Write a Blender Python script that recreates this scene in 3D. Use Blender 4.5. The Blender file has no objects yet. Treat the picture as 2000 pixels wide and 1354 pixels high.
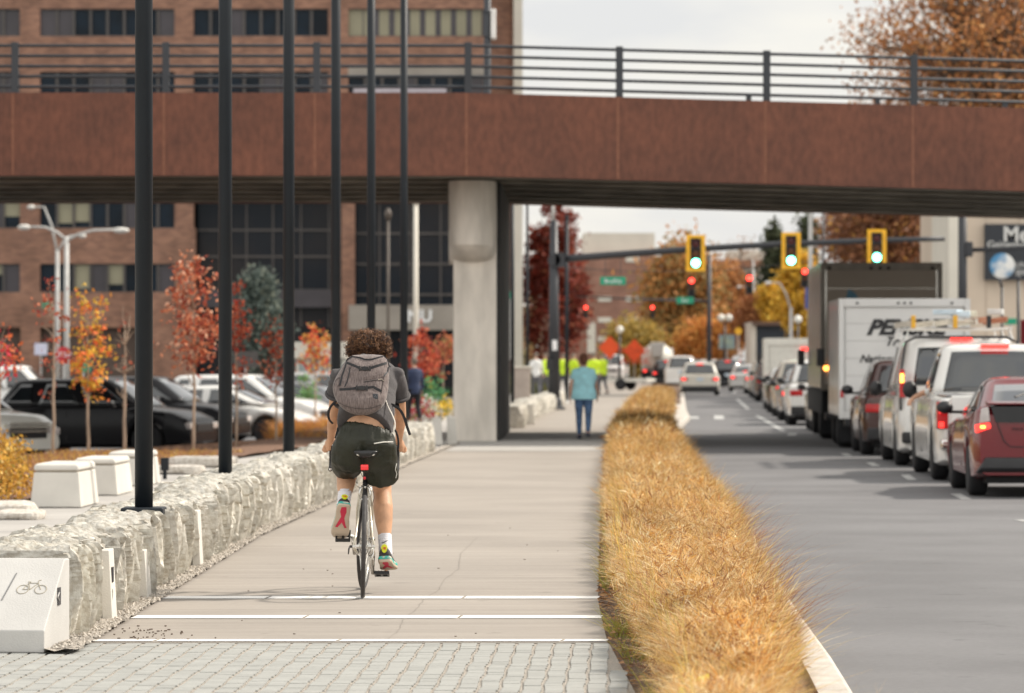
import bpy, math, random
import numpy as np
from mathutils import Vector, Matrix
from math import radians as R, sin, cos, pi, sqrt

# ------------------------------------------------------------------ scene, camera, light
sc = bpy.context.scene
col = sc.collection
rnd = random.Random(11)
NR = np.random.RandomState(7)
F = 7500.0            # focal length in photo pixels (2000 px wide): a 135 mm lens
EYE = 1.57            # camera height above the path
HOR = 703.0           # row of the horizon in the photo

cam_d = bpy.data.cameras.new("camera")
cam = bpy.data.objects.new("camera", cam_d)
col.objects.link(cam)
cam.location = (0, 0, EYE)
cam.rotation_euler = (R(90), 0, 0)
cam_d.lens = 135
cam_d.sensor_width = 36
cam_d.shift_y = 26 / 2000
cam_d.clip_start = 0.5
cam_d.clip_end = 4000
cam_d.dof.use_dof = True
cam_d.dof.focus_distance = 23.4
cam_d.dof.aperture_fstop = 4.2
sc.camera = cam

SUN_EL, SUN_AZ = 43.0, 70.0      # azimuth measured clockwise from +Y (the view direction)
world = bpy.data.worlds.new("World")
sc.world = world
world.use_nodes = True
wn, wl = world.node_tree.nodes, world.node_tree.links
wn.clear()
wo = wn.new('ShaderNodeOutputWorld'); bg = wn.new('ShaderNodeBackground')
sky = wn.new('ShaderNodeTexSky'); sky.sky_type = 'NISHITA'; sky.sun_disc = False
sky.sun_elevation = R(SUN_EL); sky.sun_rotation = R(SUN_AZ)
sky.dust_density = 3.0; sky.air_density = 1.0
tc = wn.new('ShaderNodeTexCoord')
mp = wn.new('ShaderNodeMapping'); mp.inputs['Scale'].default_value = (5.0, 5.0, 16.0)
n1 = wn.new('ShaderNodeTexNoise'); n1.inputs['Scale'].default_value = 2.3; n1.inputs['Detail'].default_value = 5
cr = wn.new('ShaderNodeValToRGB')
cr.color_ramp.elements[0].position = 0.36; cr.color_ramp.elements[0].color = (7.0, 7.0, 7.0, 1)
cr.color_ramp.elements[1].position = 0.60; cr.color_ramp.elements[1].color = (8.6, 8.3, 7.6, 1)
mx = wn.new('ShaderNodeMixRGB'); mx.inputs['Fac'].default_value = 0.88
wl.new(tc.outputs['Generated'], mp.inputs['Vector']); wl.new(mp.outputs[0], n1.inputs['Vector'])
wl.new(n1.outputs['Fac'], cr.inputs['Fac'])
wl.new(sky.outputs[0], mx.inputs[1]); wl.new(cr.outputs[0], mx.inputs[2])
# unseen sky behind the camera made brighter, added to lift camera-facing faces
sx = wn.new('ShaderNodeSeparateXYZ'); wl.new(tc.outputs['Generated'], sx.inputs[0])
mr = wn.new('ShaderNodeMapRange'); mr.inputs[1].default_value = .15; mr.inputs[2].default_value = -.55; mr.inputs[3].default_value = 1.0; mr.inputs[4].default_value = 1.6
wl.new(sx.outputs['Y'], mr.inputs[0])
vm = wn.new('ShaderNodeVectorMath'); vm.operation = 'SCALE'; wl.new(mx.outputs[0], vm.inputs[0]); wl.new(mr.outputs[0], vm.inputs['Scale'])
wl.new(vm.outputs[0], bg.inputs['Color']); bg.inputs['Strength'].default_value = 0.10
wl.new(bg.outputs[0], wo.inputs[0])

sun_d = bpy.data.lights.new("sun", 'SUN'); sun_d.energy = 3.8; sun_d.angle = R(3.0); sun_d.color = (1.0, 0.92, 0.81)
sun = bpy.data.objects.new("sun", sun_d); col.objects.link(sun)
sd = Vector((sin(R(SUN_AZ)) * cos(R(SUN_EL)), cos(R(SUN_AZ)) * cos(R(SUN_EL)), sin(R(SUN_EL))))
sun.rotation_euler = sd.to_track_quat('Z', 'Y').to_euler()

sc.view_settings.view_transform = 'Standard'; sc.view_settings.look = 'None'
sc.view_settings.exposure = 0.30; sc.view_settings.gamma = 1; sc.view_settings.use_curve_mapping = False
sc.render.engine = 'CYCLES'
sc.cycles.use_denoising = True
sc.cycles.max_bounces = 6; sc.cycles.diffuse_bounces = 3; sc.cycles.glossy_bounces = 3
sc.cycles.transmission_bounces = 4; sc.cycles.transparent_max_bounces = 6
sc.cycles.caustics_reflective = False; sc.cycles.caustics_refractive = False
sc.cycles.sample_clamp_indirect = 4.0

ROADZ = -0.13
LOTZ = -0.55

def at(px, py, d):
    return Vector(((px - 1000) / F * d, d, EYE - (py - HOR) / F * d))
def atx(px, d): return (px - 1000) / F * d
def ppm(d): return F / d

# ------------------------------------------------------------------ naming and tagging
def tag(o, label=None, cat=None, group=None, kind=None):
    if label: o['label'] = label
    if cat: o['category'] = cat
    if group: o['group'] = group
    if kind: o['kind'] = kind
    return o
def empty(name, loc=(0, 0, 0), rz=0, label=None, cat=None, group=None):
    o = bpy.data.objects.new(name, None); col.objects.link(o)
    o.location = loc; o.rotation_euler = (0, 0, rz)
    o.empty_display_size = 0.1
    return tag(o, label, cat, group)
CH = {}
def link(name, me, mats, parent=None):
    o = bpy.data.objects.new(name, me); col.objects.link(o)
    if mats is not None:
        for m in (mats if isinstance(mats, (list, tuple)) else [mats]): me.materials.append(m)
    if parent is not None:
        o.parent = parent
        CH.setdefault(parent, []).append(o)
    return o
def copy_tree(o, parent=None):
    c = o.copy(); col.objects.link(c)
    if parent is not None:
        c.parent = parent; CH.setdefault(parent, []).append(c)
    for ch in list(CH.get(o, [])): copy_tree(ch, c)
    return c

# ------------------------------------------------------------------ materials
MC = {}
def _mk(name):
    m = bpy.data.materials.new(name); m.use_nodes = True
    nt = m.node_tree; nt.nodes.clear()
    out = nt.nodes.new('ShaderNodeOutputMaterial'); b = nt.nodes.new('ShaderNodeBsdfPrincipled')
    nt.links.new(b.outputs[0], out.inputs[0])
    return m, nt, b, out
def mat(name, c, rough=0.7, metal=0.0, var=0.12, scale=6.0, bump=0.0, bscale=40.0, emit=None, estr=0.0,
        spec=0.5, coat=0.0, c2=None, stretch=None, detail=6.0, lo=0.35, hi=0.65, attr=False, alpha=None, sheen=0.0):
    if name in MC: return MC[name]
    m, nt, b, out = _mk(name)
    N, L = nt.nodes, nt.links
    tcn = N.new('ShaderNodeTexCoord'); mpn = N.new('ShaderNodeMapping')
    if stretch: mpn.inputs['Scale'].default_value = stretch
    L.new(tcn.outputs['Object'], mpn.inputs['Vector'])
    nz = N.new('ShaderNodeTexNoise'); nz.inputs['Scale'].default_value = scale; nz.inputs['Detail'].default_value = detail
    L.new(mpn.outputs[0], nz.inputs['Vector'])
    rp = N.new('ShaderNodeValToRGB')
    a = c2 if c2 else tuple(x * (1 - var) for x in c)
    bb = c if c2 else tuple(min(1, x * (1 + var)) for x in c)
    rp.color_ramp.elements[0].position = lo; rp.color_ramp.elements[0].color = (*a, 1)
    rp.color_ramp.elements[1].position = hi; rp.color_ramp.elements[1].color = (*bb, 1)
    L.new(nz.outputs['Fac'], rp.inputs['Fac'])
    if attr:
        at_ = N.new('ShaderNodeAttribute'); at_.attribute_name = 'Col'
        mm = N.new('ShaderNodeMixRGB'); mm.blend_type = 'MULTIPLY'; mm.inputs['Fac'].default_value = 1
        L.new(at_.outputs['Color'], mm.inputs[1]); L.new(rp.outputs[0], mm.inputs[2])
        L.new(mm.outputs[0], b.inputs['Base Color'])
    else:
        L.new(rp.outputs[0], b.inputs['Base Color'])
    b.inputs['Roughness'].default_value = rough; b.inputs['Metallic'].default_value = metal
    b.inputs['Specular IOR Level'].default_value = spec
    b.inputs['Coat Weight'].default_value = coat; b.inputs['Coat Roughness'].default_value = 0.05
    b.inputs['Sheen Weight'].default_value = sheen
    if bump:
        nb = N.new('ShaderNodeTexNoise'); nb.inputs['Scale'].default_value = bscale; nb.inputs['Detail'].default_value = 5
        L.new(mpn.outputs[0], nb.inputs['Vector'])
        bp = N.new('ShaderNodeBump'); bp.inputs['Strength'].default_value = bump; bp.inputs['Distance'].default_value = 0.02
        L.new(nb.outputs['Fac'], bp.inputs['Height']); L.new(bp.outputs[0], b.inputs['Normal'])
    if emit:
        b.inputs['Emission Color'].default_value = (*emit, 1); b.inputs['Emission Strength'].default_value = estr
    MC[name] = m
    return m
def leafmat(name, rough=0.6, trans=0.35, tint=(1, 1, 1)):
    if name in MC: return MC[name]
    m, nt, b, out = _mk(name); N, L = nt.nodes, nt.links
    a = N.new('ShaderNodeAttribute'); a.attribute_name = 'Col'
    b.inputs['Roughness'].default_value = rough; b.inputs['Specular IOR Level'].default_value = 0.25
    L.new(a.outputs['Color'], b.inputs['Base Color'])
    tr = N.new('ShaderNodeBsdfTranslucent'); L.new(a.outputs['Color'], tr.inputs['Color'])
    ms = N.new('ShaderNodeMixShader'); ms.inputs['Fac'].default_value = trans
    L.new(b.outputs[0], ms.inputs[1]); L.new(tr.outputs[0], ms.inputs[2]); L.new(ms.outputs[0], out.inputs[0])
    MC[name] = m
    return m
def emis(name, c, s):
    return mat(name, c, 0.4, emit=c, estr=s, var=0.03)
def paint(name, c, rough=0.28, metal=0.0, coat=0.6):
    return mat(name, c, rough, metal, var=0.05, scale=2.0, coat=coat)

# ------------------------------------------------------------------ numpy noise
def _h(ix, iy, iz, seed):
    n = (ix.astype(np.int64) * 374761393 + iy.astype(np.int64) * 668265263 + iz.astype(np.int64) * 2147483647 + seed * 974711)
    n = (n ^ (n >> 13)) * 1274126177
    n = n & 0x7fffffff
    n = (n ^ (n >> 16)) & 0xffff
    return n / 65535.0
def vnoise(x, y, z, seed=0):
    x, y, z = np.broadcast_arrays(np.asarray(x, float), np.asarray(y, float), np.asarray(z, float))
    xi, yi, zi = np.floor(x), np.floor(y), np.floor(z)
    xf, yf, zf = x - xi, y - yi, z - zi
    u, v, w = [t * t * (3 - 2 * t) for t in (xf, yf, zf)]
    r = 0
    for dx in (0, 1):
        for dy in (0, 1):
            for dz in (0, 1):
                wt = (u if dx else 1 - u) * (v if dy else 1 - v) * (w if dz else 1 - w)
                r = r + wt * _h(xi + dx, yi + dy, zi + dz, seed)
    return r
def fbm(x, y, z, seed=0, octv=4, gain=0.5):
    a, t, s = 1.0, 0.0, 0
    for k in range(octv):
        s = s + a * (vnoise(x * 2 ** k, y * 2 ** k, z * 2 ** k, seed + k * 17) - 0.5)
        t += a; a *= gain
    return s / t * 2

# ------------------------------------------------------------------ mesh building
def rawmesh(name, V, Fc, smooth=False, colors=None):
    me = bpy.data.meshes.new(name)
    V = np.asarray(V, dtype=np.float32).reshape(-1, 3)
    if isinstance(Fc, np.ndarray):
        k = Fc.shape[1]; nf = Fc.shape[0]
        me.vertices.add(len(V)); me.vertices.foreach_set('co', V.ravel())
        me.loops.add(nf * k); me.loops.foreach_set('vertex_index', Fc.astype(np.int32).ravel())
        me.polygons.add(nf); me.polygons.foreach_set('loop_start', np.arange(nf, dtype=np.int32) * k)
        me.update(calc_edges=True)
    else:
        me.from_pydata([tuple(map(float, v)) for v in V], [], Fc); me.update()
    if colors is not None:
        ca = me.color_attributes.new('Col', 'FLOAT_COLOR', 'POINT')
        c = np.ones((len(V), 4), dtype=np.float32); c[:, :3] = colors
        ca.data.foreach_set('color', c.ravel())
    if smooth:
        me.polygons.foreach_set('use_smooth', np.ones(len(me.polygons), dtype=bool))
    me.validate()
    return me
def basis(dirv, up=Vector((0, 0, 1))):
    z = Vector(dirv).normalized()
    x = Vector(up).cross(z)
    if x.length < 1e-4: x = Vector((1, 0, 0)).cross(z)
    if x.length < 1e-4: x = Vector((0, 1, 0)).cross(z)
    x.normalize(); y = z.cross(x)
    return x, y, z
class MB:
    def __init__(s): s.v = []; s.f = []; s.c = []; s.cc = None; s.M = None
    def xf(s, loc=(0, 0, 0), rz=0, rx=0, ry=0, sc_=1.0):
        s.M = Matrix.Translation(Vector(loc)) @ Matrix.Rotation(rz, 4, 'Z') @ Matrix.Rotation(ry, 4, 'Y') @ Matrix.Rotation(rx, 4, 'X') @ Matrix.Scale(sc_, 4)
        return s
    def add(s, vs, fs):
        b = len(s.v)
        for p in vs:
            p = Vector(p)
            if s.M is not None: p = s.M @ p
            s.v.append(p)
            if s.cc is not None: s.c.append(s.cc)
        s.f += [tuple(i + b for i in f) for f in fs]
        return s
    def box(s, c, d, rz=0, taper=1.0, rx=0, ry=0):
        hx, hy, hz = d[0] / 2, d[1] / 2, d[2] / 2
        M = Matrix.Translation(Vector(c)) @ Matrix.Rotation(rz, 4, 'Z') @ Matrix.Rotation(ry, 4, 'Y') @ Matrix.Rotation(rx, 4, 'X')
        vs = []
        for z in (-hz, hz):
            t = taper if z > 0 else 1
            for (x, y) in ((-hx, -hy), (hx, -hy), (hx, hy), (-hx, hy)): vs.append(M @ Vector((x * t, y * t, z)))
        return s.add(vs, [(3, 2, 1, 0), (4, 5, 6, 7), (0, 1, 5, 4), (1, 2, 6, 5), (2, 3, 7, 6), (3, 0, 4, 7)])
    def bx(s, x0, x1, y0, y1, z0, z1): return s.box(((x0 + x1) / 2, (y0 + y1) / 2, (z0 + z1) / 2), (x1 - x0, y1 - y0, z1 - z0))
    def cyl(s, p0, p1, r0, r1=None, n=12, cap=True):
        r1 = r0 if r1 is None else r1
        return s.tube([p0, p1], [r0, r1], n, cap)
    def tube(s, pts, rad, n=8, cap=True, up=Vector((0, 0, 1)), closed=False):
        pts = [Vector(p) for p in pts]; m = len(pts)
        if not isinstance(rad, (list, tuple)): rad = [rad] * m
        vs = []; x = None
        for i, p in enumerate(pts):
            a = pts[i - 1] if i > 0 else (pts[-1] if closed else p); b = pts[i + 1] if i < m - 1 else (pts[0] if closed else p)
            t = (b - a)
            if t.length < 1e-7: t = Vector((0, 0, 1))
            t.normalize()
            if x is None: x, y, _ = basis(t, up)
            else:
                x = x - t * x.dot(t)
                if x.length < 1e-5: x, y, _ = basis(t, up)
                x.normalize(); y = t.cross(x)
            r = rad[i]; rx_, ry_ = r if isinstance(r, (list, tuple)) else (r, r)
            for k in range(n):
                an = 2 * pi * k / n
                vs.append(p + x * cos(an) * rx_ + y * sin(an) * ry_)
        fs = []
        for i in range(m - 1 + (1 if closed else 0)):
            j = (i + 1) % m
            for k in range(n):
                q = (k + 1) % n
                fs.append((i * n + k, i * n + q, j * n + q, j * n + k))
        if cap and not closed:
            fs.append(tuple(range(n - 1, -1, -1))); fs.append(tuple((m - 1) * n + k for k in range(n)))
        return s.add(vs, fs)
    def loft(s, rings, cap=True, closed=True):
        n = len(rings[0]); m = len(rings); vs = [p for r in rings for p in r]; fs = []
        for i in range(m - 1):
            for k in range(n if closed else n - 1):
                q = (k + 1) % n
                fs.append((i * n + k, i * n + q, (i + 1) * n + q, (i + 1) * n + k))
        if cap and closed: fs.append(tuple(range(n - 1, -1, -1))); fs.append(tuple((m - 1) * n + k for k in range(n)))
        return s.add(vs, fs)
    def lathe(s, prof, c=(0, 0, 0), axis='Z', n=20):
        rings = []
        for (r, h) in prof:
            ring = []
            for k in range(n):
                a = 2 * pi * k / n
                if axis == 'Z': p = Vector((r * cos(a), r * sin(a), h))
                elif axis == 'X': p = Vector((h, r * cos(a), r * sin(a)))
                else: p = Vector((r * cos(a), h, r * sin(a)))
                ring.append(p + Vector(c))
            rings.append(ring)
        return s.loft(rings, cap=True)
    def prism(s, poly, y0, y1, plane='XZ'):
        n = len(poly)
        def P(a, b, t):
            return Vector((a, t, b)) if plane == 'XZ' else (Vector((t, a, b)) if plane == 'YZ' else Vector((a, b, t)))
        vs = [P(a, b, y0) for a, b in poly] + [P(a, b, y1) for a, b in poly]
        fs = [tuple(range(n)), tuple(range(2 * n - 1, n - 1, -1))] + [(k, n + k, n + (k + 1) % n, (k + 1) % n) for k in range(n)]
        return s.add(vs, fs)
    def ball(s, c, r, n=10, m=7):
        rx_, ry_, rz_ = r if isinstance(r, (list, tuple)) else (r, r, r)
        vs = [Vector((0, 0, -rz_))]
        for i in range(1, m):
            ph = pi * i / m - pi / 2
            for k in range(n):
                a = 2 * pi * k / n
                vs.append(Vector((cos(ph) * cos(a) * rx_, cos(ph) * sin(a) * ry_, sin(ph) * rz_)))
        vs.append(Vector((0, 0, rz_)))
        vs = [v + Vector(c) for v in vs]
        fs = [(0, 1 + (k + 1) % n, 1 + k) for k in range(n)]
        for i in range(m - 2):
            for k in range(n):
                q = (k + 1) % n
                fs.append((1 + i * n + k, 1 + i * n + q, 1 + (i + 1) * n + q, 1 + (i + 1) * n + k))
        t = len(vs) - 1; b = 1 + (m - 2) * n
        fs += [(b + k, b + (k + 1) % n, t) for k in range(n)]
        return s.add(vs, fs)
    def quad(s, a, b, c, d): return s.add([a, b, c, d], [(0, 1, 2, 3)])
    def build(s, name, m, parent=None, smooth=False, bevel=0, seg=2, sub=0, auto=None, solid=0):
        me = bpy.data.meshes.new(name)
        me.from_pydata([tuple(v) for v in s.v], [], s.f); me.update()
        import bmesh
        bm = bmesh.new(); bm.from_mesh(me); bmesh.ops.recalc_face_normals(bm, faces=bm.faces); bm.to_mesh(me); bm.free()
        if s.c:
            ca = me.color_attributes.new('Col', 'FLOAT_COLOR', 'POINT')
            for i, c in enumerate(s.c): ca.data[i].color = (*c, 1)
        if smooth: me.polygons.foreach_set('use_smooth', [True] * len(me.polygons))
        o = link(name, me, m, parent)
        if solid:
            q = o.modifiers.new('solid', 'SOLIDIFY'); q.thickness = solid; q.offset = 0
        if bevel:
            q = o.modifiers.new('bevel', 'BEVEL'); q.width = bevel; q.segments = seg; q.limit_method = 'ANGLE'; q.angle_limit = R(35)
            me.polygons.foreach_set('use_smooth', [True] * len(me.polygons))
            w = o.modifiers.new('wn', 'WEIGHTED_NORMAL'); w.keep_sharp = True
        if sub:
            q = o.modifiers.new('sub', 'SUBSURF'); q.levels = sub; q.render_levels = sub
        return o
def remesh_of(mb, voxel, smooth=3, fac=0.5, pre_sub=0):
    """one continuous skin over overlapping solids, returned as plain vertices and polygons"""
    me = bpy.data.meshes.new('tmp'); me.from_pydata([tuple(v) for v in mb.v], [], mb.f); me.update()
    import bmesh
    bm = bmesh.new(); bm.from_mesh(me); bmesh.ops.recalc_face_normals(bm, faces=bm.faces); bm.to_mesh(me); bm.free()
    o = bpy.data.objects.new('tmp', me); col.objects.link(o)
    q = o.modifiers.new('r', 'REMESH'); q.mode = 'VOXEL'; q.voxel_size = voxel
    if smooth:
        q = o.modifiers.new('s', 'SMOOTH'); q.factor = fac; q.iterations = smooth
    dg = bpy.context.evaluated_depsgraph_get(); dg.update()
    out = bpy.data.meshes.new_from_object(o.evaluated_get(dg))
    bpy.data.objects.remove(o)
    out.polygons.foreach_set('use_smooth', [True] * len(out.polygons))
    return out
def mesh_np(me):
    V = np.zeros(len(me.vertices) * 3, dtype=np.float32); me.vertices.foreach_get('co', V); return V.reshape(-1, 3)
def mesh_nrm(me):
    V = np.zeros(len(me.vertices) * 3, dtype=np.float32); me.vertices.foreach_get('normal', V); return V.reshape(-1, 3)
def text_part(name, s, size, m, parent, loc, rot=(R(90), 0, 0), extrude=0.004, shear=0.0, bold=0.0, align='LEFT', xs=1.0):
    cu = bpy.data.curves.new(name, 'FONT'); cu.body = s; cu.size = size; cu.extrude = extrude; cu.shear = shear; cu.offset = bold
    cu.align_x = align; cu.resolution_u = 3
    t = bpy.data.objects.new(name, cu); col.objects.link(t)
    dg = bpy.context.evaluated_depsgraph_get(); dg.update()
    me = bpy.data.meshes.new_from_object(t.evaluated_get(dg)); bpy.data.objects.remove(t)
    me.materials.clear()
    o = link(name, me, m, parent); o.location = loc; o.rotation_euler = rot; o.scale = (xs, 1, 1)
    return o
def interp(tab, x):
    a = np.asarray(tab, float); return float(np.interp(x, a[:, 0], a[:, 1]))
def interpv(tab, x):
    a = np.asarray(tab, float); return np.interp(x, a[:, 0], a[:, 1])
# ------------------------------------------------------------------ ground, road, path
PR = [(10, .62), (17, .60), (18.1, .58), (21.4, .53), (25, .56), (39.6, .91), (58, 1.38), (75, 1.85), (100, 2.75), (130, 4.0), (170, 5.7), (230, 8.3), (300, 11.4)]
PL = [(10, -2.6), (20, -2.36), (33.9, -2.26), (41.8, -2.0), (58, -1.55), (70, -1.1), (76, -1.1), (85, -.3), (100, .3), (121, 1.3), (160, 2.8), (207, 4.4), (300, 8)]
WF = [(10, -2.5), (21, -2.45), (28, -2.42), (31, -2.36), (35.6, -2.33), (41.8, -2.08), (52, -1.8), (58, -1.66), (66.5, -1.30), (72, -1.1)]
CO = [(10, 1.4), (17, 1.56), (18.1, 1.62), (20.4, 1.70), (24.2, 1.80), (30.5, 2.02), (36.8, 2.22), (50, 2.62), (66.5, 3.08), (85, 3.75), (95, 4.2), (108, 5.0), (121, 5.5), (160, 7.2), (230, 10.3), (300, 13.4)]
PB = [(16, -14), (36, -14), (37, -5.5), (50, -5.25), (56, -4.95), (63, -4.2), (68, -3.7), (77, -3.5), (100, -2.9), (130, -1.6), (200, .5)]

def strip(name, ys, xl, xr, z, m, kind='structure', thick=None, nx=2, jit=None):
    V = []; Fc = []
    for y in ys:
        a, b = xl(y), xr(y)
        for k in range(nx):
            t = k / (nx - 1); V.append((a + (b - a) * t, y, z if not callable(z) else z(a + (b - a) * t, y)))
    for i in range(len(ys) - 1):
        for k in range(nx - 1):
            p = i * nx + k; Fc.append((p, p + 1, p + nx + 1, p + nx))
    if thick:
        n0 = len(V)
        V += [(x, y, zz - thick) for x, y, zz in V]
        for i in range(len(ys) - 1):
            p, q = i * nx, (i + 1) * nx; Fc.append((p, q, n0 + q, n0 + p))
            p, q = i * nx + nx - 1, (i + 1) * nx + nx - 1; Fc.append((q, p, n0 + p, n0 + q))
        Fc.append((nx - 1, 0, n0, n0 + nx - 1))
    me = rawmesh(name, V, Fc)
    o = link(name, me, m); return tag(o, kind=kind)

def concrete_mat(name, c, amp=.10, fine=260, streak=True, joints=None):
    m, nt, b, out = _mk(name); N, L = nt.nodes, nt.links
    tcn = N.new('ShaderNodeTexCoord')
    def noise(sc_, det, st=None):
        mpn = N.new('ShaderNodeMapping'); L.new(tcn.outputs['Object'], mpn.inputs['Vector'])
        if st: mpn.inputs['Scale'].default_value = st
        q = N.new('ShaderNodeTexNoise'); q.inputs['Scale'].default_value = sc_; q.inputs['Detail'].default_value = det
        L.new(mpn.outputs[0], q.inputs['Vector']); return q.outputs['Fac']
    def ramp(src, a, bb, lo, hi):
        r_ = N.new('ShaderNodeValToRGB'); r_.color_ramp.elements[0].position = lo; r_.color_ramp.elements[1].position = hi
        r_.color_ramp.elements[0].color = (a, a, a, 1); r_.color_ramp.elements[1].color = (bb, bb, bb, 1)
        L.new(src, r_.inputs[0]); return r_.outputs[0]
    def mul(a, b_):
        x = N.new('ShaderNodeMixRGB'); x.blend_type = 'MULTIPLY'; x.inputs[0].default_value = 1
        L.new(a, x.inputs[1]); L.new(b_, x.inputs[2]); return x.outputs[0]
    base = N.new('ShaderNodeRGB'); base.outputs[0].default_value = (*c, 1)
    cc = mul(base.outputs[0], ramp(noise(.5, 4), 1 - amp, 1 + amp, .35, .65))
    cc = mul(cc, ramp(noise(fine, 3), 1 - amp * 1.3, 1 + amp, .3, .7))
    cc = mul(cc, ramp(noise(22, 5), 1 - amp * .6, 1 + amp * .4, .3, .7))
    if streak: cc = mul(cc, ramp(noise(1.0, 5, (.5, 5, 1)), 1 - amp, 1 + amp * .7, .35, .65))
    # small dark stains with a shape of their own
    cc = mul(cc, ramp(noise(3.1, 8), .80, 1.0, .27, .34))
    L.new(cc, b.inputs['Base Color']); b.inputs['Roughness'].default_value = .85; b.inputs['Specular IOR Level'].default_value = .3
    bp = N.new('ShaderNodeBump'); bp.inputs['Strength'].default_value = .35; bp.inputs['Distance'].default_value = .004
    L.new(noise(160, 4), bp.inputs['Height']); L.new(bp.outputs[0], b.inputs['Normal'])
    MC[name] = m; return m
M_path = concrete_mat('path_concrete', (.325, .292, .258), amp=.08)
M_plaza = concrete_mat('plaza_concrete', (.42, .40, .375))
M_road = concrete_mat('asphalt', (.166, .164, .168), amp=.12, streak=False)
M_lot = concrete_mat('lot_asphalt', (.13, .13, .135), amp=.12)
M_curb = mat('kerb_concrete', (.52, .48, .43), .85, var=.12, scale=5, bump=.3, bscale=60)
M_white = mat('white_strip', (.80, .78, .75), .7, var=.06, scale=7)
M_mulch = mat('mulch', (.20, .115, .075), .95, var=.5, scale=30, bump=1.0, bscale=60)
M_soil = mat('soil', (.17, .11, .075), .95, var=.5, scale=45, bump=1.0, bscale=90)
M_ground = mat('far_ground', (.16, .15, .12), .95, var=.3, scale=.3)
M_grit = mat('grit', (.52, .47, .41), .95, var=.4, scale=120, bump=1.0, bscale=160)
M_paver = mat('paver', (.90, .90, .90), .85, var=.10, scale=60, bump=.3, bscale=200, attr=True, stretch=(.35, 2, 1))
M_mark = mat('road_paint', (.44, .44, .43), .7, var=.15, scale=12)

ys = list(np.arange(10, 60, .8)) + list(np.arange(60, 310, 3))
f = lambda T: (lambda y: interp(T, y))
ground = link('ground', rawmesh('ground', [(-900, -40, LOTZ - .06), (900, -40, LOTZ - .06), (900, 2600, LOTZ - .06), (-900, 2600, LOTZ - .06)], [(0, 1, 2, 3)]), M_ground); tag(ground, kind='structure')
tag(link('parking_lot', rawmesh('parking_lot', [(-90, 60, LOTZ), (12, 60, LOTZ), (12, 215, LOTZ), (-90, 215, LOTZ)], [(0, 1, 2, 3)]), M_lot), kind='structure')
strip('road', [5] + ys + [420, 900, 1800], lambda y: interp(CO, y) - .02 if y < 300 else .0448 * y - .1, lambda y: interp(CO, y) + (16 if y < 300 else .06 * y), ROADZ, M_road, nx=2)
strip('sidewalk', [5] + ys, lambda y: interp(CO, y) + 15.9, lambda y: interp(CO, y) + 34, .0, M_plaza, thick=.15)
strip('plaza', [21.32] + [y for y in ys if y > 21.4], f(PB), lambda y: interp(PL, y) + .05, -.008, M_plaza, thick=.6)
strip('path', [21.33] + [y for y in ys if y > 21.4], lambda y: interp(PL, y), f(PR), 0, M_path, thick=.2)
# kerb with a rounded outer edge
V = []; Fc = []
for y in ys:
    o_, i_ = interp(CO, y), interp(CO, y) - .18 - max(0, min(.9, (y - 85) * .02) if 85 < y < 135 else 0)
    for (x, z) in ((i_, -.1), (i_, .012), (o_ - .035, .012), (o_ - .008, -.008), (o_, ROADZ - .02)): V.append((x, y, z))
n = 5
for i in range(len(ys) - 1):
    for k in range(n - 1): Fc.append((i * n + k, i * n + k + 1, (i + 1) * n + k + 1, (i + 1) * n + k))
tag(link('kerb', rawmesh('kerb', V, Fc), M_curb), kind='structure')
strip('planting_soil', ys, lambda y: interp(PR, y) - .01, lambda y: interp(CO, y) - .17, lambda x, y: -.02 + .018 * (vnoise(x * 6, y * 3, 0) - .2), M_soil, nx=5)
# gravel strip between path and stone wall, made of small chips
ysw = [y for y in np.arange(20.5, 70, .12)]
strip('gravel_bed', ysw, lambda y: interp(WF, y) - .05, lambda y: interp(PL, y) + .02 + .02 * float(vnoise(y * 4, 0, 0)), lambda x, y: .012 + .02 * float(vnoise(x * 20, y * 12, 3)), M_grit, nx=4)
mb = MB(); mb.cc = (1, 1, 1)
for k in range(3800):
    y = 20.6 + rnd.random() ** 1.5 * 30; a, b = interp(WF, y) - .02, interp(PL, y) + .04
    x = a + (b - a) * rnd.random() ** 1.3; s_ = rnd.uniform(.006, .022)
    t = rnd.uniform(.30, .62); mb.cc = (t, t * .91, t * .80)
    mb.box((x, y, .02 + s_ * .3), (s_, s_ * rnd.uniform(.6, 1.5), s_ * .7), rnd.random() * 3, taper=.6, rx=rnd.uniform(-.5, .5))
tag(mb.build('gravel', mat('gravel_chip', (1, 1, 1), .9, var=.1, attr=True)), kind='stuff', label='pale gravel chips along the foot of the stone wall')
# bed of mulch that runs down to the parking lot
def bedz(x, y):
    e = interp(PB, y) - x
    t = 0 if y < 60 else min(1, (y - 60) / 8)
    u = min(1, max(0, (e - 1.2) / 1.6))
    return .02 - (abs(LOTZ) + .04) * t * u + .03 * float(vnoise(x * 2, y * 2, 1)) * (1 - t * u)
yb = list(np.arange(37.2, 74, .6)) + list(np.arange(74, 128, 2))
V = []; Fc = []; nx = 26
for y in yb:
    for k in range(nx):
        x = interp(PB, y) + .02 - (k / (nx - 1)) ** 1.6 * (24 if y < 74 else 3.2)
        V.append((x, y, bedz(x, y)))
for i in range(len(yb) - 1):
    for k in range(nx - 1): Fc.append((i * nx + k, i * nx + k + 1, (i + 1) * nx + k + 1, (i + 1) * nx + k))
tag(link('mulch_ground', rawmesh('mulch_ground', V, Fc, True), M_mulch), kind='structure')

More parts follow.
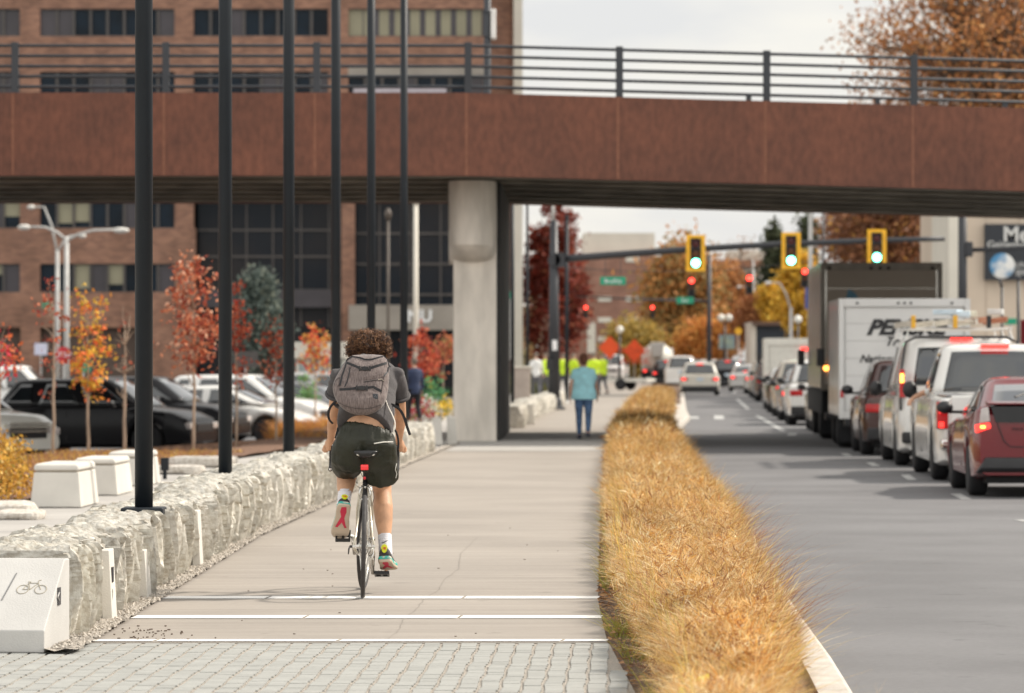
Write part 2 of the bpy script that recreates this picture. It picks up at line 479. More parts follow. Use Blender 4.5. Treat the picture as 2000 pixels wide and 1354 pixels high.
# ---- pavers, every stone modelled, on a grit bed
strip('paver_bed', [8, 12, 16, 21.32], lambda y: -7, lambda y: interp(PR, y) + .01, -.007, M_grit, thick=.2)
mb = MB()
for j in range(42):
    y0 = 21.28 - (j + 1) * .132
    if y0 < 15.6: break
    for i in range(58):
        xx = .60 - i * .1035
        y1 = y0 + rnd.uniform(.0, .004)
        jx = .004 * sin(j * 1.1 + i * .6) + rnd.uniform(-.002, .002)
        x0 = xx + (y0 - 21.3) * .03 + jx
        if x0 > interp(PR, y0 + .1) - .02: continue
        g = rnd.uniform(.355, .405); mb.cc = (g * .98, g * .985, g * .93)
        z = rnd.uniform(-.0015, .0010)
        w = .086 + rnd.uniform(-.003, .002); l = .1308
        mb.box((x0, y0 + l / 2, z - .03), (w, l, .06), rz=rnd.uniform(-.012, .012), taper=.985, rx=rnd.uniform(-.004, .004))
pv = mb.build('paving', M_paver); tag(pv, kind='structure')
# paver threshold under the bridge
mb = MB()
for k in range(30):
    y = 66 + k * .55
    g = .46 + .10 * (k % 2) + rnd.uniform(-.03, .03); mb.cc = (g, g * .95, g * .88)
    a, b = interp(PL, y) + .1, interp(PR, y) - .06
    mb.quad((a, y, .005), (b, y, .005), (b + .02, y + .5, .005), (a + .02, y + .5, .005))
tag(mb.build('threshold_paving', M_paver), kind='structure')
# white strips across the path
mb = MB()
for y, cuts in ((21.38, (-3.2, -2.0, -.98, .27, .53)), (23.28, (-2.33, -1.27, -.33, .545)), (25.2, (-2.31, -1.62, -.33, .57))):
    th = .15 if y < 22 else .27
    for a, b in zip(cuts[:-1], cuts[1:]):
        sk = .012
        mb.add([(a + sk, y, .004), (b - .006, y, .004), (b - .006 + .02, y + th, .004), (a + sk + .02, y + th, .004)], [(0, 1, 2, 3)])
tag(mb.build('path_strips', M_white), kind='structure')
# saw joints and cracks of the path: thin dark lines
mb = MB()
yy = 27.6
while yy < 66:
    a, b = interp(PL, yy), interp(PR, yy); mb.quad((a, yy, .0035), (b, yy, .0035), (b, yy + .012, .0035), (a, yy + .012, .0035)); yy += 4.7
px_ = -.66
pts = [(-.70, 21.6), (-.66, 22.2), (-.655, 23.2), (-.60, 24.2), (-.58, 25.1), (-.50, 26.2), (-.49, 27.3), (-.40, 28.8), (-.42, 31), (-.3, 34)]
for (x0, y0), (x1, y1) in zip(pts[:-1], pts[1:]):
    for q in range(4):
        t0, t1 = q / 4, (q + 1) / 4
        xa, ya = x0 + (x1 - x0) * t0 + .006 * sin(q * 9 + y0 * 7), y0 + (y1 - y0) * t0
        xb, yb_ = x0 + (x1 - x0) * t1 + .006 * sin((q + 1) % 4 * 9 + y0 * 7), y0 + (y1 - y0) * t1
        mb.quad((xa, ya, .0035), (xa + .0028, ya, .0035), (xb + .0028, yb_, .0035), (xb, yb_, .0035))
tag(mb.build('path_joints', mat('joint', (.24, .215, .19), .95)), kind='structure')
# small litter and specks of the path
mb = MB()
for k in range(22):
    y = rnd.uniform(21.6, 36); x = rnd.uniform(interp(PL, y) + .1, interp(PR, y) - .03)
    s_ = rnd.uniform(.004, .011); mb.box((x, y, .004), (s_ * 1.6, s_, .004), rnd.random() * 3)
for k in range(60):
    y = rnd.uniform(21.5, 22.6); x = -2.0 + rnd.gauss(0, .13) - (y - 21.5) * .2
    s_ = rnd.uniform(.003, .01); mb.box((x, y, .005), (s_ * 1.6, s_, .006), rnd.random() * 3)
tag(mb.build('leaf_litter', mat('litter', (.10, .07, .05), .9)), kind='stuff', label='specks of leaf litter on the path')
# road markings: dashes on the left edge of the queue lane, one long line, arrows far off
mb = MB(); zr = ROADZ + .004
def mark(px0, py0, px1, py1, w):
    d0, d1 = (EYE - ROADZ) * F / (py0 - HOR), (EYE - ROADZ) * F / (py1 - HOR)
    a, b = atx(px0, d0), atx(px1, d1)
    mb.quad((a - w / 2, d0, zr), (a + w / 2, d0, zr), (b + w / 2, d1, zr), (b - w / 2, d1, zr))
mark(1782, 938, 1768, 928, .13); mark(1712, 911, 1698, 904, .13); mark(1658, 891, 1648, 886, .14); mark(1888, 976, 1866, 965, .13)
mark(1530, 842, 1478, 812, .14); mark(1462, 800, 1440, 780, .14); mark(1405, 819, 1403, 812, .28); mark(1355, 818, 1354, 814, .3); mark(1545, 851, 1549, 847, .2)
mark(2030, 1022, 1990, 1016, .13)
mark(1436, 768, 1424, 756, .2); mark(1418, 750, 1410, 744, .22)
tag(mb.build('lane_markings', M_mark), kind='structure')
mb = MB()
for (x, d, w, l) in ((5.4, 24, .5, .12), (4.0, 26.2, .35, .05), (3.2, 60, 6, 1.2)):
    if l < 1: mb.quad((x, d, zr), (x + w, d + .1, zr), (x + w * .9, d + l, zr), (x + .1, d + l, zr))
tag(mb.build('road_patches', mat('patch', (.075, .075, .078), .9, var=.3, scale=9)), kind='structure')

# ------------------------------------------------------------------ grass and leaves as blades
def blades(name, X, Y, Z, H, Wd, colors, bend=.35, lean=.25, lean_dir=None, m=None, twist=True, tipc=None, seg=3):
    n = len(X)
    th = NR.uniform(0, 2 * pi, n) if lean_dir is None else lean_dir + NR.normal(0, 1.1, n)
    dx, dy = np.cos(th), np.sin(th)
    ln = np.minimum(np.abs(NR.normal(1, .6, n)), 2) * lean; bd = np.minimum(np.abs(NR.normal(1, .5, n)), 1.9) * bend
    wa = NR.uniform(-.9, .9, n)
    wx, wy = np.cos(wa), np.sin(wa)
    P = []; C = []
    for k in range(seg + 1):
        t = k / seg
        off = (ln * t + bd * t * t) * H
        zz = Z + H * t * (1 - .28 * bd * t)
        cx, cy = X + dx * off, Y + dy * off
        w = Wd * (1 - t) ** .7 * .5 if k < seg else Wd * 0.04
        P.append(np.stack([cx - wx * w, cy - wy * w, zz], 1)); P.append(np.stack([cx + wx * w, cy + wy * w, zz], 1))
        cc = colors * (0.86 + .2 * t) if tipc is None else colors * (1 - t * .7) + tipc * t * .7
        C.append(cc); C.append(cc)
    k2 = 2 * (seg + 1)
    V = np.stack(P, 1).reshape(-1, 3); Cc = np.stack(C, 1).reshape(-1, 3)
    base = (np.arange(n) * k2)[:, None]
    Fc = np.concatenate([base + np.array([[2 * k, 2 * k + 1, 2 * k + 3, 2 * k + 2]]) for k in range(seg)], 0)
    return V, Fc, Cc
def palette(n, cols, wts, jit=.12):
    cols = np.array(cols); idx = NR.choice(len(cols), n, p=np.array(wts) / sum(wts))
    c = cols[idx] * NR.uniform(1 - jit, 1 + jit, (n, 1)); return np.clip(c, 0, 1)
M_grass = leafmat('dry_grass', trans=.30)
GC = [(.58, .33, .11), (.70, .45, .17), (.80, .60, .30), (.40, .19, .06), (.38, .32, .08), (.24, .09, .05)]
GW = [34, 26, 13, 13, 7, 7]
GRT = [(12, .86), (13, .90), (15.3, 1.03), (17, 1.17), (19, 1.33), (20.5, 1.43), (24.2, 1.56), (30.5, 1.80), (36.8, 2.0), (50, 2.40), (66.5, 2.86), (85, 3.5), (95, 3.85), (100, 4.15), (108, 4.5), (121, 5.0), (160, 6.7), (230, 9.8)]
GLT = [(12, .62), (17, .74), (20, .72), (25, .70), (30, .80), (39.6, 1.0), (58, 1.46), (75, 1.94), (95, 2.65), (100, 2.85), (130, 4.1), (170, 5.8)]
def bed_sample(n, y0, y1, pw=1.0, inset=(0, 0)):
    Y = y0 + NR.random_sample(n) ** pw * (y1 - y0)
    a = interpv(GLT, Y) + inset[0] + .05 * (vnoise(Y * 2.2, 0, 4) - .5); b = interpv(GRT, Y) + inset[1] + .06 * (vnoise(Y * 1.7, 3, 8) - .5)
    # clumps rooted across the bed
    u = NR.random_sample(n)
    X = a + (b - a) * u
    return X, Y, u
parts = []
def addgrass(n, y0, y1, h, w, pw=1.0, gap=None, seg=3, inset=(0, 0)):
    X, Y, u = bed_sample(n, y0, y1, pw, inset)
    hh = h * (.62 + .62 * vnoise(X * 5.2, Y * 4.2, 5)) * NR.uniform(.55, 1.1, n)
    lift = NR.uniform(0, .22, n) * hh
    if gap: hh = hh * np.clip(np.abs(Y - gap[0]) / gap[1], .12, 1)
    # tufts: colour and height drift over 30-60 cm
    t = (.6 * vnoise(X * 6, Y * 4.5, 9) + .4 * vnoise(X * 2, Y * 1.2, 19))[:, None]
    c = palette(n, GC, GW, .3) * (.40 + .95 * t)
    hh *= .55 + .45 * np.clip(np.minimum(u, 1 - u) / .16, 0, 1)
    ed_ = np.clip(u / .22, .15, 1)
    V, Fc, C = blades('g', X, Y, np.zeros(n) + lift, hh, w * NR.uniform(.6, 1.3, n), c, bend=.42 * ed_, lean=.20 * ed_, seg=seg)
    # outward lean over the kerb side
    parts.append((V, Fc, C))
addgrass(95000, 12.5, 30, .35, .0042, 1.0)
addgrass(70000, 30, 52, .38, .0075)
addgrass(42000, 50, 93, .40, .014, gap=(94, 3.0))
addgrass(30000, 93, 165, .44, .026, gap=(94, 6))
# short seed sprigs that give the mass its haze
n = 85000
X, Y, u = bed_sample(n, 12.8, 48, 1.15)
Zs = (.16 + .10 * np.clip(np.minimum(u, 1 - u) / .16, 0, 1)) * (.62 + .62 * vnoise(X * 5.2, Y * 4.2, 5)) * NR.uniform(.7, 1.25, n)
V, Fc, C = blades('s', X + NR.normal(0, .03, n), Y, Zs, NR.uniform(.04, .11, n), NR.uniform(.003, .006, n), palette(n, [(.84, .62, .34), (.72, .46, .18), (.92, .78, .52), (.50, .22, .1)], [4, 3, 4, 1.5], .2), bend=.9, lean=1.0)
parts.append((V, Fc, C))
# red brown culms arching over the kerb towards the road
n = 1900
Y = 18.5 + NR.random_sample(n) ** 1.2 * 16; X = interpv(GRT, Y) - NR.uniform(-.03, .50, n)
V, Fc, C = blades('r', X, Y, np.zeros(n) + .05, NR.uniform(.26, .50, n), NR.uniform(.0025, .0045, n), palette(n, [(.20, .07, .05), (.38, .15, .07), (.60, .34, .12)], [5, 3, 2]), bend=.55, lean=.35, lean_dir=NR.normal(0.0, .7, n), seg=5)
parts.append((V, Fc, C))
# low green tufts at the path side
n = 2600
Y = 17 + NR.random_sample(n) * 30; cl = vnoise(Y * 1.6, 0, 2); X = interpv(PR, Y) + .03 + NR.uniform(0, .14, n)
k_ = cl > .52
V, Fc, C = blades('gr', X[k_], Y[k_], np.zeros(k_.sum()), NR.uniform(.06, .20, k_.sum()), NR.uniform(.004, .007, k_.sum()), palette(k_.sum(), [(.30, .30, .06), (.45, .36, .08)], [2, 1]), bend=.6, lean=.4)
parts.append((V, Fc, C))
def merge_parts(name, parts, m, label=None, kind='stuff', parent=None):
    off = 0; VV = []; FF = []; CC = []
    for V, Fc, C in parts:
        VV.append(V); FF.append(Fc + off); CC.append(C); off += len(V)
    o = link(name, rawmesh(name, np.concatenate(VV), np.concatenate(FF), False, np.concatenate(CC)), m, parent)
    return tag(o, label=label, kind=kind) if kind else o
# short flowering bits lying every way over the top of the mass
def bits(n, y0, y1, wlo, whi, llo, lhi, pw=1.1):
    X, Y, u = bed_sample(n, y0, y1, pw); X = X + NR.normal(0, .035, n)
    top = .30 * (.62 + .62 * vnoise(X * 5.2, Y * 4.2, 5)) * (.55 + .45 * np.clip(np.minimum(u, 1 - u) / .16, 0, 1))
    Z = top * NR.uniform(.45, 1.18, n)
    D = NR.normal(0, 1, (n, 3)); D[:, 2] = D[:, 2] * .75 + .25; D /= np.linalg.norm(D, axis=1)[:, None]
    S = np.cross(D, NR.normal(0, 1, (n, 3))); S /= np.linalg.norm(S, axis=1)[:, None]
    Bn = np.cross(D, S); L_ = NR.uniform(llo, lhi, (n, 1)); w = NR.uniform(wlo, whi, (n, 1)) * .5
    P0 = np.stack([X, Y, Z], 1); P1 = P0 + D * L_ * .5 + Bn * L_ * .12; P2 = P0 + D * L_
    V = np.stack([P0 - S * w * .5, P0 + S * w * .5, P1 - S * w, P1 + S * w, P2 - S * w * .15, P2 + S * w * .15], 1).reshape(-1, 3)
    b = (np.arange(n) * 6)[:, None]; Fc = np.concatenate([b + np.array([[0, 1, 3, 2]]), b + np.array([[2, 3, 5, 4]])], 0)
    t = (.6 * vnoise(X * 6, Y * 4.5, 9) + .4 * vnoise(X * 2, Y * 1.2, 19))[:, None]
    C = palette(n, [(.86, .60, .27), (.70, .42, .13), (.97, .80, .50), (.36, .15, .05), (.60, .29, .07), (.24, .09, .05)], [4, 4, 2.5, 3, 4, 1.5], .15) * (.48 + .85 * t)
    parts.append((V, Fc, np.repeat(np.clip(C, 0, 1), 6, 0)))
bits(70000, 12.6, 21, .0028, .0055, .03, .09)
bits(130000, 15, 32, .0035, .0070, .03, .10)
# long arching blades of gold, olive and wine red through the mass
n = 9000
X, Y, u = bed_sample(n, 13.5, 40, 1.05)
V, Fc, C = blades('l', X, Y, .12 * NR.random_sample(n), NR.uniform(.22, .40, n) * (.7 + .4 * vnoise(X * 5.2, Y * 4.2, 5)), NR.uniform(.004, .0085, n), palette(n, [(.86, .58, .14), (.50, .44, .09), (.34, .12, .08), (.90, .74, .40)], [4, 2.5, 2.5, 2], .2), bend=.65 * np.clip(u / .3, .1, 1), lean=.32 * np.clip(u / .3, .1, 1), seg=5)
parts.append((V, Fc, C))
n = 3600
Y = 15 + NR.random_sample(n) * 25; X = interpv(GLT, Y) - NR.uniform(-.10, .03, n)
V, Fc, C = blades('e', X, Y, np.zeros(n), NR.uniform(.10, .26, n), NR.uniform(.004, .007, n), palette(n, [(.46, .38, .08), (.66, .46, .12), (.30, .30, .06)], [3, 3, 2], .2), bend=.22, lean=.10, seg=4)
parts.append((V, Fc, C))
bits(60000, 32, 60, .006, .012, .05, .13)
bits(26000, 60, 165, .014, .03, .10, .24)
merge_parts('ornamental_grass', parts, M_grass, 'dry golden ornamental grass filling the long bed between path and road')
# a few big wispy seed heads at the lower right and thin flyaway stalks
n = 300
Y = NR.uniform(12.5, 14.5, n); X = NR.uniform(1.0, 1.5, n)
V, Fc, C = blades('w', X, Y, np.zeros(n), NR.uniform(.26, .42, n), np.full(n, .003), palette(n, [(.85, .68, .42), (.7, .5, .25)], [1, 1]), bend=.5, lean=.25, seg=4)
merge_parts('grass_stalks', [(V, Fc, C)], M_grass, 'loose pale grass stalks in the near corner of the bed')
# dead leaves on the soil by the path
mb = MB()
for k in range(1500):
    y = 17 + rnd.random() * 22; x = interp(PR, y) + rnd.random() ** 1.2 * .26
    t = rnd.random(); mb.cc = (.30 + .2 * t, .16 + .12 * t, .08 + .05 * t)
    mb.M = Matrix.Translation((x, y, .012 + rnd.random() * .02)) @ Matrix.Rotation(rnd.random() * 6, 4, 'Z') @ Matrix.Rotation(rnd.uniform(-.7, .7), 4, 'X')
    s_ = rnd.uniform(.008, .028); mb.add([(-s_, 0, 0), (0, -s_ * .5, .004), (s_, 0, 0), (0, s_ * .5, .004)], [(0, 1, 2, 3)])
mb.M = None
tag(mb.build('dead_leaves', leafmat('dead_leaf', trans=.1)), kind='stuff', label='brown dead leaves on the soil beside the path')

# ------------------------------------------------------------------ the rough stone wall
M_stone = None
def stone_mat():
    m, nt, b, out = _mk('limestone'); N, L = nt.nodes, nt.links
    a = N.new('ShaderNodeAttribute'); a.attribute_name = 'Col'
    tcn = N.new('ShaderNodeTexCoord')
    q = N.new('ShaderNodeTexNoise'); q.inputs['Scale'].default_value = 26; q.inputs['Detail'].default_value = 8
    L.new(tcn.outputs['Object'], q.inputs['Vector'])
    r_ = N.new('ShaderNodeValToRGB'); r_.color_ramp.elements[0].position = .34; r_.color_ramp.elements[1].position = .6
    r_.color_ramp.elements[0].color = (.60, .54, .47, 1); r_.color_ramp.elements[1].color = (1, .98, .95, 1)
    L.new(q.outputs['Fac'], r_.inputs[0])
    x = N.new('ShaderNodeMixRGB'); x.blend_type = 'MULTIPLY'; x.inputs[0].default_value = .8
    L.new(a.outputs['Color'], x.inputs[1]); L.new(r_.outputs[0], x.inputs[2]); L.new(x.outputs[0], b.inputs['Base Color'])
    b.inputs['Roughness'].default_value = .95; b.inputs['Specular IOR Level'].default_value = .2
    bp = N.new('ShaderNodeBump'); bp.inputs['Strength'].default_value = .6; bp.inputs['Distance'].default_value = .010
    q2 = N.new('ShaderNodeTexNoise'); q2.inputs['Scale'].default_value = 55; q2.inputs['Detail'].default_value = 6
    L.new(tcn.outputs['Object'], q2.inputs['Vector']); L.new(q2.outputs['Fac'], bp.inputs['Height']); L.new(bp.outputs[0], b.inputs['Normal'])
    return m
M_stone = stone_mat()
def wall_block(y0, y1, width, height, parent, seed, step=.014):
    """rough quarry block: straight vertical splits on its sides, pitted hummocky top"""
    L_ = y1 - y0; ns = max(10, int(L_ / step)); nf = max(12, int(height / step)); ntp = max(12, int(width / (step * 1.3)))
    s = np.linspace(0, 1, ns)
    tf = np.linspace(0, 1, nf); tt = np.linspace(0, 1, ntp)
    prof = [('f', t) for t in tf] + [('t', t) for t in tt[1:-1]] + [('b', t) for t in tf[::-1][::2]]
    np_ = len(prof); V = np.zeros((ns, np_, 3)); C = np.zeros((ns, np_, 3))
    Y = y0 + s * L_
    xf_ = interpv(WF, Y)
    edge = np.minimum(1, np.minimum(s, 1 - s) * L_ / .05)           # block corners drawn in
    hh = height * (1 + .07 * fbm(Y * 1.1, seed, 0, seed, 2)) + .03 * fbm(Y * 5, seed, 3, seed, 3)
    # vertical flakes: a quantised noise along the wall whose splits wander with height
    def flakes(Yv, z, sd):
        zz = z + 0 * Yv
        def saw(freq, amp, jit, sdd):
            w = Yv * freq + 1.1 * fbm(Yv * freq * .35, z * .8, sdd, sdd, 2) + jit * fbm(Yv * 2, zz * 3.0, sdd, sdd + 1, 2) + .5 * (z - .25) * np.sin(Yv * 2 + sdd)
            wi = np.floor(w); fr = w - wi
            r_ = vnoise(wi * 9.7 + .5, zz * 2.0, sdd + 21, sdd)
            a_ = amp * (.25 + 1.15 * r_)
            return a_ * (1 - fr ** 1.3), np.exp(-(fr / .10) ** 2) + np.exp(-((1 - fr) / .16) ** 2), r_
        o1, g1, r1 = saw(4.8, .082, .36, sd)
        o2, g2, r2 = saw(10.0, .034, .5, sd + 31)
        low = .05 * (vnoise(Yv * 1.7, z * 1.0, sd + 9, sd) - .5)
        pit = .05 * np.clip((vnoise(Yv * 5, zz * 3.2, sd + 3, sd + 3) - .70) / .10, 0, 1)
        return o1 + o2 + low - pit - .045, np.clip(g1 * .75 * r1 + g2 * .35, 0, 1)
    for j, (kind, t) in enumerate(prof):
        if kind == 'f' or kind == 'b':
            z = t * hh
            rounding = .03 * np.clip((t - .90) / .10, 0, 1) ** 2
            fl, gr = flakes(Y, z, seed + (0 if kind == 'f' else 50))
            bulge = .03 * sin(t * pi)
            dx = fl + bulge - rounding - (1 - edge) * .08 + .006 * (vnoise(Y * 45, z * 6, seed) - .5)
            if kind == 'f': V[:, j, 0] = xf_ + dx - .02
            else: V[:, j, 0] = xf_ - width - dx
            V[:, j, 2] = z
            sh = .66 + .12 * vnoise(Y * 12, z * 2, seed + 2) - .34 * gr  # splits darkened in the stone colour, standing in for shade in the cracks
        else:
            x = xf_ - t * width
            top = hh + .075 * fbm(x * 5, Y * 5, seed, seed + 1, 4) * (1 - .85 * np.exp(-((Y - 27.1) / .4) ** 2)) - .065 * np.exp(-((Y - 27.1) / .35) ** 2) - .03 + .025 * np.sin(t * pi) - .03 * (1 - edge)
            top = top + .018 * np.abs(fbm(x * 16, Y * 16, 0, seed + 4, 3)) - .045 * np.clip(vnoise(x * 7, Y * 7, 8, seed) - .72, 0, 1) * 3
            V[:, j, 0] = x; V[:, j, 2] = top
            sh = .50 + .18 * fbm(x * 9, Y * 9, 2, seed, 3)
        V[:, j, 1] = Y + (0 if kind == 't' else .015 * fbm(Y * 6, V[:, j, 2] * 3, 4, seed, 1))
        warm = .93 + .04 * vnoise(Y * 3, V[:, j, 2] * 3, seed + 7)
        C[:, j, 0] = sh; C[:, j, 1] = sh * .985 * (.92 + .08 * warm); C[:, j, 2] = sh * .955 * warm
    idx = np.arange(ns * np_).reshape(ns, np_)
    A = idx[:-1, :-1].ravel(); B = idx[1:, :-1].ravel(); Cx = idx[1:, 1:].ravel(); D = idx[:-1, 1:].ravel()
    Fc = [tuple(q) for q in np.stack([A, B, Cx, D], 1)]
    # end caps as strips between matching front and back points, roughly closed
    for e in (0, ns - 1):
        ring = [int(idx[e, j]) for j in range(np_)]
        Fc.append(tuple(ring if e else ring[::-1]))
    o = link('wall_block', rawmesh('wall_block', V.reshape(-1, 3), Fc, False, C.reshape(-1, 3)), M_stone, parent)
    return o
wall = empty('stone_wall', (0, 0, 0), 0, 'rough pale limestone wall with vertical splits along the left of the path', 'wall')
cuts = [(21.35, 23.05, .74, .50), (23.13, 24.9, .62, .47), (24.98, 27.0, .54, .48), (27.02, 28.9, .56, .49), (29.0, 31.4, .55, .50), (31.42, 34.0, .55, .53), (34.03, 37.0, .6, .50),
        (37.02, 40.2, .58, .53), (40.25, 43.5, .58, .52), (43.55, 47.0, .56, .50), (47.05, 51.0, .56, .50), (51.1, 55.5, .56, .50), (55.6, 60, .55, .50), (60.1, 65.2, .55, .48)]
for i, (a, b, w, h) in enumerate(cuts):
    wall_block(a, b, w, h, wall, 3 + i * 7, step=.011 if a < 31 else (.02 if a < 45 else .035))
# second stretch of wall beyond the bridge
WF2 = [(86, .15), (100, .55), (121, 1.35), (150, 2.5)]
_WF = WF
WF = WF2
wall2 = empty('stone_wall', (0, 0, 0), 0, 'short rough limestone wall beyond the bridge, behind the turquoise shirt', 'wall')
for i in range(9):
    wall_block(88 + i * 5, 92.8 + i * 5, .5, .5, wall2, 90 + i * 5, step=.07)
WF = _WF

# white concrete fins standing in the wall face
M_conc = mat('smooth_concrete', (.50, .49, .47), .75, var=.05, scale=4, bump=.15, bscale=90)
M_conc_w = mat('cream_concrete', (.62, .595, .545), .8, var=.06, scale=3, bump=.2, bscale=90)
M_dark = mat('dark_plastic', (.03, .03, .035), .5)
fin0 = None
for i, (y, lab, pl) in enumerate(((22.98, 'white concrete fin with a small dark plate in the wall, nearest the bicycle marker block', 1),
                                  (25.1, 'narrow white fin low in the wall, just before the foot of the nearest pole', 0),
                                  (28.95, 'tall white concrete fin in the wall just past the nearest black pole', 0))):
    x = interp(WF, y); mb = MB()
    h = .435 if i != 1 else .33
    mb.prism([(x + .0, 0), (x + .062, 0), (x + .040, h), (x - .02, h)], y - .10, y + .17)
    o = mb.build('concrete_fin', M_conc_w, bevel=.006); tag(o, lab, 'concrete fin', 'white concrete fins in the stone wall')
    if pl:
        q = MB(); q.bx(x + .040, x + .056, y - .035, y + .035, .24, .33); q.build('plate', M_dark, o)

# the marker block with the bicycle symbol
mk = empty('marker_block', (-2.90, 20.62, 0), R(-5.5), 'smooth white concrete block with sloping front and engraved bicycle at the wall end', 'marker block')
mb = MB(); W2 = .52
mb.prism([(-.02, 0), (-.02, .12), (.50, .475), (.62, .475), (.62, 0)], -1.2, .40, plane='YZ')
body = mb.build('block', M_conc, mk, bevel=.008)
sl = math.atan2(.355, .52); un = Vector((0, -sin(sl), cos(sl)))
def onslope(u, v):   # u along x from block centre, v up the slope
    p = Vector((u, -.02 + v * cos(sl), .12 + v * sin(sl))); return p + un * .0015
mb = MB()
mb.tube([onslope(.118, .26), onslope(.155, .50)], .0035, 6)
mb.build('engraved_line', mat('engraving', (.16, .16, .16), .8), mk)
mb = MB()
SX = lambda a: .265 + (a - .205) * .62
SY = lambda b: .385 + (b - .33) * .70
def circ(cx, cv, r):
    mb.tube([onslope(SX(cx + r * cos(a)), SY(cv + r * 1.05 * sin(a))) for a in np.linspace(0, 2 * pi, 22)[:-1]], .0022, 5, closed=True)
circ(.125, .29, .052); circ(.285, .29, .052)
def ln(*p): mb.tube([onslope(SX(q[0]), SY(q[1])) for q in p], .0022, 5)
ln((.125, .29), (.165, .37), (.25, .37), (.285, .29)); ln((.125, .29), (.19, .29), (.165, .37)); ln((.19, .29), (.25, .37)); ln((.25, .37), (.245, .40), (.268, .41)); ln((.155, .385), (.18, .385)); ln((.165, .37), (.166, .385))
mb.build('bicycle_symbol', mat('engraving_gold', (.42, .38, .30), .8), mk)
mb = MB(); mb.bx(.40, .406, .30, .37, .235, .33); mb.build('plate', M_dark, mk)
mb = MB(); mb.tube([(.408, .315, .26), (.408, .285, .285), (.408, .315, .305)], .004, 4); mb.build('arrow', M_conc, mk)

# ------------------------------------------------------------------ black poles
M_pole = mat('black_powder_coat', (.011, .015, .020), .46, var=.1, scale=3, spec=.30)
PT = [(281, 27.2, .47, 'nearest and thickest black pole, square foot plate on the stone wall'),
      (440, 36.0, .47, 'second black pole from the left, rising from the stone wall'),
      (564, 42.6, .45, 'third black pole from the left, left of the cyclist'),
      (656, 49.6, .42, 'black pole whose lower half stands behind the left shoulder of the cyclist'),
      (725, 57.0, .40, 'black pole rising straight behind the curly hair of the cyclist'),
      (789, 64.0, .33, 'farthest of the six black poles, right of the cyclist')]
for i, (px, d, z0, lab) in enumerate(PT):
    p = empty('light_pole', (atx(px, d), d, z0), 0, lab, 'pole', 'tall black poles along the stone wall')
    mb = MB(); r = .0635
    mb.cyl((0, 0, -.25), (0, 0, 9.0), r * 1.02, r * .93, 28); mb.build('shaft', M_pole, p, smooth=True)
    mb = MB()
    if i == 0: mb.box((0, -.01, .03), (.30, .30, .055))
    else: mb.lathe([(.0, 0.0), (.13, 0.0), (.13, .018), (.08, .028), (0, .028)])
    mb.build('base_plate', M_pole, p, bevel=.012)
    mb = MB()
    mb.tube([(0, 0, 8.9), (.4, 0, 9.2), (1.2, 0, 9.3)], .04, 8); mb.build('arm', M_pole, p)
    mb = MB(); mb.box((1.45, 0, 9.28), (.6, .28, .08)); mb.build('lamp_head', M_pole, p, bevel=.02)

# ------------------------------------------------------------------ concrete seats at the left
for i, (px0, px1, px2, yt, yb_, d, lab) in enumerate(((66, 150, 178, 907, 992, 40.9, 'white tapered concrete seat block, nearest of the three by the golden shrubs'),
                                                  (146, 222, 245, 894, 966, 44.6, 'white tapered concrete seat block, middle one of the three'),
                                                  (212, 280, 305, 884, 950, 47.9, 'white tapered concrete seat block, half behind the nearest black pole'))):
    x0, x2 = atx(px0, d), atx(px2, d); w = (px1 - px0) / F * d; dp = 1.25
    o = empty('seat_block', (x0, d, 0), 0, lab, 'seat block', 'white concrete seat blocks')
    h = (yb_ - yt) / F * d
    mb = MB()
    def ring(z, ins): return [Vector((ins, ins, z)), Vector((w + .02 - ins, ins, z)), Vector((w + .02 - ins, dp - ins, z)), Vector((ins, dp - ins, z))]
    mb.loft([ring(0, -.035), ring(h * .80, .0)]); mb.build('base', M_conc_w, o, bevel=.01)
    mb = MB(); mb.loft([ring(h * .805, .022), ring(h * .84, .022)]); mb.build('groove', mat('groove', (.45, .40, .33), .9), o)
    mb = MB(); mb.loft([ring(h * .845, -.003), ring(h * .96, .002), ring(h, .03)]); mb.build('seat_top', M_conc_w, o, bevel=.015)
    o.rotation_euler = (0, 0, R(-2))
# pale ledge stones edging the plaza beyond, each a stone of its own
k = 0
labs = ['flat pale stone at the left frame edge by the golden shrubs', 'broken pale stone left of the nearest seat block', 'long flat pale stone behind the second black pole', 'flat pale stone slab left of the third black pole',
        'pale ledge stone right of the black bollard light', 'pale flat stone before the mulch, between the second and third poles']
for (px, py, w, h_, lab) in ((-15, 1006, .9, .16, labs[0]), (40, 1012, .5, .1, labs[1]), (395, 912, 1.0, .18, labs[2]), (352, 925, .7, .14, labs[4])):
    d = EYE * F / (py - HOR); x = atx(px, d)
    nu, nv = 16, 10; V = []; Fc = []
    for j in range(nv + 1):
        ph = -pi / 2 + pi * j / nv
        for i in range(nu):
            a = 2 * pi * i / nu
            se = lambda c, e: math.copysign(abs(c) ** e, c)
            P_ = Vector((se(cos(ph), .4) * se(cos(a), .5) * w / 2, se(cos(ph), .4) * se(sin(a), .5) * .3, (se(sin(ph), .5) * .5 + .5) * h_))
            P_ += Vector((1, 1, .4)) * (.05 * float(fbm(P_.x * 4 + px, P_.y * 4, P_.z * 6, 3, 2)))
            V.append((P_.x, P_.y, P_.z))
    for j in range(nv):
        for i in range(nu): Fc.append((j * nu + i, j * nu + (i + 1) % nu, (j + 1) * nu + (i + 1) % nu, (j + 1) * nu + i))
    o = link('ledge_stone', rawmesh('ledge_stone', V, Fc, False, np.full((len(V), 3), .62) * np.array([1, .96, .9])), M_stone); o.location = (x, d, -.02)
    tag(o, lab, 'stone', 'pale ledge stones edging the mulch')
d = 50.5
bl = empty('path_light', (atx(322, d), d, 0), 0, 'small black box light on a stub post between first two poles', 'path light')
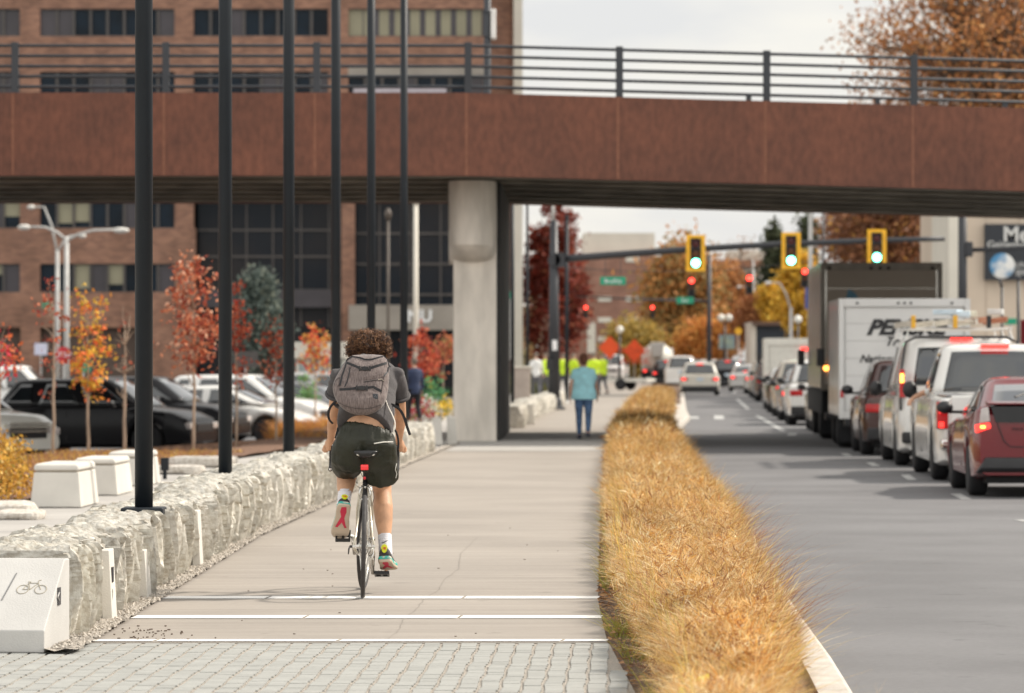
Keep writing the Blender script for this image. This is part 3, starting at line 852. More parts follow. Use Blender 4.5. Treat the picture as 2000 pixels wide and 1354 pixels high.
mb = MB(); mb.box((0, 0, .12), (.05, .05, .24)); mb.build('post', M_pole, bl)
mb = MB(); mb.box((0, 0, .20), (.105, .11, .17), taper=1.0); mb.build('housing', M_pole, bl, bevel=.01)
# two broad yellow leaves low in the near grass
for i, (px, py, d, s_, rz, lab) in enumerate(((1372, 1332, 15.0, .052, .5, 'broad pale yellow leaf caught in the near grass'), (1330, 1350, 14.6, .03, -.4, 'small yellow leaf at the bottom edge of the grass'))):
    p = at(px, py, d); V = []; Fc = []
    for j in range(9):
        t = j / 8; w = s_ * .55 * sin(pi * min(1, t * 1.02 + .02)) ** .7
        for k in (-1, 0, 1): V.append((k * w, -.012 * abs(k) + .01 * sin(t * 4), s_ * 2 * (t - .5)))
    for j in range(8):
        for k in range(2): q = j * 3 + k; Fc.append((q, q + 1, q + 4, q + 3))
    o = link('yellow_leaf', rawmesh('yellow_leaf', V, Fc, True, np.full((len(V), 3), 1) * np.array([.86, .78, .16])), leafmat('yellow_leaf', trans=.3)); o.location = p; o.rotation_euler = (.5, rz, .2)
    tag(o, lab, 'leaf', 'yellow leaves in the near grass')
# ------------------------------------------------------------------ the bridge
def corten():
    m, nt, b, out = _mk('rust_fascia'); N, L = nt.nodes, nt.links
    tcn = N.new('ShaderNodeTexCoord')
    def nz(s_, d_, st=None):
        mpn = N.new('ShaderNodeMapping'); L.new(tcn.outputs['Object'], mpn.inputs['Vector'])
        if st: mpn.inputs['Scale'].default_value = st
        q = N.new('ShaderNodeTexNoise'); q.inputs['Scale'].default_value = s_; q.inputs['Detail'].default_value = d_; L.new(mpn.outputs[0], q.inputs['Vector']); return q.outputs['Fac']
    r_ = N.new('ShaderNodeValToRGB'); e = r_.color_ramp.elements
    e[0].position = .22; e[0].color = (.125, .058, .042, 1); e[1].position = .78; e[1].color = (.215, .088, .056, 1)
    L.new(nz(.9, 6), r_.inputs[0])
    r2 = N.new('ShaderNodeValToRGB'); r2.color_ramp.elements[0].position = .3; r2.color_ramp.elements[1].position = .7
    r2.color_ramp.elements[0].color = (.72, .72, .74, 1); r2.color_ramp.elements[1].color = (1.12, 1.08, 1.05, 1)
    L.new(nz(9, 6, (1, 1, .5)), r2.inputs[0])
    x = N.new('ShaderNodeMixRGB'); x.blend_type = 'MULTIPLY'; x.inputs[0].default_value = 1
    L.new(r_.outputs[0], x.inputs[1]); L.new(r2.outputs[0], x.inputs[2]); L.new(x.outputs[0], b.inputs['Base Color'])
    b.inputs['Roughness'].default_value = .9
    bp = N.new('ShaderNodeBump'); bp.inputs['Strength'].default_value = .5; bp.inputs['Distance'].default_value = .02
    L.new(nz(30, 5), bp.inputs['Height']); L.new(bp.outputs[0], b.inputs['Normal'])
    return m
M_rust = corten()
M_joint_rust = mat('rust_joint', (.23, .10, .062), .9, var=.15, scale=6)
M_rail = mat('rail_steel', (.030, .034, .042), .5, var=.1, scale=4)
M_beam = mat('weathered_beam', (.21, .195, .165), .85, var=.3, scale=1.2)
M_pierc = mat('pier_concrete', (.66, .61, .54), .85, var=.18, scale=1.1, bump=.3, bscale=25, stretch=(2.2, 2.2, .7))
BD = 72.0
def zo(x): return 0 if x < -.9 else -.0277 * (x + .9)
bridge = empty('road_bridge', (0, BD, 0), 0, 'rust brown bridge with dark railings crossing over path and road', 'bridge')
mb = MB(); mj = MB()
xs = [(p - 1000) / F * BD for p in (-1158, -862, -566, -270, 25, 320, 615, 911, 1207, 1495, 1783, 2075, 2370, 2660, 2950)]
for a, b in zip(xs[:-1], xs[1:]):
    g = .008
    za, zb = zo(a), zo(b)
    mb.add([(a + g, 0, 5.026 + za), (b - g, 0, 5.026 + zb), (b - g, .28, 5.026 + zb), (a + g, .28, 5.026 + za),
            (a + g, 0, 6.58 + za), (b - g, 0, 6.58 + zb), (b - g, .28, 6.58 + zb), (a + g, .28, 6.58 + za)],
           [(3, 2, 1, 0), (4, 5, 6, 7), (0, 1, 5, 4), (1, 2, 6, 5), (2, 3, 7, 6), (3, 0, 4, 7)])
    mj.add([(b - .022, -.004, 5.03 + zb), (b + .022, -.004, 5.03 + zb), (b + .022, .01, 5.03 + zb), (b - .022, .01, 5.03 + zb),
            (b - .022, -.004, 6.575 + zb), (b + .022, -.004, 6.575 + zb), (b + .022, .01, 6.575 + zb), (b - .022, .01, 6.575 + zb)],
           [(3, 2, 1, 0), (4, 5, 6, 7), (0, 1, 5, 4), (1, 2, 6, 5), (2, 3, 7, 6), (3, 0, 4, 7)])
mb.build('fascia', M_rust, bridge); mj.build('fascia_joint', M_joint_rust, bridge)
X0, X1 = xs[0], xs[-1]
def longbar(mb, y0, y1, z0, z1, xa=X0, xb=X1):
    xx = [x for x in (xa, -.9, xb) if xa <= x <= xb]
    for a, b in zip(xx[:-1], xx[1:]):
        mb.add([(a, y0, z0 + zo(a)), (b, y0, z0 + zo(b)), (b, y1, z0 + zo(b)), (a, y1, z0 + zo(a)), (a, y0, z1 + zo(a)), (b, y0, z1 + zo(b)), (b, y1, z1 + zo(b)), (a, y1, z1 + zo(a))],
               [(3, 2, 1, 0), (4, 5, 6, 7), (0, 1, 5, 4), (1, 2, 6, 5), (2, 3, 7, 6), (3, 0, 4, 7)])
mb = MB(); longbar(mb, .29, 12.6, 5.62, 6.3); mb.build('deck', M_beam, bridge)
mb = MB(); longbar(mb, 12.62, 12.9, 5.026, 6.5); mb.build('rear_fascia', M_rust, bridge)
for k, y in enumerate((.9, 3.1, 5.3, 7.5, 9.7, 11.8)):
    mb = MB(); longbar(mb, y - .30, y + .30, 5.03, 5.08); longbar(mb, y - .05, y + .05, 5.081, 5.60); longbar(mb, y - .25, y + .25, 5.601, 5.615)
    mb.build('beam', M_beam, bridge)
for k in range(5):
    zc = 7.47 - k * .193
    mb = MB()
    pts = [(X0, .10, zc + zo(X0)), (-.9, .10, zc), (X1, .10, zc + zo(X1))]
    mb.tube(pts, .030, 8, up=Vector((0, 1, 0))); mb.build('rail', M_rail, bridge, smooth=True)
for x in xs:
    mb = MB(); mb.box((x + .03, .10, 7.055 + zo(x)), (.135, .10, .955)); mb.build('rail_post', M_rail, bridge, bevel=.008)
for p in (1463, 1715, 1965):
    x = atx(p, BD); mb = MB(); mb.box((x, .12, 6.63 + zo(x)), (.10, .08, .14)); mb.build('rail_stub', M_rail, bridge)
# pier with the round ended cap
pier = MB(); xa, xb = atx(885, 74.1) , atx(970, 74.1); slp = .018; y0, y1 = 74.1 - BD, 84.3 - BD
def pr(z): return [Vector((xa, y0, z)), Vector((xb, y0, z)), Vector((xb + slp * 10, y1, z)), Vector((xa + slp * 10, y1, z))]
pier.loft([pr(-.3), pr(5.02)]); pier.build('pier', M_pierc, bridge, bevel=.03)
side = MB(); side.loft([[Vector((xb + .004, y0 + .06, z)), Vector((xb + .07, y0 + .06, z)), Vector((xb + .07 + slp * 10, y1, z)), Vector((xb + .004 + slp * 10, y1, z))] for z in (-.2, 5.0)]); side.build('pier_side_shade', mat('pier_shade', (.018, .018, .018), .8), bridge)  # thin dark sheet added as the shade on the pier's right side
mb = MB(); xc, rr = (atx(875, 73.5) + atx(968, 73.5)) / 2, (atx(968, 73.5) - atx(875, 73.5)) / 2
rings = []
for (z, sc_, yo) in ((3.42, .80, .55), (3.55, .95, .25), (3.78, 1.0, 0), (4.4, 1.0, 0), (5.02, 1.0, 0)):
    ring = [Vector((xc + rr * cos(a), 2.05 + yo + rr * 1.2 * sc_ * sin(a), z)) for a in np.linspace(-pi, 0, 15)]
    ring += [Vector((xc + rr, 2.6 + yo * .3, z)), Vector((xc - rr, 2.6 + yo * .3, z))]
    rings.append(ring)
mb.loft(rings); mb.build('pier_cap', M_pierc, bridge, smooth=False, bevel=.03)

# sign on its own mast in front of the brick building
sm = empty('sign_mast', (atx(951, 66), 90, 0), 0, 'dark mast with a narrow white sign, rising beyond the bridge railing', 'mast')
sm.location.x = atx(952, 90)
mb = MB(); mb.cyl((0, 0, 0), (0, 0, 13), .085, .085, 14); mb.build('shaft', M_rail, sm, smooth=True)
mb = MB(); mb.box((.14, 0, 9.43), (.12, .5, .69)); mb.build('sign_panel', M_white, sm, bevel=.02)
for z in (9.15, 9.72):
    mb = MB(); mb.box((.04, 0, z), (.24, .2, .035)); mb.build('bracket', M_rail, sm)
# ------------------------------------------------------------------ brick building at the left
def brick_mat(name, c1, c2, mort, sc_=1.0):
    m, nt, b, out = _mk(name); N, L = nt.nodes, nt.links
    tcn = N.new('ShaderNodeTexCoord'); sp = N.new('ShaderNodeSeparateXYZ'); L.new(tcn.outputs['Object'], sp.inputs[0])
    ad = N.new('ShaderNodeMath'); ad.operation = 'ADD'; L.new(sp.outputs['X'], ad.inputs[0]); L.new(sp.outputs['Y'], ad.inputs[1])
    cb = N.new('ShaderNodeCombineXYZ'); L.new(ad.outputs[0], cb.inputs[0]); L.new(sp.outputs['Z'], cb.inputs[1])
    br = N.new('ShaderNodeTexBrick'); L.new(cb.outputs[0], br.inputs['Vector'])
    br.inputs['Color1'].default_value = (*c1, 1); br.inputs['Color2'].default_value = (*c2, 1); br.inputs['Mortar'].default_value = (*mort, 1)
    br.inputs['Scale'].default_value = 1; br.inputs['Brick Width'].default_value = .42 * sc_; br.inputs['Row Height'].default_value = .14 * sc_; br.inputs['Mortar Size'].default_value = .012 * sc_
    nz = N.new('ShaderNodeTexNoise'); nz.inputs['Scale'].default_value = .6; nz.inputs['Detail'].default_value = 8; L.new(tcn.outputs['Object'], nz.inputs['Vector'])
    r_ = N.new('ShaderNodeValToRGB'); r_.color_ramp.elements[0].position = .35; r_.color_ramp.elements[1].position = .65
    r_.color_ramp.elements[0].color = (.80, .78, .76, 1); r_.color_ramp.elements[1].color = (1.12, 1.1, 1.08, 1); L.new(nz.outputs['Fac'], r_.inputs[0])
    x = N.new('ShaderNodeMixRGB'); x.blend_type = 'MULTIPLY'; x.inputs[0].default_value = 1
    L.new(br.outputs['Color'], x.inputs[1]); L.new(r_.outputs[0], x.inputs[2]); L.new(x.outputs[0], b.inputs['Base Color'])
    b.inputs['Roughness'].default_value = .9
    return m
M_brick = brick_mat('brick', (.345, .185, .125), (.205, .108, .078), (.27, .175, .13))
M_brickf = brick_mat('brick_far', (.32, .17, .125), (.26, .135, .10), (.32, .20, .155), 2)
M_glass = mat('dark_window', (.006, .013, .022), .2, var=.4, scale=.6, spec=.14)
M_glassb = mat('window_blind', (.27, .25, .17), .6, var=.12, scale=.5)
M_glassg = mat('window_grey', (.045, .038, .045), .35, var=.2, scale=.6)
M_frame = mat('bronze_frame', (.075, .065, .06), .5)
M_beige = mat('beige_wall', (.60, .50, .40), .85, var=.05, scale=.4)
M_conb = mat('concrete_band', (.30, .27, .235), .85, var=.1, scale=.6)
M_cream = mat('cream_wall', (.66, .62, .54), .85, var=.06, scale=.5)
M_blk = mat('black_paint', (.02, .021, .024), .5)
M_signg = mat('sign_green', (.01, .30, .17), .5, var=.05)
M_sw = mat('sign_white', (.82, .82, .82), .5, var=.03)

DB = 224.0
bb = empty('brick_building', (0, DB, 0), 0, 'large brown brick office building with dark ribbon windows at the left', 'building')
pz = lambda py: EYE - (py - HOR) / F * DB
px_ = lambda px: (px - 1000) / F * DB
rows = [(-107, -52), (17, 71), (140, 200), (266, 320), (392, 446), (515, 571)]
groups = [(-560, -297), (-222, 39), (78, 341), (378, 641), (680, 945)]
def wbox(mb, x0, x1, y0, y1, d0=0, d1=.5): mb.bx(px_(x0), px_(x1), d0, d1, pz(y1), pz(y0))
wl_ = MB()
ylo, yhi = 775, -260
prev = yhi
XR = 946
for (a, b) in rows:
    lowrow = a > 380
    xr = 382 if lowrow else XR
    wbox(wl_, -700, xr, prev, a)                               # spandrel
    edges = [-700] + [e for g in groups for e in g] + [XR]
    for k in range(0, len(edges), 2):
        x0, x1 = edges[k], edges[k + 1]
        if lowrow and x0 >= 378: continue
        if lowrow and x1 > 382: x1 = 382
        if x1 > x0: wbox(wl_, x0, x1, a, b)
    prev = b
    if a > 260 and a < 300: prev = b
wbox(wl_, -700, 382, 571, 640)
for (x0, x1) in ((-700, -120), (40, 78), (270, 382)): wbox(wl_, x0, x1, 640, ylo)
wbox(wl_, 667, 693, 380, ylo)                                  # brick column of the glazed corner
wbox(wl_, 382, XR, 360, 380)
wl_.build('wall', M_brick, bb)
mb = MB(); wbox(mb, XR, 1004, yhi, ylo, 3.5, 30); mb.build('side_wing', M_brick, bb)
mb = MB(); mb.bx(px_(1003), px_(1021), 3.0, 6, pz(775), pz(yhi)); mb.build('corner_pilaster', M_cream, bb)
mb = MB(); mb.bx(px_(-700), px_(XR), 2.6, 30, pz(ylo), pz(yhi)); mb.build('inner_wall', mat('interior_dark', (.015, .015, .018), .9), bb)
for ri, (a, b) in enumerate(rows):
    for gi, (g0, g1) in enumerate(groups):
        if a > 380 and g0 >= 378: continue
        light = gi == 4 and ri in (0, 1)
        win = MB(); n = 8; fr = MB()
        cols_ = {}
        pw = (g1 - g0) / (2 * n - 1) if light else (g1 - g0) / n
        mbs = {'d': MB(), 'b': MB(), 'g': MB()}
        for k in range(9 if light else n):
            if light:
                x0 = g0 + k * 30.2; x1 = x0 + 19; x1b = x0 + 30.2
                if k % 1 == 0:
                    wbox(mbs['b'], x0, min(x0 + 28 if k < 1 else x0 + 19, g1), a, b, .25, .27)
                    if x1 < g1: wbox(mbs['g'], x1, min(x1b, g1), a, b, .26, .29)
            else:
                x0 = g0 + k * pw; x1 = x0 + pw
                key = 'd' if rnd.random() < .72 else 'g'
                if a > 380 and rnd.random() < .45:
                    wbox(mbs['b'], x0, x1, a, a + (b - a) * rnd.uniform(.35, .95), .25, .27)
                wbox(mbs[key], x0, x1, a, b, .28, .3)
                if k: wbox(fr, x0 - 2.4, x0 + 2.4, a, b, .12, .27)
        wbox(fr, g0, g1, a - .5, a + 1.5, .1, .27); wbox(fr, g0, g1, b - 1.5, b + .5, .1, .27)
        f_ = fr.build('window', M_frame, bb)
        gl = MB(); mi = []
        for ki, key in enumerate('dbg'): gl.add(mbs[key].v, mbs[key].f); mi += [ki] * len(mbs[key].f)
        g_ = gl.build('glazing', [M_glass, M_glassb, M_glassg], f_); g_.data.polygons.foreach_set('material_index', mi)
# the second row at the right has a lintel and pale panes
mb = MB(); wbox(mb, 680, 945, 131, 147, -.02, .3); mb.build('lintel', M_conb, bb)
mb = MB(); wbox(mb, 690, 872, 168, 200, .1, .24); mb.build('pale_panes', mat('pale_pane', (.42, .38, .42), .4), bb)
# glazed entrance corner
def glassy(name, x0, x1, y0, y1, dd, mm, bars=(), hbars=()):
    g = MB(); wbox(g, x0, x1, y0, y1, dd, dd + .1); o = g.build(name, mm, bb)
    fr = MB()
    for x in bars: wbox(fr, x - 1.5, x + 1.5, y0, y1, dd - .1, dd - .02)
    for y in hbars: wbox(fr, x0, x1, y - 2, y + 2, dd - .12, dd - .03)
    if fr.v: fr.build('mullion', M_frame, o)
M_atr = mat('atrium_glass', (.030, .026, .026), .2, var=.6, scale=.16, c2=(.005, .011, .019), spec=.14)
glassy('entrance_glazing', 382, 668, 380, 640, 1.6, M_atr, (425, 478, 530, 585, 640), (448, 500, 566))
glassy('corner_glazing', 693, 945, 380, 596, 1.2, M_atr, (740, 800, 860), (455, 515, 575))
mb = MB(); wbox(mb, 682, 960, 596, 645, -.8, 1.0); mb.build('entrance_canopy', M_conb, bb)
mb = MB(); wbox(mb, 382, 668, 566, 600, .9, 1.4); mb.build('entrance_band', M_glassg, bb)
mb = MB(); wbox(mb, -120, 40, 640, 772, .6, .8); wbox(mb, 78, 270, 640, 772, .6, .8); mb.build('garage_door', mat('garage_brown', (.10, .07, .055), .8), bb)
mb = MB(); wbox(mb, 690, 945, 645, 772, 1.2, 1.4); wbox(mb, 382, 667, 640, 772, 1.8, 2.0); mb.build('ground_glazing', M_atr, bb)
lg = empty('wall_lettering', (0, DB - .85, 0), 0, 'white letters N U on the concrete canopy of the brick building', 'lettering')
text_part('letters', 'NU', .98, M_sw, lg, (px_(796), 0, pz(629)), extrude=.08, bold=.03, xs=1.0)

# ------------------------------------------------------------------ trees
# leaves
def leaf_cloud(centers, spread, n, size, cols, wts, squash=.8, dark=.0):
    centers = np.array(centers); idx = NR.randint(0, len(centers), n)
    sp_ = np.asarray(spread) if np.ndim(spread) else np.full(len(centers), spread)
    P = centers[idx] + NR.normal(0, 1, (n, 3)) * sp_[idx][:, None] * np.array([1, 1, squash])
    u = NR.normal(0, 1, (n, 3)); u /= np.linalg.norm(u, axis=1)[:, None]
    w = np.cross(u, NR.normal(0, 1, (n, 3))); w /= np.linalg.norm(w, axis=1)[:, None] + 1e-9
    s_ = size * NR.uniform(.55, 1.3, (n, 1))
    a, b = u * s_, w * s_ * .62
    V = np.stack([P - a, P - b * .9, P + a, P + b], 1).reshape(-1, 3)
    C = palette(n, cols, wts, .22)
    cl = NR.uniform(.82, 1.18, len(centers))[idx][:, None]; C = np.clip(C * cl, 0, 1)
    Fc = np.arange(4 * n).reshape(n, 4)
    return V, Fc, np.repeat(C, 4, 0)
M_leaf = leafmat('leaf', trans=.35)
M_bark = mat('bark', (.16, .115, .085), .9, var=.3, scale=14, stretch=(1, 1, .2))
M_barkp = mat('pale_bark', (.36, .27, .20), .9, var=.2, scale=14, stretch=(1, 1, .2))
def limb(mb, p0, p1, r0, r1, wob=.08, n=5, sides=6):
    p0, p1 = Vector(p0), Vector(p1); L_ = (p1 - p0).length
    pts = []; rr = []
    for k in range(n + 1):
        t = k / n
        p = p0.lerp(p1, t) + Vector((rnd.gauss(0, 1), rnd.gauss(0, 1), rnd.gauss(0, .5))) * wob * L_ * .25 * (1 if 0 < k < n else 0)
        p.z += sin(t * pi) * L_ * .05
        pts.append(p); rr.append(r0 + (r1 - r0) * t)
    mb.tube(pts, rr, sides)
    return pts
def tree(name, label, x, y, z, trunk_h, crown_c, crown_r, nleaf, lsize, cols, wts, nclump=60, spread=.35, trunk_r=.15, bark=None, nlimb=14, group=None, cat='tree', shell=.45, cone=False, lean=0, squash=.8):
    """trunk with limbs that reach the leaf clumps; crown_c is the height of the crown's middle"""
    o = empty(name, (x, y, z), 0, label, cat, group)
    cx, cy = lean, 0
    cl = []
    while len(cl) < nclump:
        p = NR.uniform(-1, 1, 3); q = np.linalg.norm(p)
        if q > 1 or q < shell * NR.random_sample(): continue
        if cone:
            t = (p[2] + 1) / 2; p[:2] *= (1 - t) ** .8 + .06
        cl.append((cx + p[0] * crown_r[0], cy + p[1] * crown_r[0], crown_c + p[2] * crown_r[1]))
    mb = MB(); tp = Vector((cx, cy, crown_c + crown_r[1] * (.85 if cone else .35)))
    pts = limb(mb, (0, 0, -.1), tp, trunk_r, trunk_r * .25, .05 if trunk_r > .06 else .016, 8, 8)
    for k in range(nlimb):
        c = cl[k % len(cl)]
        t = min(.95, max(.3, (c[2] - .35 * abs(crown_r[0])) / tp.z + rnd.uniform(-.1, .05)))
        i = max(2, min(7, int(t * 8))); s0 = pts[i]
        ps = limb(mb, s0, c, trunk_r * .35, trunk_r * .06, .18, 4, 5)
        for q in range(2):
            c2 = cl[rnd.randrange(len(cl))]
            if (Vector(c2) - ps[2]).length < crown_r[0] * .9: limb(mb, ps[2], c2, trunk_r * .14, trunk_r * .03, .2, 3, 4)
    mb.build('trunk', bark or M_bark, o, smooth=True)
    if nleaf:
        V, Fc, C = leaf_cloud(cl, np.array([spread * rnd.uniform(.6, 1.3) for _ in cl]), nleaf, lsize, cols, wts, squash)
        link('crown', rawmesh('crown', V, Fc, False, C), M_leaf, o)
    return o
OR = [(.62, .22, .05), (.50, .16, .05), (.70, .34, .08), (.34, .12, .05)]
RD = [(.42, .06, .035), (.55, .12, .06), (.30, .04, .03), (.66, .22, .12)]
YL = [(.72, .46, .06), (.60, .36, .05), (.82, .58, .12)]
def tpx(px, d): return (px - 1000) / F * d
def zpx(py, d): return EYE - (py - HOR) / F * d
def ptree(name, label, px, d, ybase, ytop, ybot, wpx, nleaf, lsize, cols, wts, **k):
    """tree given by its photo columns and rows at a distance"""
    z0 = ybase; zt, zb = zpx(ytop, d), zpx(ybot, d); rr = wpx / 2 / F * d
    sp_ = k.pop('spread', min(rr, (zt - zb) / 2) * .22)
    return tree(name, label, tpx(px, d), d, z0, 0, (zt + zb) / 2 - z0, (max(.1, rr - sp_), max(.1, (zt - zb) / 2 - sp_)), nleaf, lsize, cols, wts, spread=sp_, **k)
# young street trees in the mulch
GY = 'young trees in the mulch bed'
ptree('young_tree', 'slim young tree with orange and yellow leaves, before the black cars', 172, 64, 0, 540, 800, 92, 700, .048, [(.70, .30, .06), (.78, .50, .08), (.75, .20, .07), (.55, .42, .07)], [4, 4, 3, 2], nclump=60, trunk_r=.030, nlimb=22, bark=M_barkp, group=GY, shell=0)
ptree('young_tree', 'almost bare slim young tree with few red leaves, left of the orange one', 104, 62, 0, 495, 800, 75, 150, .045, RD, [3, 4, 1, 3], nclump=30, trunk_r=.032, nlimb=16, bark=M_barkp, group=GY, shell=0)
ptree('young_tree', 'bare forked young tree between the orange tree and nearest pole', 243, 66, 0, 570, 800, 95, 24, .045, RD, [3, 4, 1, 3], nclump=24, trunk_r=.034, nlimb=20, bark=M_barkp, group=GY, shell=0)
ptree('young_tree', 'young tree dense with red leaves between the first two poles', 378, 65, 0, 480, 745, 130, 1050, .050, [(.46, .11, .05), (.60, .24, .13), (.30, .06, .035), (.78, .46, .32)], [4, 4, 3, 1], nclump=80, trunk_r=.032, nlimb=26, bark=M_barkp, group=GY, shell=0)
ptree('young_tree', 'young red leaved tree just right of the second pole', 462, 71, 0, 535, 760, 60, 500, .045, RD, [3, 4, 1, 2], nclump=34, trunk_r=.026, nlimb=16, bark=M_barkp, group=GY, shell=0)
ptree('young_tree', 'thin young tree with red leaves before the blue green spruce', 540, 74, -.1, 600, 770, 75, 420, .045, RD, [3, 5, 1, 2], nclump=34, trunk_r=.024, nlimb=16, bark=M_barkp, group=GY, shell=0)
ptree('young_tree', 'red leaved twigs at the left frame edge', -2, 58, 0, 600, 790, 90, 170, .045, [(.60, .06, .08), (.62, .16, .06)], [1, 1], nclump=24, trunk_r=.026, nlimb=16, bark=M_barkp, group=GY, shell=0)
ptree('young_tree', 'young tree of red and orange leaves between third and fourth poles', 616, 100, -.3, 620, 760, 70, 420, .07, [(.62, .10, .05), (.75, .40, .10), (.7, .5, .2)], [3, 3, 1], nclump=30, trunk_r=.03, nlimb=14, bark=M_barkp, group=GY, shell=0)
ptree('young_tree', 'dark red young tree between the farthest pole and bridge pier', 822, 112, -.3, 625, 760, 75, 650, .07, RD, [4, 4, 2, 2], nclump=40, trunk_r=.03, nlimb=14, bark=M_barkp, group=GY, shell=0)
ptree('young_tree', 'faded red young tree touching the left edge of the pier', 866, 118, -.3, 640, 760, 60, 500, .07, [(.55, .2, .1), (.45, .12, .07), (.35, .25, .1)], [4, 4, 2], nclump=34, trunk_r=.03, nlimb=14, bark=M_barkp, group=GY, shell=0)
ptree('spruce', 'blue green spruce standing before the dark glazed entrance', 505, 150, LOTZ, 522, 735, 130, 14000, .10, [(.13, .165, .145), (.19, .225, .19), (.08, .105, .095), (.30, .32, .25)], [4, 3, 3, 1], nclump=240, trunk_r=.12, nlimb=20, cone=True, shell=.6)
# bushes and beds of dry grass at the left
def tuft(name, label, X, Y, Z, n, h, w, cols, wts, size=None):
    V, Fc, C = blades(name, X, Y, Z, h, w, palette(n, cols, wts, .2), bend=.5, lean=.3)
    o = link(name, rawmesh(name, V, Fc, False, C), M_grass); return tag(o, label=label, kind='stuff')
GOLD = [(.66, .36, .05), (.74, .46, .08), (.5, .24, .05), (.8, .55, .15), (.35, .3, .08)]
cl = [(tpx(0, y_) + x_, y_, z_) for x_, y_, z_ in ((rnd.uniform(-1.6, .22), rnd.uniform(41.6, 50), rnd.uniform(.05, .56)) for _ in range(170))]
V, Fc, C = leaf_cloud(cl, .11, 15000, .034, [(.52, .28, .05), (.66, .40, .08), (.38, .20, .05), (.75, .55, .20), (.26, .22, .06)], [4, 4, 3, 1, 1])
tag(link('golden_shrub_bed', rawmesh('golden_shrub_bed', V, Fc, False, C), M_leaf), label='golden leafy shrubs filling the bed at the left edge', kind='stuff')
n = 9000; Y = NR.uniform(52, 64, n); X = interpv(PB, Y) - NR.uniform(.3, 3.4, n)
tuft('low_gold_plants', 'low golden and rusty ground plants behind the seat blocks', X, Y, np.zeros(n), n, .11 * NR.uniform(.4, 1.2, n), np.full(n, .02), [(.58, .34, .07), (.42, .2, .1), (.3, .16, .1), (.66, .5, .12)], [3, 3, 4, 1])
n = 6000; Y = NR.uniform(76, 100, n); X = tpx(610, Y) + NR.uniform(-.8, 2.2, n)
tuft('orange_grass_bed', 'rusty orange grasses behind the third and fourth poles', X, Y, np.full(n, -.3), n, .50 * NR.uniform(.5, 1.1, n), np.full(n, .04), [(.60, .25, .07), (.66, .36, .08), (.4, .16, .07)], [3, 2, 2])
for (px, d, c, lab) in ((852, 104, (.10, .30, .13), 'leafy green shrub left of the bridge pier'), (838, 98, (.80, .78, .72), 'white flowering plant left of the bridge pier'), (862, 100, (.75, .5, .05), 'yellow flowering plant beside the bridge pier'),
                        (815, 96, (.45, .05, .06), 'crimson flowering plant behind the man in navy'), (600, 112, (.22, .42, .16), 'green shrub behind the third pole')):
    o = empty('garden_plant', (tpx(px, d), d, -.1), 0, lab, 'plant', 'garden plants left of the pier')
    cl = [(rnd.gauss(0, .13), rnd.gauss(0, .3), rnd.uniform(.25, 1.2 if c[1] > c[0] else .7)) for _ in range(14)]
    V, Fc, C = leaf_cloud(cl, .10, 240, .06, [c, tuple(v * .6 for v in c), (.25, .3, .08)], [4, 2, 1])
    link('foliage', rawmesh('foliage', V, Fc, False, C), M_leaf, o)
    mb = MB()
    for c_ in cl[:7]: limb(mb, (0, 0, 0), c_, .012, .005, .1, 3, 4)
    mb.build('stem', M_bark, o)

# trees beyond the bridge
GT = 'autumn trees beyond the bridge'
ptree('maple_tree', 'tall crimson maple behind the traffic signal mast', 1082, 246, -.2, 385, 725, 146, 7500, .20, [(.24, .05, .035), (.30, .08, .05), (.15, .035, .027), (.38, .15, .09)], [4, 3, 3, 1], nclump=120, trunk_r=.2, spread=.36, shell=.2)
ptree('autumn_tree', 'big orange tree rising above the bridge railing at upper right', 1935, 175, -.2, -170, 430, 590, 26000, .12, [(.50, .22, .08), (.40, .18, .07), (.60, .32, .12), (.30, .17, .10)], [4, 4, 2, 3], nclump=420, trunk_r=.42, nlimb=230, spread=.62, group=GT, shell=.3)
ptree('autumn_tree', 'brown red tree seen under the bridge behind the grey truck', 1745, 200, -.2, 330, 600, 235, 14000, .15, [(.24, .11, .06), (.34, .15, .07), (.18, .09, .05), (.55, .30, .08)], [4, 3, 3, 1], nclump=160, trunk_r=.3, nlimb=40, group=GT, shell=.3)
ptree('autumn_tree', 'thin brownish tree letting the sky through beside the utility pole', 1655, 215, -.2, 380, 540, 120, 1800, .14, [(.34, .15, .08), (.25, .12, .07), (.5, .28, .1)], [4, 3, 1], nclump=90, trunk_r=.2, nlimb=50, group=GT, shell=.2)
ptree('autumn_tree', 'orange tree with olive patches behind the first green light', 1335, 330, -.2, 455, 700, 170, 12000, .26, [(.52, .24, .08), (.36, .24, .09), (.60, .30, .10), (.28, .2, .08)], [4, 4, 2, 2], nclump=160, trunk_r=.3, nlimb=30, group=GT)
ptree('autumn_tree', 'orange tree right of the dark signal pole, middle distance', 1418, 345, -.2, 500, 700, 115, 8000, .26, [(.50, .22, .08), (.58, .28, .10), (.36, .2, .1)], [4, 3, 2], nclump=110, trunk_r=.3, nlimb=30, group=GT)
ptree('autumn_tree', 'bright orange bushy tree low behind the stopped traffic', 1372, 300, -.2, 615, 735, 120, 6000, .2, [(.66, .30, .08), (.55, .22, .06), (.74, .42, .12)], [4, 3, 2], nclump=80, trunk_r=.15, nlimb=20, group=GT)
ptree('autumn_tree', 'golden olive tree before the far brick building', 1235, 300, -.2, 615, 745, 130, 6000, .2, [(.45, .32, .08), (.34, .26, .08), (.55, .36, .1)], [4, 3, 2], nclump=90, trunk_r=.15, nlimb=20, group=GT)
ptree('autumn_tree', 'rusty brown round tree left of the yellow ones', 1478, 300, -.2, 570, 690, 95, 5000, .2, [(.42, .17, .07), (.34, .14, .06), (.5, .24, .1)], [4, 3, 2], nclump=80, trunk_r=.2, nlimb=20, group=GT)
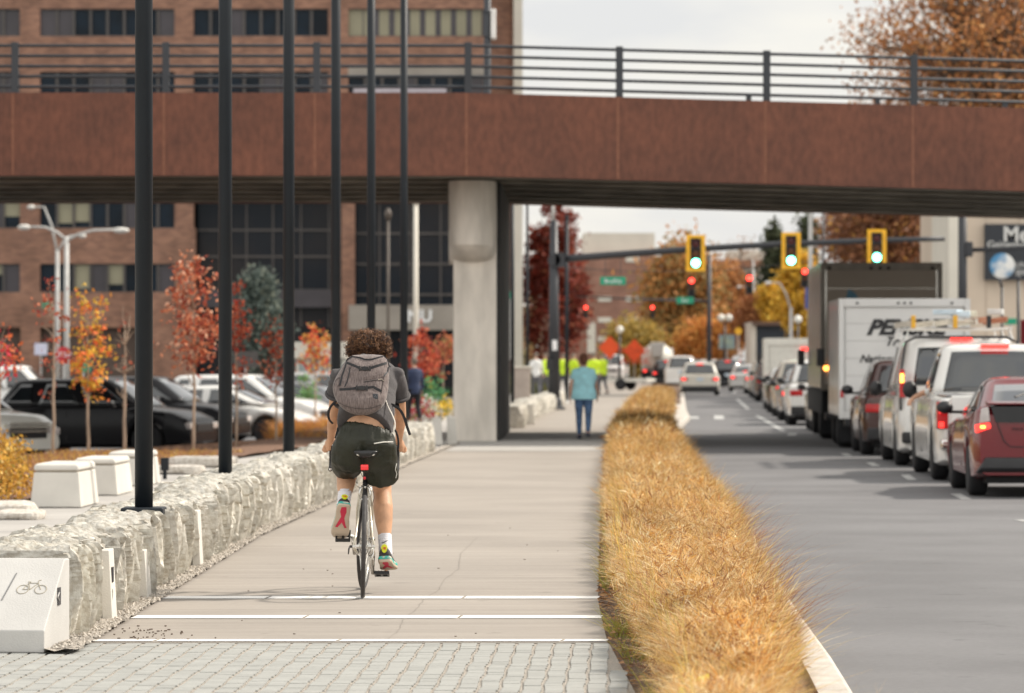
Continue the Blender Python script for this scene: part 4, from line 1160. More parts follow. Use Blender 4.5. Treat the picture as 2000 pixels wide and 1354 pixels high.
ptree('autumn_tree', 'bright yellow pointed tree, the smaller one left of the blue banner', 1528, 260, -.2, 565, 670, 55, 3000, .16, YL, [3, 3, 1], nclump=60, trunk_r=.12, nlimb=14, group=GT, cone=True)
ptree('autumn_tree', 'tall bright yellow tree beside the blue banner', 1562, 240, -.2, 480, 690, 84, 6500, .16, YL, [3, 3, 1], nclump=80, trunk_r=.14, nlimb=14, group=GT)
ptree('autumn_tree', 'pale brown bare topped tree behind the middle signal', 1435, 420, -.2, 440, 690, 130, 900, .2, [(.4, .3, .22), (.35, .2, .12)], [2, 1], nclump=90, trunk_r=.3, nlimb=70, group=GT, shell=.2)
ptree('pine_tree', 'dark pine top between the first and second green lights', 1512, 310, -.2, 405, 700, 85, 5500, .22, [(.075, .09, .05), (.12, .13, .07), (.05, .06, .04)], [4, 2, 2], nclump=110, trunk_r=.25, nlimb=26, cone=True, group='dark pines beyond the bridge')
ptree('pine_tree', 'dark pine top right of the second green light', 1578, 300, -.2, 405, 700, 95, 5500, .22, [(.075, .09, .05), (.12, .13, .07), (.05, .06, .04)], [4, 2, 2], nclump=110, trunk_r=.25, nlimb=26, cone=True, group='dark pines beyond the bridge')
ptree('autumn_tree', 'broad yellow tree filling the gap left of the tall yellow one', 1510, 275, -.2, 535, 690, 70, 3600, .17, YL, [2, 4, 1], nclump=70, trunk_r=.13, nlimb=14, group=GT)
# distant belt of woods that closes the view
cl = []
for k in range(420):
    d = rnd.uniform(480, 620); px = rnd.uniform(-400, 2500); cl.append((tpx(px, d), d, rnd.uniform(0, 8.5) ** 1.0))
V, Fc, C = leaf_cloud(cl, 3.2, 26000, .7, [(.30, .18, .10), (.22, .18, .09), (.36, .22, .1), (.14, .13, .08)], [3, 3, 2, 2], .6)
tag(link('woods', rawmesh('woods', V, Fc, False, C), M_leaf), label='far belt of autumn woods closing the road', kind='stuff')
n = 7000; d = NR.uniform(135, 210, n); X = tpx(1085, d) + NR.uniform(-3.2, .2, n)
tuft('green_hedge', 'low dark green hedge behind the workers', X, d + 40, np.full(n, 0), n, .9 * NR.uniform(.6, 1.1, n), np.full(n, .1), [(.10, .11, .04), (.16, .15, .05)], [1, 1])

# ------------------------------------------------------------------ far buildings
def pbox(mb, px0, px1, y0, y1, d, dep=8): mb.bx(tpx(px0, d), tpx(px1, d), d, d + dep, zpx(y1, d), zpx(y0, d))
d = 390
fb = empty('brick_building', (0, 0, 0), 0, 'far brick building with pale flat top beyond the crimson maple', 'building')
mb = MB(); pbox(mb, 1060, 1290, 500, 730, d, 20); mb.build('wall', M_brickf, fb)
mb = MB(); pbox(mb, 1140, 1279, 455, 499.8, d + 2, 14); mb.build('roof_storey', M_cream, fb)
for y in (500, 577, 618, 655):
    for x in (1168, 1222):
        if y == 500 and x == 1168: continue
        mb = MB(); pbox(mb, x, x + 26, y + 2, y + 12, d - .1, .3); mb.build('window', M_cream, fb)
mb = MB(); pbox(mb, 1147, 1163, 630, 690, d - .2, .3); mb.build('doorway', M_cream, fb)
d = 150
rb = empty('beige_building', (0, 0, 0), 0, 'beige siding building with dark sign board at the right frame edge', 'building')
mb = MB(); pbox(mb, 1872, 2300, 330, 760, d, 14); mb.build('wall', M_beige, rb)
mb = MB(); pbox(mb, 1853, 1872, 330, 760, d - .3, 6); mb.build('corner_trim', M_cream, rb)
mb = MB()
for x in (1925, 1990, 2060, 2140): pbox(mb, x, x + 1.2, 330, 760, d - .02, .03)
mb.build('siding_seam', mat('seam', (.42, .34, .27), .8), rb)
sg = empty('shop_sign', (0, 0, 0), 0, 'dark sign board with white letters and a blue white globe', 'sign')
mb = MB(); pbox(mb, 1924, 2090, 438, 547, d - .35, .3); mb.build('board', mat('sign_slate', (.022, .026, .034), .6), sg)
M_let = mat('sign_letter', (.60, .60, .58), .6)
text_part('letters', 'Me', 41 / F * d, M_let, sg, (tpx(1959, d - .4), d - .36, zpx(472, d)), extrude=.02, bold=.02)
text_part('letters', 'Gainesboro', 20 / F * d, M_let, sg, (tpx(1928, d - .4), d - .36, zpx(485, d)), extrude=.02, bold=.004)
text_part('small_letters', 'UNI\nSER', 15 / F * d, M_let, sg, (tpx(1983, d - .4), d - .36, zpx(523, d)), extrude=.02)
mb = MB(); mb.ball((tpx(1955, d), d - .36, zpx(520, d)), (25 / F * d, .06, 25 / F * d), 24, 14)
mb.build('globe', mat('globe_print', (.75, .75, .73), .5, c2=(.05, .22, .42), scale=1.6, lo=.40, hi=.56), sg, smooth=True)
d = 250
db = empty('dark_storefront', (0, 0, 0), 0, 'low dark storefront with brown roof line behind the white van', 'building')
mb = MB(); pbox(mb, 1476, 1640, 636, 740, d, 10); mb.build('wall', mat('navy_dark', (.02, .028, .04), .6), db)
mb = MB(); pbox(mb, 1470, 1640, 628, 636, d - .5, 10); mb.build('roof', mat('roof_brown', (.13, .08, .06), .8), db)
mb = MB(); pbox(mb, 1465, 1477, 630, 740, d - .2, 5); mb.build('pillar', M_cream, db)
d = 380
wh = empty('white_house', (0, 0, 0), 0, 'white gabled house between the autumn trees', 'house')
mb = MB(); pbox(mb, 1428, 1475, 575, 720, d, 9); mb.build('wall', M_sw, wh)
mb = MB(); mb.prism([(tpx(1422, d), zpx(576, d)), (tpx(1481, d), zpx(576, d)), (tpx(1452, d), zpx(555, d))], d - .4, d + 9.4); mb.build('roof', mat('roof_grey', (.3, .28, .27), .8), wh)
for x in (1436, 1458):
    mb = MB(); pbox(mb, x, x + 8, 590, 605, d - .05, .2); mb.build('window', M_glassg, wh)
d = 420
w2 = empty('white_house', (0, 0, 0), 0, 'pale commercial block with brown roof behind the red signals', 'building')
mb = MB(); pbox(mb, 1425, 1500, 490, 560, d, 9); mb.build('wall', M_cream, w2)
mb = MB(); pbox(mb, 1400, 1540, 508, 522, d - 1, 10); mb.build('roof', mat('roof_rust', (.28, .14, .09), .8), w2)
for x in (1432, 1446, 1462, 1478):
    mb = MB(); pbox(mb, x, x + 7, 530, 545, d - .1, .3); mb.build('window', M_glassg, w2)
d = 165
ks = empty('kiosk', (0, 0, 0), 0, 'cream kiosk with pale glass behind the cyclist and fourth pole', 'kiosk')
mb = MB(); pbox(mb, 578, 672, 700, 790, d, 4); mb.build('wall', mat('kiosk_glass', (.34, .40, .40), .3, var=.3, scale=1), ks)
mb = MB(); pbox(mb, 574, 676, 668, 700, d - .3, 4.6); mb.build('roof', M_cream, ks)
mb = MB()
for x in (578, 600, 622, 645, 668): pbox(mb, x, x + 5, 700, 790, d - .1, .15)
mb.build('mullion', M_cream, ks)

# ------------------------------------------------------------------ masts, signals, lamps, signs
M_mast = mat('mast_black', (.028, .030, .036), .45, var=.1, scale=2)
M_yel = mat('backplate_yellow', (.95, .50, .02), .5, var=.05)
E_green = emis('green_lens', (.18, 1.0, .62), 9.0)
E_red = emis('red_lens', (1.0, .05, .03), 5.0)
E_redd = mat('red_lens_off', (.10, .005, .005), .3); E_amb = mat('amber_lens_off', (.14, .04, .0), .3)
M_pole2 = mat('galvanised', (.48, .47, .45), .5, metal=.0, var=.08)
def signal(px, py, d, label, lit='g', plate=True, group=None, s=1.0):
    """three lens signal head facing the camera; px,py is the centre of the head"""
    o = empty('traffic_light', (tpx(px, d), d - .25, zpx(py, d)), 0, label, 'traffic light', group)
    if plate:
        mb = MB()
        for (a, b, c, e) in ((-.30, -.17, -.57, .57), (.17, .30, -.57, .57), (-.17, .17, .47, .57), (-.17, .17, -.57, -.47)): mb.bx(a * s, b * s, .0, .012, c * s, e * s)
        mb.build('backplate', M_yel, o, bevel=.004)
    mb = MB(); mb.bx(-.17 * s, .17 * s, -.02, .2, -.47 * s, .47 * s); mb.build('housing', M_blk, o, bevel=.02)
    for k, (z, c) in enumerate(((.31, 'r'), (0, 'y'), (-.31, 'g'))):
        on = c == lit
        m_ = {'r': E_red if on else E_redd, 'y': E_amb, 'g': E_green if on else M_blk}[c]
        mb = MB(); mb.lathe([(0, -.05), (.10 * s, -.045), (.13 * s, -.022), (.13 * s, -.018)], (0, 0, z * s), 'Y', 18); mb.build('lens', m_, o)
        mb = MB()
        pts = [(.145 * s * cos(a), -.02, z * s + .145 * s * sin(a)) for a in np.linspace(-.3, pi + .3, 10)]
        for p, q in zip(pts[:-1], pts[1:]): mb.quad(p, q, (q[0], -.2, q[2]), (p[0], -.2, p[2]))
        mb.build('visor', M_blk, o, solid=.006)
    return o
d = 121
m1 = empty('signal_mast', (tpx(1082, d), d, -.02), 0, 'thick black signal mast whose long arm carries three green lights', 'signal mast')
mb = MB(); mb.cyl((0, 0, 0), (0, 0, zpx(430, d)), .20, .115, 16); mb.build('shaft', M_mast, m1, smooth=True)
mb = MB(); mb.cyl((-.03, 0, zpx(430, d)), (-.03, 0, zpx(385, d)), .06, .05, 10); mb.build('luminaire_post', M_pole2, m1, smooth=True)
mb = MB(); mb.lathe([(0, 0), (.36, 0), (.36, .08), (.27, .12), (.24, .34), (.2, .38), (0, .38)]); mb.build('base_plate', M_mast, m1)
mb = MB(); mb.cyl((0, -.2, zpx(507, d)), (0, .2, zpx(507, d)), .2, .2, 12); mb.box((.2, 0, zpx(507, d)), (.3, .4, .45)); mb.build('bracket', M_mast, m1)
a0, a1 = (.2, 0, zpx(505, d)), (tpx(1845, d) - tpx(1082, d), 0, zpx(465, d))
am = [Vector(a0).lerp(Vector(a1), t) + Vector((0, 0, .10 * sin(t * pi))) for t in np.linspace(0, 1, 14)]
mb = MB(); mb.tube(am, [.12 - .045 * k / 13 for k in range(14)], 12); mb.build('mast_arm', M_mast, m1, smooth=True)
mb = MB(); mb.box((-.12, -.22, 1.45), (.24, .12, .34)); mb.build('push_button', M_blk, m1)
mb = MB(); mb.box((.02, -.21, 2.05), (.15, .03, .32)); mb.build('notice', M_sw, m1)
GS = 'green lights on the long mast arm'
signal(1358, 495, d, 'green lit traffic light with yellow backplate, leftmost of the three on the arm', 'g', group=GS)
signal(1544, 490, d, 'green lit traffic light with yellow backplate, middle of the three on the arm', 'g', group=GS)
signal(1711, 484, d, 'green lit traffic light just above the grey box truck', 'g', group=GS)
def street_sign(px, py, w, h, d, label, txt, hang=0, post=None):
    o = empty('street_sign', (tpx(px, d), d - .15, zpx(py, d)), 0, label, 'street sign')
    W_, H_ = w / F * d, h / F * d
    mb = MB(); mb.box((0, 0, 0), (W_, .03, H_)); mb.build('sign_panel', M_signg, o, bevel=.01)
    if txt: text_part('lettering', txt, H_ * .72, M_sw, o, (0, -.022, -H_ * .24), align='CENTER', extrude=.003)
    if hang:
        mb = MB(); mb.cyl((-W_ * .3, .0, H_ / 2), (-W_ * .3, .1, H_ / 2 + hang), .012, .012, 6); mb.cyl((W_ * .3, 0, H_ / 2), (W_ * .3, .1, H_ / 2 + hang), .012, .012, 6); mb.build('hanger', M_mast, o)
    if post: mb = MB(); mb.cyl((0, .05, -post), (0, .05, H_ / 2), .04, .04, 8); mb.build('post', M_pole2, o)
    return o
street_sign(1197, 549, 50, 16, d, 'green street name sign hanging below the long mast arm', 'Bradley', .62)
d = 128
m2 = empty('signal_mast', (tpx(1880, d), d, 0), 0, 'thick black signal mast at the right, before the beige wall', 'signal mast')
mb = MB(); mb.cyl((0, 0, 0), (0, 0, 8.2), .17, .135, 16); mb.build('shaft', M_mast, m2, smooth=True)
mb = MB(); mb.box((.2, 0, zpx(487, d)), (.26, .4, .5)); mb.build('bracket', M_mast, m2, bevel=.04)
mb = MB(); mb.tube([(.2, 0, zpx(489, d)), (2.0, 0, zpx(484, d)), (5, 0, zpx(480, d))], [.075, .07, .06], 10); mb.build('mast_arm', M_mast, m2, smooth=True)
d = 232
m3 = empty('signal_mast', (tpx(1385, d), d, 0), 0, 'far dark signal mast with thin arm reaching left', 'signal mast')
mb = MB(); mb.cyl((0, 0, 0), (0, 0, zpx(498, d)), .16, .12, 12); mb.build('shaft', M_mast, m3, smooth=True)
mb = MB(); mb.tube([(0, 0, zpx(588, d)), (-4, 0, zpx(585, d)), (tpx(1122, d) - tpx(1385, d), 0, zpx(579, d))], [.075, .06, .04], 8); mb.build('mast_arm', M_mast, m3, smooth=True)
GR = 'red lights beyond the bridge'
signal(1144, 609, d, 'far red traffic light nearest the crimson maple', 'r', False, GR, .8)
signal(1274, 609, d, 'far red traffic light over the orange roadwork signs', 'r', False, GR, .8)
street_sign(1338, 587, 34, 13, d - .3, 'far green street sign on the thin dark arm', 'Elm')
d = 178
sw = empty('span_wire', (0, 0, 0), 0, 'thin cable carrying three red lights across the road', 'cable')
wp = [Vector((tpx(x, d), d, zpx(y, d))) for x, y in ((1600, 505), (1570, 512), (1463, 524), (1350, 530), (1200, 530), (1110, 522))]
mb = MB(); mb.tube(wp, .02, 5); mb.build('cable', M_mast, sw)
signal(1350, 561, d, 'red traffic light directly under the leftmost green one', 'r', False, GR, .95)
signal(1463, 556, d, 'red traffic light hanging midway between two green ones', 'r', False, GR, .95)
signal(1571, 543, d, 'red traffic light beside the blue banner', 'r', False, GR, .95)
for (px, w, y0, d, lab, mm, nm) in ((1583, 10, 405, 170, 'pale tall pole left of the grey box truck', M_pole2, 'utility_pole'), (1608, 5, 380, 180, 'thin dark utility pole crossing the trees', M_mast, 'utility_pole'),
                             (1001, 8, 380, 92, 'thin black pole right beside the dark face of the pier', M_pole, 'light_pole'), (1030, 6, 380, 112, 'thin black pole between the pale column and maple', M_pole, 'light_pole'),
                             (1107, 8, 425, 150, 'thin black pole just right of the thick signal mast', M_pole, 'light_pole'), (1957, 6, 560, 100, 'short black post with curved top before the beige wall', M_mast, 'bollard_post'),
                             (1989, 7, 545, 96, 'black post at the right frame edge above the vans', M_mast, 'bollard_post'), (1471, 5, 510, 330, 'far grey pole behind the red lights', M_pole2, 'utility_pole'),
                             (812, 11, 398, 118, 'white painted mast right of the farthest black pole', M_cream, 'lamp_mast'), (758, 6, 430, 140, 'slender brown lamp post before the dark glazing', mat('bronze_pole', (.09, .07, .055), .5), 'lamp_mast')):
    o = empty(nm, (tpx(px, d), d, -.1), 0, lab, 'pole'); r = w / 2 / F * d
    mb = MB(); H_ = zpx(y0, d) + .1
    mb.cyl((0, 0, 0), (0, 0, H_), r, r * .85, 12); mb.build('shaft', mm, o, smooth=True)
    mb = MB()
    if px == 1957: mb.tube([(0, 0, H_ - .02), (-.04, 0, H_ + .12), (-.12, 0, H_ + .2)], [r, r * .9, r * .5], 8)
    elif px == 758: mb.lathe([(0, 0), (.1, .02), (.14, .25), (.05, .42), (0, .44)], (0, 0, H_))
    else: mb.lathe([(0, 0), (r * 1.25, 0), (r * 1.25, .05), (r * .6, .1), (0, .12)], (0, 0, H_ - .02))
    mb.build('cap', mm, o, smooth=True)
def lamp(px, y0, d, arms, label, z0=LOTZ):
    o = empty('street_lamp', (tpx(px, d), d, z0), 0, label, 'street lamp')
    H_ = zpx(y0, d) - z0
    mb = MB(); mb.cyl((0, 0, 0), (0, 0, H_), .11, .085, 12); mb.build('shaft', M_pole2, o, smooth=True)
    for (ex, ey, r) in arms:
        x1, z1 = (ex - px) / F * d, zpx(ey, d) - z0
        mb = MB(); mb.tube([(0, 0, H_ - .15), (x1 * .2, 0, H_ - .15 + (z1 - H_ + .15) * .6), (x1 * .45, 0, z1 - .02), (x1 * .8, 0, z1)], [.055, .05, .045, .04], 8); mb.build('arm', M_pole2, o, smooth=True)
        mb = MB(); mb.ball((x1 * .9, 0, z1 - .02), (abs(x1) * .14, .17, .11), 12, 8); mb.build('lamp_head', mat('lamp_housing', (.62, .60, .56), .4), o, smooth=True)
    return o
lamp(130, 462, 140, ((38, 443, 1), (248, 449, 1)), 'pale street lamp with two arched arms before the brick wall, the nearer one')
lamp(112, 488, 172, ((55, 404, 1), (166, 460, 1)), 'pale street lamp pole standing just left behind the nearer lamp')
lamp(1545, 600, 200, ((1495, 552, 1),), 'cobra head lamp arching left by the yellow trees', 0)
lamp(1475, 590, 300, ((1440, 560, 1),), 'small far cobra head lamp above the white house', 0)
def globe_lamp(xs_, py, d, label):
    cx = sum(xs_) / len(xs_); o = empty('globe_lamp', (tpx(cx, d), d, 0), 0, label, 'globe lamp')
    z = zpx(py, d); mb = MB(); mb.cyl((0, 0, 0), (0, 0, z - .25), .10, .06, 10)
    if len(xs_) > 1: mb.tube([((xs_[0] - cx) / F * d, 0, z - .25), (0, 0, z - .38), ((xs_[1] - cx) / F * d, 0, z - .25)], .04, 8)
    mb.build('post', M_mast, o, smooth=True)
    for x in xs_:
        mb = MB(); mb.ball(((x - cx) / F * d, 0, z), .25, 12, 8); mb.build('globe', mat('globe_white', (.78, .77, .70), .3), o, smooth=True)
globe_lamp((1408, 1423), 621, 250, 'twin globe lamp on a dark post behind the traffic')
globe_lamp((1210,), 644, 240, 'single globe lamp above the left orange sign')
globe_lamp((1558,), 624, 230, 'single globe lamp before the yellow trees')
globe_lamp((1545,), 604, 290, 'higher far globe lamp in the yellow leaves')
# blue banner, roadwork diamonds, round sign, left hand signs
def flat_sign(nm, px, py, w, h, d, m_, label, cat, shape='rect', z0=0, txt=None, tc_=None, back=False):
    o = empty(nm, (tpx(px, d), d, z0), 0, label, cat); z = zpx(py, d) - z0; W_, H_ = w / 2 / F * d, h / 2 / F * d
    mb = MB()
    if shape == 'rect': poly = [(-W_, z - H_), (W_, z - H_), (W_, z + H_), (-W_, z + H_)]
    elif shape == 'diamond': poly = [(0, z - H_), (W_, z), (0, z + H_), (-W_, z)]
    else:
        n_ = 8 if shape == 'oct' else 24; a0_ = pi / 8 if shape == 'oct' else 0
        poly = [(W_ * cos(2 * pi * k / n_ + a0_), z + H_ * sin(2 * pi * k / n_ + a0_)) for k in range(n_)]
    mb.prism(poly, -.05, -.02); mb.build('sign_panel', m_, o)
    mb = MB(); mb.cyl((0, 0, 0), (0, 0, z + H_ * .8), .035, .035, 8); mb.build('post', M_pole2, o)
    if txt: text_part('lettering', txt, H_ * .85, tc_ or M_sw, o, (0, -.056, z - H_ * .3), align='CENTER', extrude=.003, bold=.004)
    return o
M_or = mat('sign_orange', (.85, .10, .02), .6, var=.08, scale=1.5)
flat_sign('roadwork_sign', 1239, 685, 44, 46, 262, M_or, 'orange diamond roadwork sign, the nearer right hand one', 'road sign', 'diamond', txt='ROAD\nWORK', tc_=mat('sign_print', (.6, .07, .02), .6))
flat_sign('roadwork_sign', 1191, 679, 44, 46, 275, M_or, 'orange diamond roadwork sign behind the white work truck', 'road sign', 'diamond')
flat_sign('street_banner', 1579, 580, 14, 48, 185, mat('banner_blue', (.07, .10, .32), .6), 'blue vertical banner beside the pale pole', 'banner')
flat_sign('warning_sign', 1442, 647, 14, 14, 235, mat('sign_amber', (.8, .42, .02), .5), 'round amber sign above the stopped cars', 'road sign', 'round')
flat_sign('stop_sign', 124, 692, 31, 31, 134, mat('sign_red', (.52, .02, .03), .5), 'red octagonal stop sign at the lamp pole in the car park', 'stop sign', 'oct', LOTZ, txt='STOP')
flat_sign('notice_sign', 80, 682, 25, 23, 185, mat('notice_lilac', (.50, .52, .74), .6, c2=(.75, .74, .80), scale=4), 'small pale blue notice sign on a post at the far left', 'sign', 'rect', LOTZ)
street_sign(92, 596, 17, 12, 176, 'small green street sign blade on the pale lamp pole', None)
street_sign(163, 716, 30, 22, 150, 'green sign panel behind the orange young tree', None, post=1.2)
street_sign(996, 577, 14, 14, 150, 'small green sign between pier and pale column', None, post=2.5)
street_sign(1972, 628, 24, 12, 120, 'small green sign at the right over the van roof', None, post=2.4)
flat_sign('board_sign', 480, 702, 48, 32, 138, M_frame, 'dark rectangular board below the spruce', 'sign board', 'rect', LOTZ)
flat_sign('parking_sign', 1378, 662, 14, 14, 300, mat('notice_blue', (.3, .4, .6), .6), 'tiny pale blue sign above the stopped cars', 'road sign')
flat_sign('shop_poster', 1420, 668, 32, 28, 280, mat('poster', (.42, .50, .34), .6, c2=(.12, .2, .34), scale=1.2), 'green and blue poster board behind the silver suv', 'sign board')
flat_sign('red_banner', 2002, 660, 18, 70, 86, mat('banner_red', (.42, .02, .04), .6), 'red banner cut by the right frame edge', 'banner')
cb = empty('utility_cabinet', (tpx(1019, 104), 104, 0), 0, 'tall weathered grey utility cabinet beyond the pier', 'cabinet')
mb = MB(); mb.box((0, 0, .72), (.46, .45, 1.25)); mb.build('body', mat('cabinet_grey', (.40, .34, .30), .7, var=.12, scale=3), cb, bevel=.02)
mb = MB(); mb.box((0, 0, 1.37), (.52, .5, .06)); mb.build('lid', M_cream, cb, bevel=.01)
mb = MB(); mb.box((0, 0, .04), (.5, .5, .09)); mb.build('plinth', M_conc, cb)
for i, (px, d, lab) in enumerate(((852, 71, 'tall white concrete fin, left of the pair at the wall end'), (880, 71.5, 'white concrete fin touching the foot of the pier'), (995, 92, 'white concrete fin beyond the pier beside thin pole'), (1035, 93, 'small white fin before the grey cabinet'))):
    o = empty('concrete_fin', (tpx(px, d), d, 0), 0, lab, 'concrete fin', 'white fins near the bridge pier')
    mb = MB(); mb.prism([(-.07, 0), (.12, 0), (.08, .5), (-.07, .5)], -.06, .3); mb.build('fin', M_conc_w, o, bevel=.01)
for (px, d, w, h, lab) in ((832, 100, .5, .55, 'pale square planter behind the man in navy'), (872, 106, .4, .6, 'cream planter box left of the pier'), (806, 104, .35, .5, 'cream planter at the feet of the man in navy')):
    o = empty('planter', (tpx(px, d), d, -.2), 0, lab, 'planter', 'pale planters left of the pier')
    mb = MB(); mb.box((0, 0, h / 2), (w * .85, w * .85, h), taper=1.18); mb.build('tub', M_conc_w, o, bevel=.02)
    mb = MB(); mb.box((0, 0, h + .01), (w * .8, w * .8, .03)); mb.build('soil_top', M_mulch, o)
# ------------------------------------------------------------------ vehicles
M_tyre = mat('tyre', (.018, .018, .020), .85, var=.15, scale=20)
M_rim = mat('rim', (.55, .55, .56), .3, metal=.8, var=.05)
M_under = mat('underbody', (.012, .012, .013), .9)
M_cglass = mat('car_glass', (.012, .016, .020), .05, var=.2, scale=1, spec=.9, coat=.8)
M_trim = mat('black_trim', (.018, .018, .020), .45)
M_tail = mat('tail_red', (.45, .01, .012), .15, coat=.5, var=.1)
E_tail = mat('tail_lit', (.9, .02, .02), .3, emit=(1.0, .05, .035), estr=1.7)
E_amb2 = mat('brake_core', (1, .3, .05), .3, emit=(1.0, .35, .06), estr=5)
M_clear = mat('clear_lens', (.55, .50, .48), .1, coat=.6)
M_plate = mat('plate', (.62, .66, .70), .5, c2=(.35, .48, .60), scale=14)
M_chrome = mat('chrome', (.70, .69, .67), .12, metal=1.0)
CP = {'white': (.74, .73, .70), 'champagne': (.66, .64, .58), 'silver': (.46, .45, .43), 'tan': (.44, .39, .32), 'black': (.012, .012, .014), 'red': (.15, .005, .010), 'maroon': (.062, .030, .028), 'grey': (.20, .20, .205), 'blue': (.05, .08, .14), 'cream': (.58, .55, .48)}
def cpaint(c): return mat('paint_' + c, CP[c], .25, .15 if c in ('silver', 'tan', 'grey', 'red', 'maroon') else 0, var=.05, scale=1.2, coat=0 if c == 'black' else .7, spec=.22 if c == 'black' else .5)
TYPES = {
 'sedan': dict(L=4.75, W=1.82, H=1.45, r=.33, ra=1.05, fa=3.85, top=[(0, .86), (.15, .98), (.9, 1.0), (3.4, .96), (4.3, .84), (4.7, .66), (4.75, .55)], gh=(.75, 1.55, 2.75, 3.55, .94, 1.45, .80, .60)),
 'hatch': dict(L=4.55, W=1.76, H=1.47, r=.33, ra=.93, fa=3.63, top=[(0, 1.02), (.12, 1.13), (.9, 1.02), (3.3, .95), (4.1, .82), (4.45, .66), (4.55, .55)], gh=(.28, 1.5, 2.45, 3.55, .98, 1.47, .78, .56)),
 'suv': dict(L=4.75, W=1.90, H=1.70, r=.36, ra=.95, fa=3.75, top=[(0, 1.02), (.15, 1.08), (3.4, 1.08), (4.3, .98), (4.68, .82), (4.75, .6)], gh=(.12, .55, 2.75, 3.6, 1.05, 1.70, .88, .68)),
 'pickup': dict(L=5.85, W=2.0, H=1.93, r=.40, ra=1.2, fa=4.9, top=[(0, 1.16), (.1, 1.18), (4.2, 1.18), (5.3, 1.12), (5.8, 1.0), (5.85, .7)], gh=(2.05, 2.25, 3.6, 4.35, 1.16, 1.93, .92, .72)),
 'van': dict(L=5.6, W=2.02, H=2.08, r=.37, ra=1.1, fa=4.55, top=[(0, 1.12), (.12, 1.15), (4.5, 1.12), (5.2, 1.0), (5.5, .85), (5.6, .6)], gh=(.10, .24, 3.7, 4.65, 1.12, 2.08, .97, .80)),
}
def wheel(parent, x, y, r, w=.24, side=1, rim=True, name='wheel'):
    mb = MB()
    prof = [(r * .60, -w / 2), (r * .86, -w / 2), (r * .97, -w * .40), (r, -w * .22), (r, w * .22), (r * .97, w * .40), (r * .86, w / 2), (r * .60, w / 2)]
    mb.lathe(prof, (x, y, r), 'X', 24); o = mb.build(name, M_tyre, parent, smooth=True)
    if rim:
        s = side; mb = MB()
        mb.lathe([(0, s * (w * .30)), (r * .2, s * (w * .33)), (r * .56, s * (w * .20)), (r * .62, s * (w * .46)), (r * .64, s * (w * .46))], (x, y, r), 'X', 20)
        ro = mb.build('rim', M_rim, o, smooth=True)
        mb = MB()
        for k in range(5):
            a = 2 * pi * k / 5; 
            mb.tube([(x + s * w * .36, y + r * .28 * cos(a - .22), r + r * .28 * sin(a - .22)), (x + s * w * .30, y + r * .50 * cos(a), r + r * .50 * sin(a)), (x + s * w * .36, y + r * .28 * cos(a + .22), r + r * .28 * sin(a + .22))], .03 * r / .33, 5)
        mb.build('rim_hole', M_trim, o)
    return o
